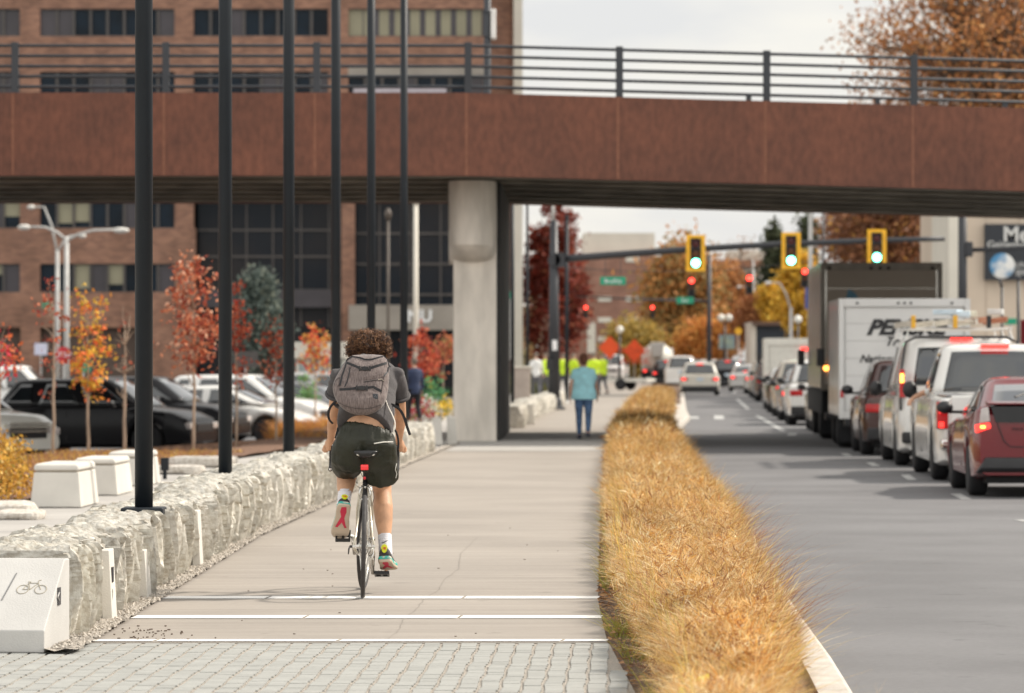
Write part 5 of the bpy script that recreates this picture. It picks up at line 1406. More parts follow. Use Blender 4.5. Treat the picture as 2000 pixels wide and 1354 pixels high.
def vehicle(kind, colour, X, Y, Z, rz, name, label, cat, lit=True, group=None, rear_detail=True, mirror=True, cut=None, rim_wheels=True, hide=()):
    t = TYPES[kind]; L, W, r = t['L'], t['W'], t['r']
    name = {'sedan': 'sedan', 'hatch': 'hatchback', 'suv': 'suv', 'pickup': 'pickup_truck', 'van': 'cargo_van'}[kind]
    o = empty(name, (X, Y, Z), rz, label, cat, group); pm = cpaint(colour)
    ys = sorted(set([0, .03, .08, .16] + list(np.arange(.24, L - .2, .12)) + [L - .16, L - .08, L - .03, L] +
                    [a + dx for a in (t['ra'], t['fa']) for dx in (-r * 1.2, -r * 1.19, -r * 1.12, -r, -r * .8, -r * .5, 0, r * .5, r * .8, r, r * 1.12, r * 1.19, r * 1.2)]))
    rings = []
    for y in ys:
        e = min(1, y / .35) if y < .35 else (min(1, (L - y) / .6) if y > L - .6 else 1)
        w = W / 2 * (1 - .10 * (1 - e) ** 2.2)
        fl = 0
        z0 = .22 + (.10 * (1 - e) if y > 1 else .06 * (1 - e))
        for a in (t['ra'], t['fa']):
            dd = abs(y - a)
            if dd < r * 1.2 - 1e-6: z0 = max(z0, r + sqrt(max(0, (r * 1.2) ** 2 - dd ** 2)) * .98)
            fl = max(fl, .025 * max(0, 1 - dd / (r * 1.5)))
        zs = interp(t['top'], y); w += fl
        z0 = min(z0, zs - .12)
        zm = z0 + (zs - z0) * .45
        half = [(0, z0), (w * .90, z0), (w * .975, z0 + .04), (w, zm), (w * .985, zm + (zs - zm) * .5), (w * .955, zs - .045), (w * .90, zs - .005), (w * .5, zs + .025), (0, zs + .03)]
        ring = [Vector((x, y, z)) for x, z in half] + [Vector((-x, y, z)) for x, z in half[-2:0:-1]]
        rings.append(ring)
    mb = MB(); mb.loft(rings); mb.build('body', pm, o, smooth=True, bevel=.012, seg=1)
    mb = MB(); mb.bx(-W * .40, W * .40, .12, L - .3, .18, .55)
    mb.build('underbody', M_under, o)
    # greenhouse
    yrb, yrt, yft, yfb, zb, zt, wb, wt = t['gh']
    def G(u, v):          # lower/upper corners
        pass
    cr_ = .035
    B = [Vector((-wb, yrb, zb)), Vector((wb, yrb, zb)), Vector((wb * .96, yfb, zb)), Vector((-wb * .96, yfb, zb))]
    T = [Vector((-wt, yrt, zt - .05)), Vector((wt, yrt, zt - .05)), Vector((wt * .95, yft, zt - .03)), Vector((-wt * .95, yft, zt - .03))]
    ym = (yrt + yft) / 2
    mb = MB()
    def rr_(z, f, lift=0):
        q = [B[i].lerp(T[i], f) for i in range(4)]; ring = []
        for i in range(4):
            a, b = q[i], q[(i + 1) % 4]
            for s in (.05, .2, .5, .8, .95):
                p = a.lerp(b, s)
                bul = sin(pi * s) * (.05 if i in (0, 2) else .03)
                p += Vector((0, -bul if i == 0 else (bul if i == 2 else 0), 0)) + Vector(((bul if i == 1 else (-bul if i == 3 else 0)), 0, 0))
                p.z += lift * sin(pi * s) ** .5; ring.append(p)
        return ring
    rings = [rr_(0, f) for f in (0, .25, .5, .75, .93)]
    def inset(ring, k, dz):
        c = sum(ring, Vector()) / len(ring); return [Vector((c.x + (p.x - c.x) * k, c.y + (p.y - c.y) * (1 - (1 - k) * .6), p.z + dz)) for p in ring]
    top = rr_(0, 1.0)
    rings += [inset(top, .96, .0), inset(top, .86, .028), inset(top, .5, .048)]
    mb.loft(rings); mb.build('cabin', pm, o, smooth=True)
    def facepane(name, i, s0, s1, f0, f1, m_=M_cglass, off=.012, ns=8, nf=4, taper0=0, taper1=0):
        a0, b0, a1, b1 = B[i], B[(i + 1) % 4], T[i], T[(i + 1) % 4]
        nrm = {0: Vector((0, -1, .3)), 1: Vector((1, 0, .2)), 2: Vector((0, 1, .3)), 3: Vector((-1, 0, .2))}[i].normalized()
        V = []; Fc = []
        for j in range(nf + 1):
            f_ = f0 + (f1 - f0) * j / nf
            for k in range(ns + 1):
                sa, sb = s0 + taper0 * j / nf, s1 - taper1 * j / nf
                s = sa + (sb - sa) * k / ns
                p = a0.lerp(a1, f_).lerp(b0.lerp(b1, f_), s); bul = sin(pi * s) * (.05 if i in (0, 2) else .03)
                p += nrm * (bul + off); V.append(p)
        for j in range(nf):
            for k in range(ns): q = j * (ns + 1) + k; Fc.append((q, q + 1, q + ns + 2, q + ns + 1))
        me = rawmesh(name, V, Fc, True); q = link(name, me, m_, o)
        s_ = q.modifiers.new('solid', 'SOLIDIFY'); s_.thickness = .008
        return q
    if kind == 'van':
        facepane('rear_window', 0, .09, .47, .18, .84); facepane('rear_window', 0, .53, .91, .18, .84)
        facepane('door_gap', 0, .495, .505, -.1, .93, M_trim, .008, 1, 3)
        facepane('windscreen', 2, .06, .94, .10, .92)
        for i, ww in ((1, ((.80, .96),)), (3, ((.04, .20),))):
            for (a, b) in ww: facepane('side_window', i, a, b, .12, .85)
    else:
        facepane('rear_window', 0, .08, .92, .10 if kind != 'pickup' else .05, .90)
        facepane('windscreen', 2, .06, .94, .08, .94)
        if kind == 'pickup': segs = ((.06, .40), (.46, .90))
        elif kind == 'suv': segs = ((.04, .26), (.30, .60), (.64, .94))
        else: segs = ((.10, .50), (.54, .92))
        for (a, b) in segs:
            facepane('side_window', 1, a, b, .10, .86, taper0=.05, taper1=.06); facepane('side_window', 3, 1 - b, 1 - a, .10, .86, taper0=.06, taper1=.05)
    # wheels
    for y in (t['ra'], t['fa']):
        for s in (-1, 1): wheel(o, s * (W / 2 - .13), y, r, .24, s, rim_wheels)
    # rear
    zt_ = interp(t['top'], .1)
    lamp_ = E_tail if lit else M_tail
    if rear_detail:
        if kind in ('sedan', 'suv'):
            z1 = zt_ - (.08 if kind == 'sedan' else .12)
            for s in (-1, 1):
                mb = MB(); mb.bx(min(s * W * .30, s * W * .475), max(s * W * .30, s * W * .475), -.02, .12, z1 - .17, z1 - .02); q = mb.build('tail_light', M_tail, o, bevel=.02)
                if lit: mb = MB(); mb.bx(min(s * W * .36, s * W * .45), max(s * W * .36, s * W * .45), -.028, -.02, z1 - .15, z1 - .04); mb.build('bulb', E_tail, q)
        mb = MB(); mb.bx(-.16, .16, -.018, .02, zt_ - .30, zt_ - .15); mb.build('licence_plate', M_plate, o)
        mb = MB(); mb.bx(-W * .46, W * .46, -.05, .14, .28, .50); mb.build('bumper', M_trim if kind in ('suv', 'van', 'hatch') else pm, o, bevel=.03)
        if kind != 'pickup' and lit and kind != 'van':
            zz = zt - .10 if kind in ('suv',) else zb + .12; yy = yrt - .10 if kind == 'suv' else yrb + .1
            mb = MB(); mb.bx(-.16, .16, yy - .05, yy, zz, zz + .035); mb.build('brake_light', E_tail, o)
    # front lights
    zf = interp(t['top'], L - .12)
    for s in (-1, 1):
        mb = MB(); mb.bx(min(s * W * .30, s * W * .46), max(s * W * .30, s * W * .46), L - .20, L + .005, zf - .24, zf - .10); mb.build('headlight', M_clear, o, bevel=.02)
    mb = MB(); mb.bx(-W * .26, W * .26, L - .05, L + .02, zf - .30, zf - .12); mb.build('grille', M_trim, o, bevel=.01)
    if mirror:
        for s in (-1, 1):
            ym_ = yfb - .62; mb = MB(); zc = zb + .08
            mb.ball((s * (W / 2 + .12), ym_, zc + .02), (.11, .07, .085 if kind not in ('van', 'pickup') else .13), 10, 8); mb.box((s * (W / 2 - .02), ym_ + .02, zc - .04), (.2, .04, .04)); mb.build('mirror', M_trim, o, smooth=True)
    mb = MB()
    for s in (-1, 1):
        for yy in ((yrb + yfb) / 2,):
            mb.bx(s * W / 2 * .985 - .004, s * W / 2 * .985 + .004, yy - .006, yy + .006, .35, zb - .05)
    mb.build('door_seam', M_trim, o)
    return o
QL = [(47, 5.66), (53, 5.88), (60.5, 6.1), (66, 6.3), (73, 6.28), (81, 6.6), (92, 7.1), (100, 7.12), (120, 8.05), (140, 9.1), (172, 10.7), (230, 13.3)]
def qx(d, W): return interp(QL, d) + W / 2
HR = -math.atan(.036)
# red hatchback, nearest
c = vehicle('hatch', 'red', qx(47.2, 1.76), 47.2, ROADZ, HR, 'parked_car', 'dark red hatchback, nearest car of the queue at the right edge', 'car', rear_detail=False)
W = 1.76
mb = MB(); mb.prism([(.30, 1.13), (-.035, 1.145), (-.05, 1.165), (.28, 1.19)], -.70, .70, plane='YZ'); mb.build('spoiler', cpaint('red'), c, bevel=.01)
mb = MB(); mb.loft([[Vector((-.60, -.03, .93)), Vector((.60, -.03, .93)), Vector((.60, .0, .93)), Vector((-.60, .0, .93))], [Vector((-.66, -.02, 1.125)), Vector((.66, -.02, 1.125)), Vector((.66, .02, 1.125)), Vector((-.66, .02, 1.125))]]); mb.build('lower_rear_window', mat('tinted_glass', (.010, .010, .012), .15, spec=.35), c)
for s in (-1, 1):
    mb = MB(); mb.prism([(s * .67, .94), (s * .80, .92), (s * .78, 1.10), (s * .69, 1.12)], -.035, .08); mb.build('clear_lamp', M_clear, c, bevel=.012)
    mb = MB(); mb.prism([(s * .66, .86), (s * .84, .80), (s * .85, .90), (s * .67, .925)], -.03, .10); q = mb.build('tail_light', E_tail, c, bevel=.01)
    mb = MB(); mb.box((s * .76, -.036, .875), (.06, .01, .035)); mb.build('bulb', E_amb2, q)
mb = MB(); mb.tube([(-.58, -.015, .92), (-.50, -.03, .70), (-.42, -.035, .63), (.42, -.035, .63), (.50, -.03, .70), (.58, -.015, .92)], .007, 5); mb.build('hatch_seam', M_trim, c)
mb = MB(); mb.bx(-.17, .17, -.02, .0, .64, .80); mb.build('licence_plate', mat('plate_red', (.45, .20, .20), .4), c)
mb = MB(); mb.loft([[Vector((-.84, .02, .30)), Vector((.84, .02, .30)), Vector((.84, .2, .30)), Vector((-.84, .2, .30))], [Vector((-.80, -.06, .36)), Vector((.80, -.06, .36)), Vector((.82, .2, .36)), Vector((-.82, .2, .36))], [Vector((-.72, -.05, .50)), Vector((.72, -.05, .50)), Vector((.78, .2, .50)), Vector((-.78, .2, .50))]]); mb.build('bumper', M_trim, c, bevel=.02)
text_part('lettering', 'PRIUS', .055, M_trim, c, (-.40, -.037, .83), extrude=.002)
mb = MB(); mb.tube([(-.14, .62, 1.30), (-.30, .40, 1.245), (-.33, .36, 1.24)], .014, 6); mb.tube([(-.14, .64, 1.315), (-.12, .90, 1.45)], .006, 5); mb.build('wiper', M_trim, c)
# white pickup
c = vehicle('pickup', 'white', qx(53.2, 2.0), 53.2, ROADZ, HR, 'pickup_truck', 'white pickup truck with an arm out of its window, behind the red car', 'pickup truck', rear_detail=False)
mb = MB(); mb.bx(-.86, .86, .10, 1.95, 1.186, 1.205); mb.build('bed_cover', cpaint('grey'), c)
mb = MB(); mb.bx(-.80, .80, -.02, .05, .62, 1.20); mb.build('tailgate', cpaint('white'), c, bevel=.02)
mb = MB(); mb.bx(-.12, .12, -.035, .0, .98, 1.06); mb.build('tailgate_handle', M_trim, c)
for s in (-1, 1):
    mb = MB(); mb.bx(min(s * .84, s * 1.0), max(s * .84, s * 1.0), -.03, .14, .74, 1.12); q = mb.build('tail_light', M_tail, c, bevel=.015)
    mb = MB(); mb.bx(min(s * .87, s * .97), max(s * .87, s * .97), -.042, -.03, .96, 1.08); mb.bx(min(s * .90, s * .97), max(s * .90, s * .97), -.042, -.03, .76, .84); mb.build('bulb', E_tail, q)
mb = MB(); mb.bx(-.95, .95, -.16, .05, .45, .60); mb.build('bumper', M_chrome, c, bevel=.03)
mb = MB(); mb.bx(-.17, .17, -.175, -.16, .46, .59); mb.build('licence_plate', M_plate, c)
mb = MB(); mb.bx(-.20, .20, 2.18, 2.26, 1.875, 1.92); mb.build('brake_light', E_tail, c)
mb = MB(); mb.bx(-.9, .9, 1.97, 2.03, 1.2, 1.24); mb.build('bed_rail', M_chrome, c)
# its driver, left arm resting out of the window
dr = empty('person', (c.location.x - .36, c.location.y + 3.0, ROADZ), HR, 'driver of the white pickup with a bare forearm out of the window', 'person')
mb = MB()
mb.tube([(0, 0, .95), (0, .02, 1.15), (0, .02, 1.35), (0, .02, 1.47)], [(.16, .11), (.18, .12), (.19, .11), (.08, .07)], 12)
mb.tube([(0, .02, 1.45), (0, .03, 1.55)], [.055, .055], 8); mb.ball((0, .04, 1.66), (.08, .10, .12), 12, 10)
mb.tube([(-.15, .02, 1.40), (-.34, .06, 1.24), (-.50, .10, 1.215)], [.055, .05, .045], 8); mb.tube([(-.50, .10, 1.215), (-.62, -.06, 1.16), (-.68, -.14, 1.13)], [.045, .036, .028], 8)
mb.tube([(-.68, -.14, 1.13), (-.71, -.19, 1.10), (-.72, -.24, 1.07)], [(.04, .02), (.042, .02), (.03, .015)], 8)
for k in range(4): mb.tube([(-.69 - .018 * k, -.22, 1.085), (-.70 - .018 * k, -.27 + .008 * k, 1.05), (-.70 - .018 * k, -.285 + .01 * k, 1.02)], [.010, .009, .007], 6)
mb.tube([(-.67, -.17, 1.11), (-.645, -.21, 1.08), (-.65, -.235, 1.06)], [.012, .010, .008], 6)
M_skin = mat('skin', (.56, .31, .20), .55, var=.10, scale=9, spec=.35)
me = remesh_of(mb, .012, 3); link('body', me, M_skin, dr)
mb = MB(); mb.tube([(0, 0, .93), (0, .02, 1.15), (0, .02, 1.36), (0, .02, 1.46)], [(.18, .13), (.20, .14), (.21, .13), (.1, .09)], 12); mb.tube([(-.15, .02, 1.40), (-.34, .06, 1.24), (-.47, .09, 1.22)], [.07, .065, .06], 8)
link('shirt', remesh_of(mb, .014, 3), mat('shirt_white', (.7, .7, .68), .8), dr)
mb = MB(); mb.ball((0, .02, 1.69), (.09, .11, .11), 12, 8); mb.build('hair', mat('hair_dark', (.03, .02, .015), .8), dr, smooth=True)
# white van
c = vehicle('van', 'white', qx(60.7, 2.02), 60.7, ROADZ, HR, 'cargo_van', 'white cargo van loaded with ladders, between pickup and rental truck', 'van', rear_detail=False)
for s in (-1, 1):
    mb = MB(); mb.bx(min(s * .90, s * .985), max(s * .90, s * .985), .03, .16, 1.10, 1.55); q = mb.build('tail_light', M_tail, c, bevel=.015)
    mb = MB(); mb.bx(min(s * .92, s * .975), max(s * .92, s * .975), .02, .03, 1.34, 1.48); mb.build('bulb', E_amb2, q)
mb = MB(); mb.bx(-.17, -.01, .13, .2, 2.01, 2.05); mb.build('brake_light', E_tail, c); mb = MB(); mb.bx(.01, .17, .13, .2, 2.01, 2.05); mb.build('brake_light', E_tail, c)
mb = MB(); mb.bx(-.95, .95, -.10, .1, .38, .56); mb.build('bumper', M_trim, c, bevel=.03)
mb = MB(); mb.tube([(-.965, .10, .9), (-.955, .115, 1.5), (-.88, .17, 1.98), (-.72, .2, 2.06), (.72, .2, 2.06), (.88, .17, 1.98), (.955, .115, 1.5)], .022, 6); mb.build('door_seal', M_trim, c)
mb = MB()
for y in (.6, 2.0, 3.4): mb.tube([(-.85, y, 2.02), (-.80, y, 2.2), (.80, y, 2.2), (.85, y, 2.02)], .02, 6)
for x in (-.8, .8): mb.tube([(x, .3, 2.2), (x, 3.8, 2.2)], .02, 6)
mb.build('roof_rack', cpaint('white'), c)
vl = c.location.copy()
M_alu = mat('ladder_alu', (.62, .58, .50), .5, var=.15, scale=5); M_lyel = mat('ladder_clamp', (.75, .40, .03), .5)
for k, (x0, w, lab) in enumerate(((-.62, .34, 'aluminium ladder on the van roof, left one'), (.05, .36, 'aluminium ladder on the van roof, middle one'), (.55, .3, 'reddish fibre ladder on the van roof, right one'))):
    lo = empty('ladder', (vl.x, vl.y, ROADZ + 2.23), HR, lab, 'ladder', 'ladders on the van roof')
    mb = MB()
    for x in (x0 - w / 2, x0 + w / 2): mb.box((x, 2.1, .05 + k * .03), (.035, 4.2, .09))
    for j in range(13): mb.cyl((x0 - w / 2, .15 + j * .32, .05 + k * .03), (x0 + w / 2, .15 + j * .32, .05 + k * .03), .015, n=6)
    mb.build('frame', M_alu if k < 2 else mat('fibreglass', (.45, .18, .10), .6), lo)
    mb = MB(); mb.box((x0 - w / 2 + .02, .02, .07), (.07, .1, .20)); mb.build('end_cap', M_lyel if k < 2 else M_trim, lo, bevel=.01)
bxo = empty('roof_load', (vl.x, vl.y, ROADZ + 2.36), HR, 'jumble of pale pipes and boxes on the van roof', 'load')
for k in range(5):
    mb = MB(); x = rnd.uniform(-.2, .8); mb.box((x, rnd.uniform(.3, 2), rnd.uniform(.0, .12)), (rnd.uniform(.15, .4), .5, rnd.uniform(.05, .1)), rnd.uniform(-.3, .3)); mb.build('crate', mat('load_%d' % (k % 3), [(.6, .6, .58), (.5, .6, .68), (.66, .62, .5)][k % 3], .7), bxo, bevel=.01)
# maroon car
vehicle('suv', 'maroon', interp(QL, 67.5) + .95 - .10, 67.8, ROADZ, HR, 'maroon_car', 'dark maroon car squeezed between the white van and rental truck', 'car', lit=False)
# trucks
def box_truck(X, Y, W, H, Lb, rz, paintm, name, label, z0=.95, frame=.10, door=None, cab='white', dual=True):
    o = empty(name, (X, Y, ROADZ), rz, label, 'truck')
    mb = MB(); mb.bx(-W / 2, W / 2, .02, Lb, z0, H); mb.build('cargo_box', paintm, o, bevel=.02)
    mb = MB()
    for (a, b, c_, d_) in ((-W / 2, -W / 2 + frame, z0 - .05, H), (W / 2 - frame, W / 2, z0 - .05, H), (-W / 2 + frame, W / 2 - frame, H - frame * 1.6, H), (-W / 2 + frame, W / 2 - frame, z0 - .05, z0 + .10)): mb.bx(a, b, -.05, .0, c_, d_)
    mb.build('door_frame', paintm, o, bevel=.012)
    mb = MB(); n_ = 6; hh = (H - frame * 1.6 - z0 - .1)
    for k in range(n_): mb.bx(-W / 2 + frame + .03, W / 2 - frame - .03, .0, .018, z0 + .11 + hh * k / n_ + .004, z0 + .11 + hh * (k + 1) / n_ - .004)
    mb.build('roll_door', door or paintm, o, bevel=.004)
    mb = MB(); mb.bx(-W / 2 + .05, W / 2 - .05, .4, Lb + 1.6, .55, z0 - .02); mb.build('chassis', M_under, o)
    mb = MB(); mb.bx(-W / 2 + .1, W / 2 - .1, -.14, .2, .42, .58); mb.build('bumper', M_trim, o, bevel=.02)
    for x in (-W * .36, W * .36):
        for y in (1.3, Lb + 1.0): wheel(o, x * 1.08, y, .45, .30 if y > 2 else .5, 1 if x > 0 else -1)
        mb = MB(); mb.bx(x - .28, x + .28, .72, .75, .12, .60); mb.build('mud_flap', M_tyre, o)
    # cab
    mb = MB(); mb.prism([(Lb + .1, .5), (Lb + 2.0, .5), (Lb + 2.0, 1.25), (Lb + 1.25, 1.4), (Lb + .75, 2.3), (Lb + .1, 2.35)], -W * .42, W * .42, plane='YZ'); mb.build('cab', cpaint(cab), o, bevel=.06)
    for s in (-1, 1):
        mb = MB(); mb.box((s * (W / 2 + .12), Lb + .9, 1.75), (.16, .06, .36)); mb.box((s * (W / 2 - .02), Lb + .9, 1.6), (.2, .04, .04)); mb.build('mirror', M_trim, o, bevel=.02)
    return o
M_twhite = mat('truck_white', (.70, .69, .67), .4, var=.05, scale=1, coat=.2)
Wt = 2.50
tr = box_truck(interp(QL, 73) + Wt / 2 - .04, 73.3, Wt, zpx(583, 73.2) - ROADZ, 4.2, HR, M_twhite, 'rental_truck', 'white rental box truck with black slanted lettering', z0=.62)
text_part('lettering', 'PENSKE', .40, M_trim, tr, (-.72, -.006 - .004, zpx(653, 73.2) - ROADZ), extrude=.004, shear=.42, bold=.018, xs=1.08)
text_part('small_lettering', 'Truck Rental', .24, M_trim, tr, (-.38, -.01, zpx(675, 73.2) - ROADZ), extrude=.004, shear=.42, bold=.006)
text_part('small_lettering', 'Nationwide', .21, M_trim, tr, (-.86, -.01, zpx(708, 73.2) - ROADZ), extrude=.004, shear=.35, bold=.004)
for s in (-1, 1):
    mb = MB(); mb.bx(s * 1.19 - .03, s * 1.19 + .03, -.07, -.05, .98, 1.12); mb.build('marker_light', M_tail, tr)
for x in (-.9, -.12, 0, .12, .9):
    mb = MB(); mb.bx(x - .02, x + .02, -.07, -.05, zpx(592, 73.2) - ROADZ - .02, zpx(592, 73.2) - ROADZ + .02); mb.build('clearance_light', M_trim, tr)
mb = MB(); mb.bx(-1.0, -.35, -.2, -.14, .30, .50); mb.build('licence_plate', M_plate, tr)
M_tgrey = mat('truck_shade', (.27, .225, .18), .6, var=.06, scale=.8); M_tside = mat('polished_side', (.52, .50, .46), .22, metal=.7, var=.25, scale=.7, stretch=(1, .15, 1))
Wt = 2.58
tg = box_truck(interp(QL, 81) + Wt / 2 - .05, 81.5, Wt, zpx(513, 81.5) - ROADZ, 6.5, HR, M_tside, 'box_truck', 'tall grey brown box truck rising behind the white rental truck', z0=1.1, door=M_tgrey)
for ch in CH[tg]:
    if ch.name.startswith('door_frame'): ch.data.materials.clear(); ch.data.materials.append(mat('truck_frame', (.20, .175, .145), .5))
for x in (-1.1, -.22, -.03, .15, 1.08):
    mb = MB(); mb.lathe([(0, -.075), (.035, -.07), (.035, -.05)], (x, 0, zpx(524, 81.5) - ROADZ), 'Y', 10); mb.build('clearance_light', M_under, tg)
mb = MB(); mb.lathe([(0, -.09), (.06, -.08), (.06, -.05)], (-1.17, 0, zpx(719, 81.5) - ROADZ), 'Y', 12); mb.build('tail_light', E_amb2, tg)
mb = MB(); mb.bx(-1.15, -.85, -.07, -.05, .5, 1.05); mb.build('lamp_panel', M_under, tg)
mb = MB(); mb.prism([(-.75, 3.0), (-.45, 2.92), (-.55, 3.12), (-.70, 3.2)], -.004, .0); mb.build('logo_mark', mat('logo_teal', (.05, .16, .24), .5), tg)
# smaller cars of the queue, each with its own look
GQ = 'vehicles waiting in the queue'
for (kind, colr, d, nm, lab, lit) in (('sedan', 'tan', 90.5, 'tan_car', 'tan car just beyond the grey brown box truck', False), ('suv', 'white', 99, 'white_suv', 'white suv with red lamps, left of the grey brown box truck', False),
                                 ('sedan', 'grey', 106.5, 'grey_car', 'dark grey car just beyond the white suv', True), ('suv', 'tan', 114, 'beige_suv', 'beige suv in the queue right after the white step van', True), ('sedan', 'black', 122, 'black_car', 'black car tucked before the white step van', True), ('sedan', 'silver', 130, 'silver_car', 'silver car beside the rear of the white step van', True),
                                 ('suv', 'maroon', 156, 'maroon_suv', 'maroon suv in the queue beyond the white step van', False), ('sedan', 'grey', 165, 'grey_sedan', 'small grey sedan far up the queue', True), ('suv', 'tan', 176, 'tan_suv', 'tan suv with red lamps far up the queue', True), ('sedan', 'silver', 190, 'silver_sedan', 'far silver sedan near the end of the visible queue', True)):
    vehicle(kind, colr, qx(d, TYPES[kind]['W']), d, ROADZ, HR * 1.3, nm, lab, 'car', lit=lit, group=GQ, rim_wheels=d < 120, mirror=d < 160)
M_step = mat('step_van', (.62, .60, .54), .5, var=.06)
st = box_truck(interp(QL, 140) + 1.02, 138, 2.1, zpx(661, 138) - ROADZ, 3.6, HR * 1.3, M_step, 'step_van', 'cream white step van with rounded roof, in the middle of the queue', z0=.55, frame=.16)
for s in (-1, 1):
    mb = MB(); mb.box((s * .93, -.07, 1.0), (.13, .04, .2)); mb.build('tail_light', E_tail, st)
mb = MB(); mb.box((.42, -.07, zpx(682, 138) - ROADZ), (.34, .04, .1)); mb.build('brake_light', E_tail, st)
# left lane traffic
def lane(kind, colr, px, d, nm, lab, lit=True, **k): return vehicle(kind, colr, tpx(px, d), d, ROADZ, HR * 1.2, nm, lab, 'car', lit=lit, group='traffic stopped at the far lights', rim_wheels=False, mirror=False, **k)
c = lane('suv', 'cream', 1367, 182, 'cream_suv', 'cream suv alone in the left lane, rear lamps lit')
c.scale = (1.0, 1.0, .93)
lane('suv', 'black', 1421, 222, 'black_suv', 'black suv with bright red rear lamp right of the cream suv')
lane('sedan', 'silver', 1458, 205, 'silver_hatch', 'silver car right of the black suv')
lane('pickup', 'white', 1330, 232, 'white_pickup', 'small white pickup left of the cream suv')
lane('suv', 'black', 1302, 246, 'black_van', 'black suv with twin red lamps left of the white pickup')
lane('suv', 'white', 1385, 262, 'white_van', 'white suv roof showing above the cream suv')
lane('suv', 'grey', 1350, 275, 'grey_suv', 'grey suv roof behind the cream suv at its left')
lane('sedan', 'red', 1408, 284, 'red_car', 'far red lit car between cream and black suvs')
lane('suv', 'silver', 1442, 262, 'far_suv', 'far silver suv above the silver car')
lane('sedan', 'black', 1396, 300, 'far_dark_car', 'far dark car above the red lit one')
lane('suv', 'red', 1312, 282, 'far_red_suv', 'far red suv between the mixer truck and traffic')
lane('sedan', 'white', 1433, 240, 'far_white_sedan', 'far white sedan low beside the silver car')
lane('suv', 'white', 1325, 300, 'far_white_suv', 'far white suv under the orange trees')
mx_ = empty('mixer_truck', (tpx(1284, 262), 262, ROADZ), HR, 'pale grey mixer truck with rounded drum left of the traffic', 'truck')
mb = MB(); mb.lathe([(0, .2), (.55, .25), (1.05, 1.2), (1.12, 2.4), (.7, 4.2), (0, 4.4)], (0, 0, 1.75), 'Y', 18); mb.build('drum', M_step, mx_, smooth=True)
mb = MB(); mb.bx(-1.1, 1.1, 0, 6, .5, .85); mb.build('chassis', M_under, mx_)
mb = MB(); mb.bx(-1.1, 1.1, 4.4, 6, .86, 2.5); mb.build('cab', cpaint('white'), mx_, bevel=.1)
mb = MB(); mb.prism([(-.35, 1.9), (.35, 1.9), (.5, 2.9), (-.5, 2.9)], -.3, .5); mb.build('hopper', cpaint('silver'), mx_, bevel=.05)
for s in (-1, 1):
    for y in (.8, 2.1, 5.2): wheel(mx_, s * .95, y, .5, .3, s, False)
    mb = MB(); mb.box((s * .85, -.02, .95), (.2, .05, .16)); mb.build('tail_light', E_tail, mx_)
# white work pickup by the orange signs, facing the camera, with a small trailer before it
c = vehicle('pickup', 'white', tpx(1203, 282), 282, 0, R(174), 'work_pickup', 'white work pickup facing the camera under the orange signs', 'pickup truck', lit=False, rim_wheels=False)
tl = empty('work_trailer', (tpx(1222, 200), 200, 0), R(70), 'low pale flatbed trailer beside the work pickup', 'trailer')
mb = MB(); mb.bx(-.8, .8, -1.4, 1.4, .42, .58); mb.build('deck', M_step, tl, bevel=.02)
for s in (-1, 1): wheel(tl, s * .85, 0, .3, .2, s, False)
mb = MB(); mb.cyl((0, 1.4, .45), (0, 2.4, .45), .05, n=8); mb.build('drawbar', M_trim, tl)
# cars in the car park at the left
def park(kind, colr, px, d, rz, nm, lab, z=LOTZ, **k): return vehicle(kind, colr, tpx(px, d), d, z, rz, nm, lab, 'car', lit=False, group='cars in the car park', **k)
# px is the column of the rear bumper; cars point right and a little towards the camera
park('suv', 'black', 10, 86, R(-106), 'black_near_suv', 'low black suv parked nearest, behind the orange young tree')
park('suv', 'black', 112, 95, R(-104), 'black_parked_suv', 'second black suv, its hood showing between the first two poles')
park('sedan', 'silver', 175, 101, R(-104), 'silver_sedan_parked', 'grey hooded sedan nosing out right of the second black suv')
park('hatch', 'white', 278, 98, R(-106), 'white_parked_car', 'white car with full front wheel between second and third poles')
park('suv', 'white', 325, 108, R(-106), 'white_parked_suv', 'white suv parked behind, roof over the white car')
park('sedan', 'grey', 450, 118, R(-108), 'grey_parked_car', 'grey car seen between third and fourth poles')
park('suv', 'silver', 520, 132, R(-108), 'silver_parked_suv', 'distant silver suv left of the cream kiosk')
park('pickup', 'white', -165, 122, R(-92), 'white_parked_pickup', 'white pickup parked at the back, far left')
park('sedan', 'silver', 300, 128, R(-106), 'far_silver_car', 'silver roofed car behind the red young tree')
c = park('suv', 'champagne', -60, 81, R(-130), 'silver_front_suv', 'silver suv at the left frame edge facing the camera', z=-.50)
c.location.x = -13.15; c.location.y = 77.6; c.rotation_euler.z = R(-128)
mb = MB()
for z in (.66, .74, .82): mb.bx(-.55, .55, 4.73, 4.80, z, z + .035)
mb.build('grille_bars', M_chrome, c)
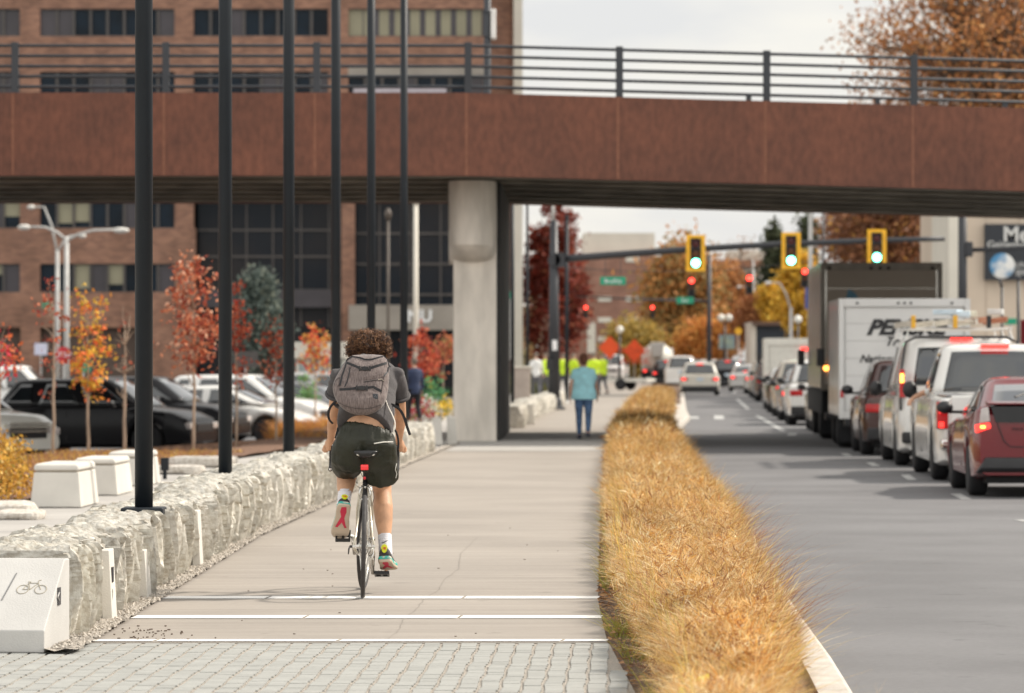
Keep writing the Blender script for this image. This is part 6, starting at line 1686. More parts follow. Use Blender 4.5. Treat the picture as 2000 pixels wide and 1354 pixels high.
# ------------------------------------------------------------------ people in the distance
M_skin2 = mat('skin_light', (.60, .36, .26), .55, var=.08, scale=9)
def hand(mb, wrist, dirv, side, s=1.0, curl=.3, palm=None):
    """palm and five bent fingers hanging along dirv; side is the thumb's direction"""
    w = Vector(wrist); d = Vector(dirv).normalized(); t = Vector(side); t = (t - d * t.dot(d)).normalized(); nrm = d.cross(t)
    if palm is not None and nrm.dot(Vector(palm)) < 0: nrm = -nrm
    mb.tube([w, w + d * .045 * s, w + d * .085 * s], [(.024 * s, .020 * s), (.040 * s, .016 * s), (.038 * s, .014 * s)], 10, up=nrm.cross(d) if False else nrm)
    for k in range(4):
        off = t * (.028 - .0185 * k) * s; l = (.068, .076, .070, .054)[k] * s
        p0 = w + d * .080 * s + off; c = curl * (1 + .12 * k)
        p1 = p0 + (d * cos(c * .5) + nrm * sin(c * .5)) * l * .45; p2 = p1 + (d * cos(c * 1.5) + nrm * sin(c * 1.5)) * l * .33; p3 = p2 + (d * cos(c * 2.4) + nrm * sin(c * 2.4)) * l * .25
        mb.tube([p0 - d * .02 * s, p0, p1, p2, p3], [.0095 * s, .0095 * s, .009 * s, .0085 * s, .0065 * s], 7)
    p0 = w + d * .028 * s + t * .026 * s; p1 = p0 + (d * .6 + t * .7 + nrm * .3).normalized() * .034 * s; p2 = p1 + (d * .9 + t * .25 + nrm * .4).normalized() * .028 * s
    mb.tube([w + d * .015 * s, p0, p1, p2], [.013 * s, .013 * s, .011 * s, .0085 * s], 7)
def figure(X, Y, Z, rz, h, label, top, bottom, hair, shoe, stride=.25, arm=.15, hairlen=0, sleeves='short', vox=.014, vest=None, fac=1.0):
    """a walking person of height h seen from any side, built facing +Y"""
    o = empty('person', (X, Y, Z), rz, label, 'person'); s = h / 1.7
    hipz, shz, nk = .88, 1.38, 1.46
    J = {}
    for sd, ph in ((-1, 1), (1, -1)):
        hip = Vector((sd * .095, 0, hipz)); knee = Vector((sd * .095, .06 + ph * stride * .45, .47)); ank = Vector((sd * .09, ph * stride - (.03 if ph < 0 else 0), .09 + (.05 if ph < 0 else 0)))
        sh = Vector((sd * .175, 0, shz)); el = Vector((sd * (.225 + .03), -ph * arm * .5, 1.10)); wr = Vector((sd * (.25 + .02), -ph * arm * .8 + .05, .86))
        J[sd] = (hip, knee, ank, sh, el, wr)
    def leg(mb, sd, k=1.0, foot=True, z0=None):
        hip, knee, ank, *_ = J[sd]
        mb.tube([hip + Vector((0, 0, .04)), hip, hip.lerp(knee, .5), knee, knee.lerp(ank, .3), ank], [.095 * k, .092 * k, .078 * k, .058 * k, .057 * k, .040 * k], 12)
        if foot: mb.tube([ank, ank + Vector((0, -.03, -.05)), ank + Vector((0, .06, -.055)), ank + Vector((0, .16, -.06))], [.038, (.04, .035), (.042, .03), (.035, .02)], 10)
    def armt(mb, sd, k=1.0, to=1.0):
        sh, el, wr = J[sd][3:]
        if to < 1: e = sh.lerp(el, to); mb.tube([sh + Vector((-sd * .06, 0, .0)), sh, e], [.055 * k, .056 * k, .050 * k], 10)
        else: mb.tube([sh + Vector((-sd * .06, 0, 0)), sh, sh.lerp(el, .5), el, el.lerp(wr, .35), wr], [.05 * k, .05 * k, .044 * k, .036 * k, .037 * k, .024 * k], 10)
    def torso(mb, k=1.0, z0=.84):
        mb.tube([(0, 0, z0), (0, 0, .93), (0, 0, 1.06), (0, 0, 1.22), (0, 0, 1.36), (0, 0, 1.42), (0, 0, 1.47)],
                [(.165 * k * fac, .11 * k), (.165 * k * fac, .115 * k), (.140 * k * fac, .10 * k), (.165 * k * fac, .115 * k), (.185 * k, .10 * k), (.13 * k, .075 * k), (.06, .06)], 16, up=Vector((0, 1, 0)))
    mb = MB(); torso(mb)
    for sd in (-1, 1):
        leg(mb, sd); armt(mb, sd); hand(mb, J[sd][5], J[sd][5] - J[sd][4], (0, 1, 0), 1.0, .35, palm=(-sd, 0, 0))
    mb.tube([(0, 0, 1.42), (0, .01, 1.50), (0, .02, 1.54)], [.055, .052, .05], 10)
    mb.ball((0, .02, 1.60), (.073, .090, .110), 14, 10); mb.ball((0, .105, 1.585), (.014, .02, .02), 6, 5)
    for sd in (-1, 1): mb.ball((sd * .075, .015, 1.60), (.012, .022, .03), 6, 6)
    q = link('body', remesh_of(mb, vox, 3), M_skin2, o); q.scale = (s, s, s)
    mb = MB(); torso(mb, 1.12, .80 if vest is None else .82)
    for sd in (-1, 1): armt(mb, sd, 1.22, .62 if sleeves == 'short' else 1.0)
    q = link('shirt', remesh_of(mb, vox, 3), top, o); q.scale = (s, s, s)
    mb = MB()
    for sd in (-1, 1): leg(mb, sd, 1.15, False)
    mb.tube([(0, 0, .80), (0, 0, .88), (0, 0, .94)], [(.16, .115), (.17, .125), (.165, .12)], 14, up=Vector((0, 1, 0)))
    q = link('trousers', remesh_of(mb, vox, 3), bottom, o); q.scale = (s, s, s)
    for sd in (-1, 1):
        ank = J[sd][2]; mb = MB(); mb.tube([ank + Vector((0, -.05, -.01)), ank + Vector((0, -.045, -.055)), ank + Vector((0, .05, -.055)), ank + Vector((0, .17, -.065)), ank + Vector((0, .2, -.07))], [(.04, .03), (.047, .04), (.048, .038), (.042, .025), (.02, .015)], 10)
        q = mb.build('shoe', shoe, o, smooth=True); q.scale = (s, s, s)
    mb = MB(); mb.ball((0, -.01, 1.635), (.086, .100, .100), 14, 10)
    if hairlen: mb.ball((0, -.045, 1.60), (.080, .060, .10), 12, 8)
    me = remesh_of(mb, vox, 2)
    V = mesh_np(me); nn = mesh_nrm(me); V += nn * (.010 * fbm(V[:, 0] * 40, V[:, 1] * 40, V[:, 2] * 40, 3, 2))[:, None]; me.vertices.foreach_set('co', V.ravel())
    q = link('hair', me, hair, o); q.scale = (s, s, s)
    return o
M_hairr = mat('hair_auburn', (.14, .055, .03), .8, var=.3, scale=60)
M_hairk = mat('hair_grey', (.20, .16, .13), .8)
M_jean = mat('jeans', (.09, .16, .29), .9, var=.25, scale=9)
figure(tpx(1140, 76), 76, .003, R(-2), 1.66, 'woman in turquoise shirt and blue jeans walking away under the bridge', mat('turquoise_cloth', (.42, .80, .88), .85, var=.10, scale=10), M_jean, M_hairr, mat('shoe_navy', (.03, .04, .07), .7), stride=.10, arm=.12, hairlen=1, vox=.012, fac=1.42)
figure(tpx(809, 94), 94, -.02, R(25), 1.62, 'person in navy top and black trousers walking behind the farthest pole', mat('navy_cloth', (.03, .045, .10), .85), mat('black_cloth', (.014, .015, .020), .9), M_hairk, M_blk, stride=.16, arm=.1, sleeves='long', vox=.014)
M_hv = mat('hi_vis', (.58, .80, .02), .6, var=.08, scale=8); M_work = mat('work_trousers', (.10, .10, .11), .9)
for (px, d, rz, lab, c_) in ((1066, 165, 60, 'road worker in lime jacket bending left of the signal mast', M_hv), (1099, 175, 20, 'road worker in lime jacket just right of the signal mast', M_hv), (1120, 180, -50, 'road worker in lime vest left of the woman in turquoise', M_hv),
                          (1160, 158, 0, 'road worker in lime jacket right above the turquoise shirt', M_hv), (1178, 172, 40, 'road worker in lime vest beside the orange signs', M_hv), (1047, 158, 10, 'person in a white top left of the road workers', mat('white_cloth', (.7, .7, .68), .9))):
    figure(tpx(px, d), d, .0, R(rz), 1.85, lab, c_, M_work, M_hairk, M_blk, stride=.15, sleeves='long', vox=.03)
# ------------------------------------------------------------------ bicycle
RC = Vector((atx(708.5, 25.3), 25.3, 0))
bf = Vector((-.035, 1, 0)).normalized(); br_ = Vector((1, .035, 0)).normalized(); bu = Vector((.020, 0, 1)).normalized()
def B(f_, r_, u_): return RC + bf * f_ + br_ * r_ + bu * u_
def wpart(mb, name, m, parent, **k):
    o = mb.build(name, m, parent, **k)
    if parent.type == 'EMPTY': o.location = -parent.location
    return o
def wlink(me, name, m, parent):
    o = link(name, me, m, parent)
    if parent.type == 'EMPTY': o.location = -parent.location
    return o
bike = empty('bicycle', RC, 0, 'slim road bicycle with pale curved stays, ridden by the man with backpack', 'bicycle')
M_rub = mat('bike_tyre', (.045, .042, .042), .7, var=.2, scale=30)
M_frm = mat('bike_frame', (.55, .50, .40), .22, metal=.35, coat=.6, var=.06)
M_bblk = mat('bike_black', (.012, .012, .013), .35)
M_bsil = mat('bike_silver', (.62, .60, .56), .2, metal=.9, var=.05)
def bwheel(c_f, steer, name):
    c = B(c_f, 0, .34)
    a = steer; fw = (bf * cos(a) + br_ * sin(a)); rt = (br_ * cos(a) - bf * sin(a))
    def W_(ang, r, s=0): return c + (fw * cos(ang) + bu * sin(ang)) * r + rt * s
    mb = MB(); N_ = 72
    def torus(mb, r, a1, a2, n=12):
        rings = []
        for i in range(N_):
            an = 2 * pi * i / N_; rings.append([W_(an, r + a1 * cos(b), a2 * sin(b)) for b in np.linspace(0, 2 * pi, n + 1)[:-1]])
        rings.append(rings[0]); mb.loft(rings, cap=False)
    torus(mb, .326, .0150, .0150); ty = wpart(mb, name, M_rub, bike, smooth=True)
    mb = MB(); torus(mb, .305, .010, .0085, 8); mb.build('rim', M_bsil, ty, smooth=True)
    mb = MB()
    for i in range(28):
        an = 2 * pi * i / 28; s = .03 if i % 2 else -.03
        mb.tube([W_(an + (.5 if i % 4 < 2 else -.5), .022, s), W_(an, .298, 0)], .0012, 4)
    mb.build('spokes', M_bsil, ty)
    mb = MB()
    for s0, s1, r in ((-.05, .05, .014), (-.034, -.028, .026), (.028, .034, .026), (-.075, -.055, .010), (.055, .075, .010)): mb.cyl(c + rt * s0, c + rt * s1, r, n=12)
    mb.build('hub', M_bsil, ty, smooth=False)
    return ty
bwheel(0, 0, 'rear_wheel'); bwheel(1.0, R(6.5), 'front_wheel')
# frame
mb = MB()
BBp, ST, SP, HT, HB = B(.42, 0, .27), B(.30, 0, .76), B(.265, 0, .925), B(.855, 0, .86), B(.90, 0, .70)
mb.tube([BBp, ST], .016, 10); mb.tube([ST, HT], .0145, 10); mb.tube([BBp, HB], .018, 10); mb.tube([HT + (HT - HB) * .1, HB], .019, 10)
wpart(mb, 'frame', M_bblk, bike, smooth=True)
for s in (-1, 1):
    mb = MB(); mb.tube([B(.29, s * .016, .735), B(.27, s * .028, .66), B(.2, s * .040, .54), B(.08, s * .056, .40), B(0, s * .068, .345)], [.0085, .008, .0075, .007, .007], 8); wpart(mb, 'seat_stay', M_frm, bike, smooth=True)
    mb = MB(); mb.tube([B(.40, s * .03, .265), B(.2, s * .052, .30), B(0, s * .068, .335)], .009, 8); wpart(mb, 'chain_stay', M_frm, bike, smooth=True)
    mb = MB(); c1 = B(1.0, 0, .34); rt = (br_ * cos(R(6.5)) - bf * sin(R(6.5)))
    mb.tube([HB + rt * s * .03, B(.945, 0, .55) + rt * s * .05, c1 + rt * s * .052], [.013, .011, .008], 8); wpart(mb, 'fork_blade', M_frm, bike, smooth=True)
mb = MB(); mb.tube([B(.31, 0, .73), SP + bu * .0], .0135, 12); wpart(mb, 'seat_post', M_bblk, bike, smooth=True)
# saddle
rings = []
for t, w, z, th in ((-.118, .050, .966, .022), (-.105, .078, .970, .034), (-.06, .080, .968, .036), (0, .058, .962, .030), (.06, .033, .958, .028), (.14, .022, .956, .026), (.165, .014, .950, .02)):
    ring = [B(.195 + t, w * cos(a), z - .012 + (.014 if sin(a) > 0 else th) * sin(a) + .006 * (cos(a) ** 2)) for a in np.linspace(0, 2 * pi, 17)[:-1]]
    rings.append(ring)
mb = MB(); mb.loft(rings); wpart(mb, 'saddle', M_bblk, bike, smooth=True)
mb = MB()
for s in (-1, 1): mb.tube([B(.10, s * .045, .945), B(.13, s * .028, .930), B(.26, s * .022, .928), B(.33, s * .01, .945)], .0035, 6)
mb.box(B(.262, 0, .932), (.05, .04, .03)); wpart(mb, 'saddle_rails', M_bsil, bike)
for s in (-1, 1):
    mb = MB(); mb.ball(B(.088, s * .046, .944), (.016, .006, .010), 10, 6); wpart(mb, 'saddle_stud', M_bsil, bike, smooth=True)
c = at(712, 913, 25.40)
mb = MB(); mb.box(c, (.050, .022, .036)); wpart(mb, 'rear_light', mat('light_red', (.62, .015, .02), .25, coat=.7, emit=(1, .03, .03), estr=.25), bike, bevel=.004)
mb = MB(); c = at(712, 934, 25.44); mb.lathe([(0, -.008), (.010, -.006), (.010, .006)], c, 'Y', 14); wpart(mb, 'reflector', mat('light_red2', (.5, .01, .02), .25), bike)
# brake caliper
mb = MB(); q = lambda a, b, z: B(.16 + a, b, z)
for s in (-1, 1):
    mb.tube([q(.05, s * .004, .735), q(.03, s * .030, .715), q(.02, s * .038, .675), q(.03, s * .024, .645)], [.006, .007, .006, .005], 6)
    mb.box(q(.035, s * .020, .644), (.010, .04, .012))
mb.cyl(q(.07, 0, .725), q(.02, 0, .725), .007, n=8)
mb.tube([q(.03, -.03, .715), q(.0, -.05, .735), q(.02, -.055, .76)], .004, 6)
wpart(mb, 'rear_brake', M_bsil, bike, smooth=True)
mb = MB(); mb.tube([q(.02, -.052, .755), q(.06, -.06, .80), q(.12, -.03, .82), q(.2, -.02, .79)], .0022, 5); mb.tube([q(.03, .03, .70), q(.0, .055, .70), q(.0, .062, .66), q(.1, .05, .60)], .002, 5); wpart(mb, 'brake_cable', M_bblk, bike)
# drivetrain
mb = MB()
for k in range(7): c0 = B(0, .020 + k * .004, .34); mb.cyl(c0, c0 + br_ * .0022, .052 - k * .0045, n=20)
wpart(mb, 'cassette', M_bsil, bike)
mb = MB()
c0 = B(.42, .045, .27); mb.cyl(c0, c0 + br_ * .003, .10, n=36); mb.cyl(c0 + br_ * .005, c0 + br_ * .008, .078, n=30); wpart(mb, 'chainring', M_bsil, bike)
mb = MB(); mb.tube([B(0, .036, .392), B(.42, .046, .372)], [(.003, .004)] * 2, 5); mb.tube([B(.01, .034, .20), B(.2, .04, .18), B(.40, .046, .172)], [(.003, .004)] * 3, 5); wpart(mb, 'chain', M_bblk, bike)
mb = MB(); mb.box(B(-.005, .052, .315), (.016, .045, .03)); mb.tube([B(0, .060, .335), B(.0, .066, .29), B(-.01, .050, .265)], [.010, .012, .009], 8)
mb.box(B(.0, .040, .225), (.012, .05, .10)); wpart(mb, 'rear_derailleur', M_bsil, bike, bevel=.003)
for z in (.262, .195):
    mb = MB(); mb.cyl(B(0, .034, z), B(0, .040, z), .022, n=14); wpart(mb, 'jockey_wheel', M_bblk, bike)
mb = MB(); mb.tube([B(0, -.068, .34), B(0, -.092, .34)], .009, 8); mb.tube([B(0, -.090, .34), B(-.02, -.098, .325), B(-.03, -.10, .29)], [.007, .006, .004], 6); wpart(mb, 'quick_release', M_bblk, bike, smooth=True)
PLp = at(670, 1047, 25.60); PRp = at(746, 1121, 25.83)
for s, pp, rxx in ((-1, PLp, R(38)), (1, PRp, R(-14))):
    k0 = B(.42, s * .062, .27); k1 = Vector((pp.x - s * .062, pp.y, pp.z))
    mb = MB(); mb.tube([k0, k0.lerp(k1, .5), k1], [(.013, .009), (.011, .008), (.012, .008)], 8); mb.cyl(k1, Vector((pp.x, pp.y, pp.z)), .006, n=8); cr_o = wpart(mb, 'crank_arm', M_bsil, bike, smooth=True)
    mb = MB(); mb.M = Matrix.Translation(pp) @ Matrix.Rotation(rxx, 4, 'X')
    for (x0, x1, y0, y1) in ((-.050, .050, -.050, -.036), (-.050, .050, .036, .050), (-.050, -.038, -.036, .036), (.038, .050, -.036, .036), (-.008, .008, -.036, .036)): mb.bx(x0, x1, y0, y1, -.011, .011)
    mb.cyl((-.05, 0, 0), (.05, 0, 0), .010, n=8)
    for x in (-.044, -.022, 0, .022, .044):
        for y in (-.043, .043): mb.cyl((x, y, .011), (x, y, .016), .0025, n=5)
    mb.M = None
    wpart(mb, 'pedal', M_bblk, bike, bevel=.002)
# handlebar
hc = B(.93, 0, .965)
mb = MB(); mb.tube([HT + (HT - HB) * .1, B(.85, 0, .93), hc], .014, 8); wpart(mb, 'stem', M_bblk, bike, smooth=True)
dp = {}
mb = MB(); mb.tube([hc - br_ * .17, hc, hc + br_ * .17], .0135, 8)
for s, ex in ((-1, at(645, 917, 26.18)), (1, at(775, 921, 26.18))):
    p0 = hc + br_ * s * .17; hx = ex.x
    P_ = [p0, Vector((hx - s * .02, p0.y + .02, .972)), Vector((hx, p0.y + .09, .965)), Vector((hx, p0.y + .125, .915)), Vector((hx, p0.y + .10, .855)), Vector((hx, p0.y + .02, .825)), ex]
    mb.tube(P_, .0150, 10); dp[s] = P_
hb = wpart(mb, 'handlebar', mat('bar_tape', (.016, .016, .017), .75, bump=.3, bscale=200), bike, smooth=True)
for s in (-1, 1):
    mb = MB(); h0 = dp[s][2]
    mb.tube([h0 + Vector((0, -.03, .005)), h0 + Vector((0, .03, .02)), h0 + Vector((0, .06, .055)), h0 + Vector((0, .07, .06))], [.015, .018, .016, .008], 8); wpart(mb, 'brake_hood', M_bblk, bike, smooth=True)
    mb = MB(); mb.tube([h0 + Vector((0, .06, .03)), h0 + Vector((s * .006, .075, -.03)), h0 + Vector((s * .01, .05, -.09))], [.006, .006, .005], 6); wpart(mb, 'brake_lever', M_bsil, bike, smooth=True)
    e = dp[s][-1]; mb = MB(); mb.lathe([(0, -.006), (.009, -.005), (.011, 0), (.011, .01)], e, 'Y', 12); wpart(mb, 'bar_plug', M_bsil, bike, smooth=True)

# ------------------------------------------------------------------ the rider
rider = empty('person', (RC.x, 25.5, 0), 0, 'cyclist with curly brown hair, grey t-shirt and dark olive shorts riding away', 'person')
def A(px, py, d): return at(px, py, d)
HL, HRr = A(692, 868, 25.60), A(736, 868, 25.60)
KL, KR = A(680, 906, 25.93), A(746, 950, 25.90)
AL, AR = A(671, 985, 25.55), A(753, 1074, 25.73)
SL, SR = A(662, 740, 25.88), A(775, 738, 25.88)
EL, ER = A(651, 816, 26.03), A(783, 812, 26.03)
WL, WR = A(646, 858, 26.17), A(779, 860, 26.17)
mb = MB()
UPY = Vector((0, -1, 0))
mb.tube([A(713, 900, 25.56), A(713, 870, 25.56), A(715, 838, 25.58), A(717, 812, 25.62), A(718, 780, 25.72), A(719, 750, 25.84), A(719, 728, 25.92), A(720, 712, 25.97)],
        [(.12, .07), (.14, .085), (.145, .095), (.140, .105), (.158, .115), (.175, .11), (.15, .085), (.07, .07)], 20, up=Vector((0, -1, .3)))
def leg(H, K, An, s):
    d1 = (K - H); d2 = (An - K)
    calf = K.lerp(An, .33) + Vector((0, -.022, 0))
    mb.tube([H - d1 * .1, H.lerp(K, .25), H.lerp(K, .6), H.lerp(K, .88), K, K.lerp(An, .14), calf, K.lerp(An, .55) + Vector((0, -.010, 0)), K.lerp(An, .8), An], [.06, .074, .076, .069, .066, .062, (.068, .066), .060, .042, .040], 14)
leg(HL, KL, AL, -1); leg(HRr, KR, AR, 1)
# heels and feet inside the shoes
for An, toe in ((AL, A(664, 1036, 25.66)), (AR, A(754, 1110, 25.93))): mb.tube([An, An.lerp(toe, .35), toe], [.036, .036, .026], 10)
def armb(S, E, W_, s):
    mb.tube([S + Vector((-s * .07, .02, .01)), S, S.lerp(E, .35), S.lerp(E, .75), E, E.lerp(W_, .3), E.lerp(W_, .7), W_], [.055, .058, .050, .042, .037, .038, .030, .0245], 12)
armb(SL, EL, WL, -1); armb(SR, ER, WR, 1)
for s, W_ in ((-1, WL), (1, WR)):
    hood = dp[s][2]
    d = (hood + Vector((s * .020, .02, .0)) - W_).normalized()
    t = Vector((-s, 0, .35)).normalized()        # thumb on the inner side of the hood
    nr = d.cross(t).normalized()
    if nr.z > 0: nr = -nr
    mb.tube([W_, W_ + d * .04, W_ + d * .085], [(.026, .022), (.040, .020), (.038, .018)], 10, up=nr)
    for k in range(4):
        off = t * (.022 - .0175 * k); l = (.072, .078, .072, .056)[k]
        p0 = W_ + d * .080 + off; dn = (Vector((s * .45, -.10, -1.0))).normalized()
        p1 = p0 + (d * .75 + dn * .5 + Vector((s * .25, 0, 0))).normalized() * l * .42; p2 = p1 + (dn + d * .1).normalized() * l * .38; p3 = p2 + (dn * .8 - d * .55 + Vector((-s * .4, 0, 0))).normalized() * l * .32
        mb.tube([p0 - d * .02, p0, p1, p2, p3], [.0095, .0098, .0092, .0086, .0066], 8)
    p0 = W_ + d * .03 + t * .024; p1 = p0 + (d * .6 + t * .6 - bu * .3).normalized() * .034; p2 = p1 + (d * .9 - bu * .5).normalized() * .028
    mb.tube([W_ + d * .012, p0, p1, p2], [.014, .013, .0115, .0085], 8)
    # back of the hand bulging outward beside the bar, as it hangs over the drop
    mb.tube([W_ + Vector((s * .004, 0, -.006)), W_ + Vector((s * .020, .02, -.045)), W_ + Vector((s * .018, .03, -.080))], [(.020, .024), (.017, .030), (.012, .024)], 10)
# neck, head with face, ears
hc_ = A(720, 676, 26.10)
mb.tube([A(719, 722, 25.95), A(720, 704, 26.03), A(720, 688, 26.08)], [.068, .058, .056], 12)
mb.ball(hc_, (.076, .095, .112), 18, 14)
mb.tube([hc_ + Vector((0, .07, -.03)), hc_ + Vector((0, .085, -.085)), hc_ + Vector((0, .05, -.11))], [(.045, .03), (.035, .025), (.03, .02)], 10)
mb.tube([hc_ + Vector((0, .095, .015)), hc_ + Vector((0, .118, -.022)), hc_ + Vector((0, .10, -.03))], [.008, .014, .010], 8)
for s in (-1, 1): mb.ball(hc_ + Vector((s * .079, .0, -.01)), (.012, .022, .034), 8, 8)
M_skc = mat('skin_tan', (.58, .33, .20), .50, var=.12, scale=14, spec=.4, bump=.15, bscale=160)
me = remesh_of(mb, .0085, 4)
wlink(me, 'body', M_skc, rider)
for nm, off, r, m_ in (('eye', .034, .0125, M_sw), ('eye', -.034, .0125, M_sw)):
    mb = MB(); mb.ball(hc_ + Vector((off, .084, .004)), r, 10, 8); wpart(mb, nm, m_, rider, smooth=True)
    mb.v = []; mb.f = []
mb = MB(); mb.tube([hc_ + Vector((-.026, .098, -.062)), hc_ + Vector((0, .104, -.060)), hc_ + Vector((.026, .098, -.062))], [.004, .007, .004], 6); wpart(mb, 'mouth', mat('lips', (.42, .16, .12), .5), rider, smooth=True)
# curly hair: a cap and many small spirals
cap = MB(); hcc = A(720, 674, 26.08)
cap.ball(hcc, (.112, .112, .086), 20, 14)
for (dx, dz, r) in ((-.072, .030, .046), (.04, .040, .048), (.085, .02, .045), (-.10, -.03, .042), (.10, -.03, .042), (-.02, .042, .042), (-.085, -.055, .035), (.075, -.055, .04), (.0, -.06, .06)): cap.ball(hcc + Vector((dx, -.01, dz)), (r, r * 1.4, r), 12, 8)
me = remesh_of(cap, .012, 3)
V = mesh_np(me); nn = mesh_nrm(me)
V += nn * (.028 * fbm(V[:, 0] * 42, V[:, 1] * 42, V[:, 2] * 42, 3, 3))[:, None]; me.vertices.foreach_set('co', V.ravel()); me.update()
M_hc = mat('hair_brown', (.035, .018, .012), .55, var=.45, scale=70)
hair = wlink(me, 'hair', M_hc, rider)
Vc = mesh_np(me); Nc = mesh_nrm(me); sel = np.where((Nc[:, 1] < .45) & (Vc[:, 2] > hcc.z - .10))[0]
VV = []; FF = []; CC = []; off = 0
for k in range(2300):
    i = int(sel[NR.randint(len(sel))]); p = Vector(Vc[i]); n_ = Vector(Nc[i])
    ax = (n_ * .5 + Vector((NR.normal(), NR.normal() * .6, NR.normal() - .5)) * .8).normalized()
    x_, y_, _ = basis(ax); L_ = NR.uniform(.018, .046); rr = NR.uniform(.006, .013); turns = NR.uniform(.8, 1.7); st = 10; w = NR.uniform(.0014, .0036)
    ph = NR.uniform(0, 6.28); pts = []
    for j in range(st + 1):
        t = j / st; a = ph + t * turns * 2 * pi; pts.append(p + ax * (L_ * t - .004) + (x_ * cos(a) + y_ * sin(a)) * rr * (.5 + .6 * t))
    m_ = MB(); m_.tube(pts, [w * (1 - .6 * j / st) for j in range(st + 1)], 3, cap=False)
    vv = np.array([tuple(v) for v in m_.v]); VV.append(vv); FF.append(np.array(m_.f) + off); off += len(vv)
    c_ = np.array([(.085, .038, .020), (.20, .095, .045), (.035, .018, .012), (.34, .18, .09)][NR.choice(4, p=[.33, .32, .2, .15])]) * NR.uniform(.8, 1.2)
    CC.append(np.repeat(c_[None], len(vv), 0))
q = link('curls', rawmesh('curls', np.concatenate(VV), np.concatenate(FF), True, np.concatenate(CC)), mat('curl', (1, 1, 1), .45, var=.05, attr=True, spec=.4), hair)
# t-shirt
mb = MB()
mb.tube([A(712, 826, 25.555), A(716, 812, 25.60), A(718, 785, 25.69), A(719, 756, 25.80), A(719, 734, 25.88), A(720, 718, 25.94), A(720, 705, 25.98)],
        [(.192, .125), (.190, .128), (.184, .125), (.195, .125), (.202, .11), (.175, .09), (.10, .075)], 24, up=Vector((0, -1, .3)))
for s, S, E in ((-1, SL, EL), (1, SR, ER)):
    mb.tube([S + Vector((-s * .09, .02, 0)), S + Vector((0, 0, .004)), S.lerp(E, .28), S.lerp(E, .50 if s > 0 else .42)], [(.06, .07), (.066, .075), (.064, .070), (.070, .074)], 14)
me = remesh_of(mb, .010, 4)
V = mesh_np(me); nn = mesh_nrm(me)
fold = .010 * fbm(V[:, 0] * 9, V[:, 1] * 5, V[:, 2] * 6, 21, 3) + .004 * np.sin((V[:, 0] * .8 + V[:, 2]) * 75 + 4 * fbm(V[:, 0] * 4, 0, V[:, 2] * 4, 5, 2)) * (vnoise(V[:, 0] * 5, 3, V[:, 2] * 5, 6) > .5)
V += nn * fold[:, None]
# the hem hangs lower at both sides and rides up over the small of the back
hx = (V[:, 0] - atx(715, 25.6)) / .18
low = np.clip((1.225 - V[:, 2]) / .08, 0, 1)
V[:, 2] -= low * (np.abs(hx) ** 2.2) * .055
V[:, 2] += low * np.clip(1 - np.abs(hx + .1) * 1.5, 0, 1) * .035
me.vertices.foreach_set('co', V.ravel()); me.update()
M_shirt = mat('shirt_charcoal', (.062, .056, .057), .85, var=.12, scale=9, bump=.35, bscale=30, sheen=.1)
wlink(me, 't_shirt', M_shirt, rider)
mb = MB()
for s, S, E in ((-1, SL, EL), (1, SR, ER)):
    f_ = .49 if s > 0 else .41; c0 = S.lerp(E, f_); ax = (E - S).normalized(); x_, y_, _ = basis(ax)
    mb = MB(); mb.tube([c0 + x_ * .071 * cos(a) + y_ * .075 * sin(a) for a in np.linspace(0, 2 * pi, 24)[:-1]], [(.010, .012)] * 23, 8, closed=True)
    wpart(mb, 'sleeve_cuff', M_shirt, rider, smooth=True)
# shorts
mb = MB()
mb.tube([A(721, 833, 25.585), A(719, 842, 25.58), A(715, 862, 25.57), A(712, 885, 25.575), A(711, 905, 25.58), A(711, 915, 25.59)],
        [(.162, .120), (.180, .130), (.212, .145), (.226, .138), (.215, .120), (.17, .09)], 28, up=Vector((0, -1, .1)))
mb.tube([A(741, 880, 25.59), A(743, 905, 25.61), A(746, 926, 25.64), A(747, 935, 25.66)], [(.122, .120), (.122, .120), (.116, .110), (.114, .106)], 20)
mb.tube([A(684, 878, 25.60), A(680, 898, 25.64), A(678, 910, 25.74), A(679, 908, 25.82)], [(.116, .112), (.112, .112), (.106, .104), (.100, .098)], 20)
me = remesh_of(mb, .0095, 4)
V = mesh_np(me); nn = mesh_nrm(me)
z_ = V[:, 2]; wst = np.clip((z_ - 1.045) / .07, 0, 1)
gath = .0045 * wst * np.sin(V[:, 0] * 330 + 2.2 * fbm(V[:, 0] * 12, 0, z_ * 6, 4, 2)) + .006 * np.clip((z_ - .98) / .10, 0, 1) * np.sin(V[:, 0] * 120 + 3 * fbm(V[:, 0] * 9, 0, z_ * 5, 8, 2)) * vnoise(V[:, 0] * 14, 2, z_ * 5, 3)
fold = gath + .016 * fbm(V[:, 0] * 7, V[:, 1] * 5, z_ * 6, 31, 3) + .006 * fbm(V[:, 0] * 24, V[:, 1] * 10, z_ * 14, 12, 2)
wb_ = np.clip((z_ - 1.115) / .012, 0, 1); fold *= (1 - .5 * wb_)
cl_ = np.exp(-((V[:, 0] - atx(709, 25.5)) / .014) ** 2) * np.clip((1.04 - z_) / .12, 0, 1)
V += nn * fold[:, None]; V[:, 1] += cl_ * .028
me.vertices.foreach_set('co', V.ravel()); me.update()
M_short = mat('shorts_olive', (.017, .018, .010), .50, var=.22, scale=7, bump=.4, bscale=22, spec=.35)
sh_ = wlink(me, 'shorts', M_short, rider)
import mathutils
from mathutils.bvhtree import BVHTree
def bvh_of(me_): return BVHTree.FromPolygons([tuple(v.co) for v in me_.vertices], [tuple(p.vertices) for p in me_.polygons])
bs = bvh_of(me)
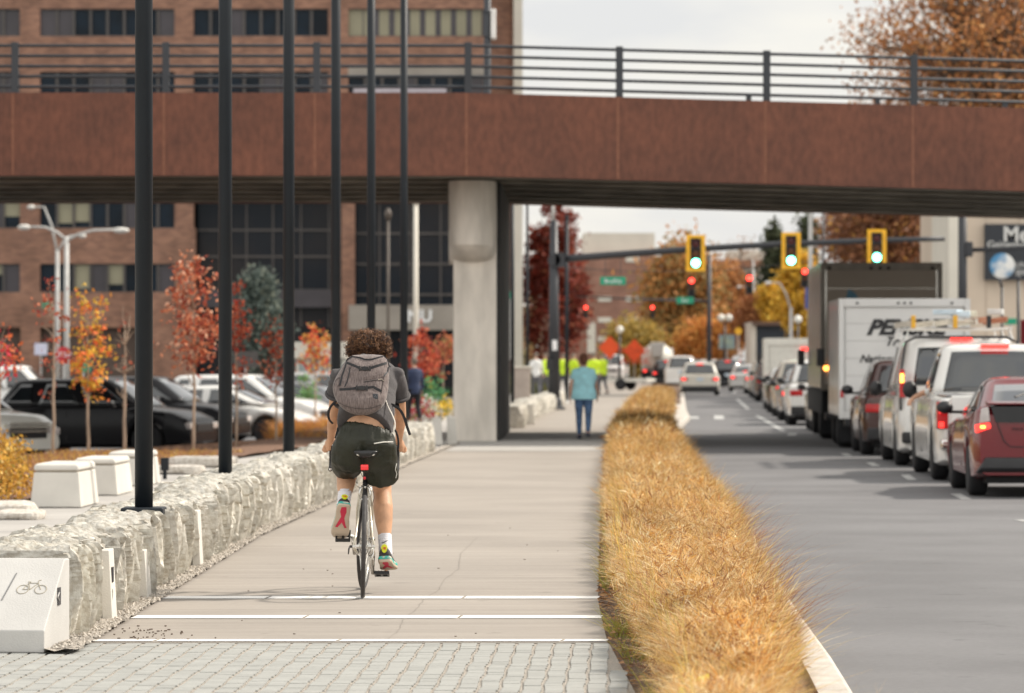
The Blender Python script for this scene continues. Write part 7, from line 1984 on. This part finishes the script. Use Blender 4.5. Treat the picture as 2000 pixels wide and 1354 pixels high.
def drape(bv, px, py, lift=.003, y0=24.6):
    o = Vector((0, 0, EYE)); tgt = at(px, py, 26.0); d = (tgt - o).normalized()
    s0 = o + d * 24.3; hit = bv.ray_cast(s0, d, 3.0)
    if hit[0] is None: return None
    return hit[0] - d * lift
def draped(bv, pts, n=16):
    out = []
    for (a, b) in zip(pts[:-1], pts[1:]):
        for k in range(n):
            t = k / n; p = drape(bv, a[0] + (b[0] - a[0]) * t, a[1] + (b[1] - a[1]) * t)
            if p is not None: out.append(p)
    p = drape(bv, *pts[-1])
    if p is not None: out.append(p)
    return out
M_pip = mat('piping_white', (.72, .70, .64), .6)
for nm, pts, r in (('pocket_zip', [(730.5, 866.5), (750, 863.5), (767, 863.5)], (.0034, .0042)), ('side_piping', [(654, 842), (648.5, 852), (646.5, 866)], (.002, .002)), ('side_piping', [(774.5, 906), (772, 917), (775, 926), (773, 934)], (.0028, .003)), ('drawcord', [(761, 841), (766, 846), (771, 851)], (.003, .003))):
    pp = draped(bs, pts, 8)
    if len(pp) > 2: m_ = MB(); m_.tube(pp, [r] * len(pp), 6); m_.build(nm, M_pip, sh_)
# socks and shoes
M_sock = mat('sock_white', (.74, .72, .75), .9, var=.05, scale=30, bump=.4, bscale=120)
def shoe(An, toe_dir, up, side, s_):
    y = Vector(toe_dir).normalized(); z = Vector(up); z = (z - y * z.dot(y)).normalized(); x = y.cross(z)
    def P_(a, b, c_): return An + x * a * 1.13 + y * b * 1.05 + z * (c_ * 1.05 - .098)
    out = [(-.062, .024), (-.058, .033), (-.04, .040), (0, .041), (.05, .040), (.10, .047), (.15, .053), (.185, .049), (.205, .036), (.213, .018)]
    prof = lambda k, e=0: [P_(w * k + e, t * 1.0, 0) for t, w in out]
    def outline(z_, g=0.0, sh=1.0):
        r_ = [P_((w + g) * 1.0 * sh, t, z_ + max(0, (t - .12)) * .12) for t, w in out]; l_ = [P_(-(w + g) * sh, t, z_ + max(0, (t - .12)) * .12) for t, w in out[::-1]]
        return r_ + l_
    m1_ = MB(); m1_.loft([outline(0, -.003), outline(.006, .001), outline(.018, .001)]); w1 = wpart(m1_, 'shoe', mat('outsole', (.52, .42, .32), .75), rider, smooth=False, bevel=.003)
    m1_ = MB(); m1_.loft([outline(.0185, .0), outline(.030, .001), outline(.038, -.004)]); m1_.build('midsole', mat('midsole_teal', (.05, .42, .36), .6, c2=(.62, .55, .44), scale=18, lo=.42, hi=.47), w1)
    rings = []
    for t, w, h in ((-.058, .026, .085), (-.045, .036, .098), (-.02, .038, .100), (.02, .038, .098), (.06, .038, .085), (.10, .043, .068), (.15, .047, .055), (.185, .042, .048), (.203, .026, .040)):
        lift = max(0, t - .12) * .12
        rings.append([P_(w * cos(a), t, .036 + lift + (h - .036) * max(0, sin(a)) ** .8 if sin(a) > 0 else .032 + lift) for a in np.linspace(0, 2 * pi, 19)[:-1]])
    m1_ = MB(); m1_.loft(rings); m1_.build('upper', mat('upper_black', (.045, .04, .042), .7, var=.3, scale=30), w1, smooth=True)
    m1_ = MB(); m1_.ball(P_(0, -.064, .085), (.001, .001, .001), 4, 3)
    m1_ = MB(); cc = [P_(.020 * sin(a) * (1.0 if cos(a) > 0 else .8), -.060 - .006 + .004 * cos(a), .086 + .030 * cos(a)) for a in np.linspace(0, 2 * pi, 15)[:-1]]
    m1_.loft([cc, [p + y * .006 for p in cc]]); tb = m1_.build('heel_tab', mat('tab_yellow', (.72, .76, .02), .5), w1)
    m1_ = MB()
    for q_ in ((-.009, .076, -.006, .096), (-.006, .096, .0, .077), (.0, .077, .002, .096), (.004, .096, .011, .091), (.011, .091, .004, .086), (.004, .086, .012, .081), (.012, .081, .003, .077), (.003, .077, .004, .096)):
        m1_.tube([P_(q_[0], -.067, q_[1]), P_(q_[2], -.067, q_[3])], .0014, 4)
    m1_.build('emblem', mat('tab_red', (.65, .06, .03), .5), tb)
    # red insert of the sole
    m1_ = MB(); ins = [(-.010, -.045), (.012, -.048), (.015, -.01), (.009, .04), (.020, .10), (.026, .115), (.016, .115), (.0, .075), (-.015, .115), (-.026, .115), (-.018, .08), (-.006, .03), (-.014, -.01)]
    top_ = [P_(a * 1.3, b, -.0015) for a, b in ins]; m1_.loft([top_, [p + z * .002 for p in top_]]); m1_.build('sole_insert', mat('insert_red', (.55, .02, .06), .6), w1)
    m1_ = MB()
    for k in range(7):
        b = .02 + k * .012; m1_.tube([P_(-.016, b, .098 - b * .22), P_(.016, b + .003, .098 - b * .22)], .0022, 5)
    m1_.build('laces', M_trim, w1)
    return w1
shoe(AL + Vector((0, .0, 0)), (-.14, .56, -.82), (0, .82, .56), 1, -1)
shoe(AR + Vector((0, .0, 0)), (.10, 1.0, -.30), (-.03, .25, 1), 1, 1)
for An, K in ((AL, KL), (AR, KR)):
    ax = (K - An).normalized(); m1_ = MB()
    l0 = .095 if An is AR else .12
    m1_.tube([An - ax * .045, An, An + ax * .04, An + ax * l0, An + ax * (l0 + .012)], [.046, .046, .045, .047, .046], 18)
    me_ = remesh_of(m1_, .006, 1); V = mesh_np(me_); nn = mesh_nrm(me_); V += nn * (.0016 * np.sin(V[:, 2] * 420) + .002 * fbm(V[:, 0] * 30, V[:, 1] * 30, V[:, 2] * 40, 2, 2))[:, None]; me_.vertices.foreach_set('co', V.ravel())
    so = wlink(me_, 'sock', M_sock, rider); bv = bvh_of(me_)
    c0 = An + ax * .055; pyc = HOR + (EYE - c0.z) / c0.y * F; pxc = 1000 + c0.x / c0.y * F
    pp = draped(bv, [(pxc - 7, pyc + 1.5), (pxc - 4, pyc + 1.5), (pxc + 5, pyc - 3)], 5)
    if len(pp) > 2: m_ = MB(); m_.tube(pp, [(.0012, .0022)] * len(pp), 4); m_.build('sock_mark', M_trim, so)

# ------------------------------------------------------------------ the backpack
pack = empty('backpack', (RC.x + .03, 25.5, 1.25), 0, 'heathered brown grey backpack with black buckled straps on the back of the cyclist', 'backpack')
z1 = lambda x, y: (550 + x / 4.514, 600 + y / 4.514)
OUT = [z1(*p) for p in ((620, 425), (690, 418), (760, 416), (840, 418), (900, 425), (935, 462), (950, 520), (950, 600), (945, 680), (935, 760), (922, 830), (880, 895), (830, 930), (780, 948), (720, 956), (660, 952), (600, 935), (550, 908), (510, 870), (475, 815), (455, 760), (448, 700), (462, 650), (490, 595), (520, 545), (550, 495), (582, 450))]
cxp, cyp = 704, 752
def packd(px, py):      # depth of the panel's plane: the top leans away with the rider's back
    return 25.46 + (752 - py) / 60 * .085
angs = np.array([math.atan2(p[1] - cyp, p[0] - cxp) for p in OUT]); rads = np.array([math.hypot(p[0] - cxp, p[1] - cyp) for p in OUT])
od = np.argsort(angs); angs = angs[od]; rads = rads[od]
def orad(a): return float(np.interp(a, np.concatenate([angs - 2 * pi, angs, angs + 2 * pi]), np.tile(rads, 3)))
NA, NS = 96, 18; V = []; Fc = []
T_ = .15
for j in range(NS + 1):
    u = j / NS
    if u <= .75: s = (u / .75) ** .9; front = True
    else: s = 1 - .10 * ((u - .75) / .25); front = False
    for i in range(NA):
        a = -pi + 2 * pi * i / NA; r = orad(a)
        px = cxp + cos(a) * r * s; py = cyp + sin(a) * r * s
        e = (1 - (1 - min(1, s) ** 3.2) ** .5) if front else 1
        dd = packd(px, py) + (T_ * .62 * e if front else T_ * .62 + T_ * .6 * (u - .75) / .25)
        dd += -.020 * math.exp(-((py - 785) / 18) ** 2) * (1 - s ** 2) if front else 0      # fuller bottom
        p = at(px, py, dd)
        w = .007 * float(fbm(px * .09, py * .07, 2, 41, 3)) * (1 if front else 0)
        p.y += w * (1 - s * .5); V.append((p.x, p.y, p.z))
for j in range(NS):
    for i in range(NA): Fc.append((j * NA + i, j * NA + (i + 1) % NA, (j + 1) * NA + (i + 1) % NA, (j + 1) * NA + i))
Fc.append(tuple(range(NS * NA, NS * NA + NA)))
def heather():
    m, nt, b, out = _mk('heather'); N, L = nt.nodes, nt.links
    tcn = N.new('ShaderNodeTexCoord'); mpn = N.new('ShaderNodeMapping'); mpn.inputs['Scale'].default_value = (9, 3, 1); L.new(tcn.outputs['Object'], mpn.inputs['Vector'])
    q = N.new('ShaderNodeTexNoise'); q.inputs['Scale'].default_value = 22; q.inputs['Detail'].default_value = 6; L.new(mpn.outputs[0], q.inputs['Vector'])
    r_ = N.new('ShaderNodeValToRGB'); r_.color_ramp.elements[0].position = .36; r_.color_ramp.elements[1].position = .64
    r_.color_ramp.elements[0].color = (.105, .080, .076, 1); r_.color_ramp.elements[1].color = (.21, .168, .155, 1)
    L.new(q.outputs['Fac'], r_.inputs[0]); L.new(r_.outputs[0], b.inputs['Base Color']); b.inputs['Roughness'].default_value = .9
    b.inputs['Sheen Weight'].default_value = .2
    q2 = N.new('ShaderNodeTexNoise'); q2.inputs['Scale'].default_value = 11; q2.inputs['Detail'].default_value = 3; L.new(tcn.outputs['Object'], q2.inputs['Vector'])
    bp = N.new('ShaderNodeBump'); bp.inputs['Strength'].default_value = .8; bp.inputs['Distance'].default_value = .03
    L.new(q2.outputs['Fac'], bp.inputs['Height']); L.new(bp.outputs[0], b.inputs['Normal']); return m
M_heath = heather()
mp_ = rawmesh('pack_bag', V, Fc, True)
wlink(mp_, 'pack_bag', M_heath, pack)
bp_ = bvh_of(mp_)
M_strap = mat('webbing', (.014, .014, .017), .6, var=.2, scale=80)
def ribbon(nm, zp, w, m_=M_strap, lift=.004, th=.0022, n=10):
    pts = draped(bp_, [z1(*p) for p in zp], n); m_ = m_
    if len(pts) < 3: return
    mb = MB(); rings = []
    for i, p in enumerate(pts):
        a = pts[max(0, i - 1)]; b = pts[min(len(pts) - 1, i + 1)]; t = (b - a).normalized(); nrm = Vector((0, -1, 0)); s = t.cross(nrm).normalized()
        rings.append([p + s * w / 2 + nrm * th, p - s * w / 2 + nrm * th, p - s * w / 2 - nrm * th, p + s * w / 2 - nrm * th])
    mb.loft(rings); return wpart(mb, nm, m_, pack)
ribbon('strap', [(575, 492), (630, 512), (690, 538)], .0165); ribbon('strap', [(775, 540), (830, 522), (928, 492)], .0165)
ribbon('strap', [(510, 727), (600, 722), (668, 712)], .0165); ribbon('strap', [(748, 712), (810, 704), (838, 722), (880, 742)], .0165)
for (x, y, nm) in ((733, 541, 'buckle'), (707, 713, 'buckle')):
    p = drape(bp_, *z1(x, y), lift=.010); mb = MB()
    mb.box(p, (.050, .012, .026)); mb.box(p + Vector((-.034, 0, 0)), (.012, .010, .034)); mb.box(p + Vector((.034, 0, 0)), (.012, .010, .034)); mb.box(p + Vector((0, -.006, 0)), (.020, .006, .030))
    wpart(mb, nm, M_trim, pack, bevel=.002)
ribbon('main_zip', [(515, 690), (530, 610), (560, 530), (575, 470), (620, 436), (690, 446), (735, 462), (790, 462), (850, 446), (900, 434), (930, 462), (944, 520), (935, 570), (900, 610)], .011, lift=.006, th=.0045, n=12)
ribbon('pocket_zip', [(603, 532), (592, 600), (575, 660), (556, 702)], .0072)
for zp in (((880, 760), (890, 690), (902, 620)), ((500, 842), (560, 872), (640, 892), (720, 898), (800, 890), (880, 858)), ((500, 700), (512, 660), (508, 620), (480, 640), (462, 690))): ribbon('seam', zp, .0028, mat('seam_dark', (.06, .048, .046), .9))
ribbon('flap_edge', [(722, 660), (780, 652), (850, 640), (905, 650)], .004, M_strap); ribbon('flap', [(724, 628), (780, 622), (850, 610), (905, 598)], .020, M_heath, th=.004)
ribbon('flap_cord', [(850, 640), (880, 636), (905, 652)], .006, mat('cord_beige', (.36, .31, .26), .8), th=.004)
p = drape(bp_, *z1(827, 787), lift=.004); mb = MB(); mb.box(p, (.033, .004, .034)); lb = wpart(mb, 'label_patch', mat('patch_slate', (.05, .055, .065), .7), pack, bevel=.002)
mb = MB(); mb.tube([p + Vector((-.008, -.004, -.006)), p + Vector((-.001, -.004, .007)), p + Vector((.007, -.004, -.006))], .0014, 4); mb.build('patch_mark', mat('patch_pale', (.25, .25, .26), .7), lb)
def free_strap(nm, zp, ds, w, m_=M_strap, round_=False):
    pts = [at(*z1(*q_), d) for q_, d in zip(zp, ds)]; mb = MB(); fine = []
    for i in range(len(pts) - 1):
        p0, p1, p2, p3 = pts[max(0, i - 1)], pts[i], pts[i + 1], pts[min(len(pts) - 1, i + 2)]
        for k in range(6):
            t = k / 6; fine.append(.5 * ((2 * p1) + (p2 - p0) * t + (2 * p0 - 5 * p1 + 4 * p2 - p3) * t * t + (3 * p1 - p0 - 3 * p2 + p3) * t ** 3))
    fine.append(pts[-1])
    mb.tube(fine, [(w / 2, w / 2) if round_ else (w / 2, .0015)] * len(fine), 8 if round_ else 6, up=Vector((0, 1, .2)))
    return wpart(mb, nm, m_, pack, smooth=round_)
free_strap('strap_end', ((940, 850), (1000, 872), (1050, 915), (1085, 985), (1108, 1060), (1132, 1128)), (25.62, 25.60, 25.60, 25.61, 25.62, 25.62), .019)
free_strap('strap_end', ((480, 830), (437, 872), (414, 930), (420, 990), (452, 1028)), (25.60, 25.60, 25.62, 25.66, 25.68), .017)
free_strap('cord', ((918, 822), (940, 880), (975, 950), (998, 1010), (1000, 1070), (985, 1095)), (25.58, 25.53, 25.48, 25.44, 25.42, 25.42), .0075, mat('cord_white', (.66, .62, .55), .7), True)
free_strap('strap_end', ((1000, 1080), (1020, 1130), (1030, 1190), (1028, 1250)), (25.60, 25.60, 25.6, 25.6), .014)
for s, S in ((-1, SL), (1, SR)):
    m_ = MB(); pts = [A(719 + s * 20, 702, 25.74), S + Vector((-s * .06, -.02, .055)), S + Vector((-s * .055, .07, .02)), S + Vector((-s * .04, .11, -.09)), S + Vector((-s * .01, .02, -.20)), A(708 + s * 50, 790, 25.60)]
    m_.tube(pts, [(.030, .006)] * 6, 8, up=Vector((0, -1, 0))); wpart(m_, 'shoulder_strap', M_strap, pack, smooth=True)
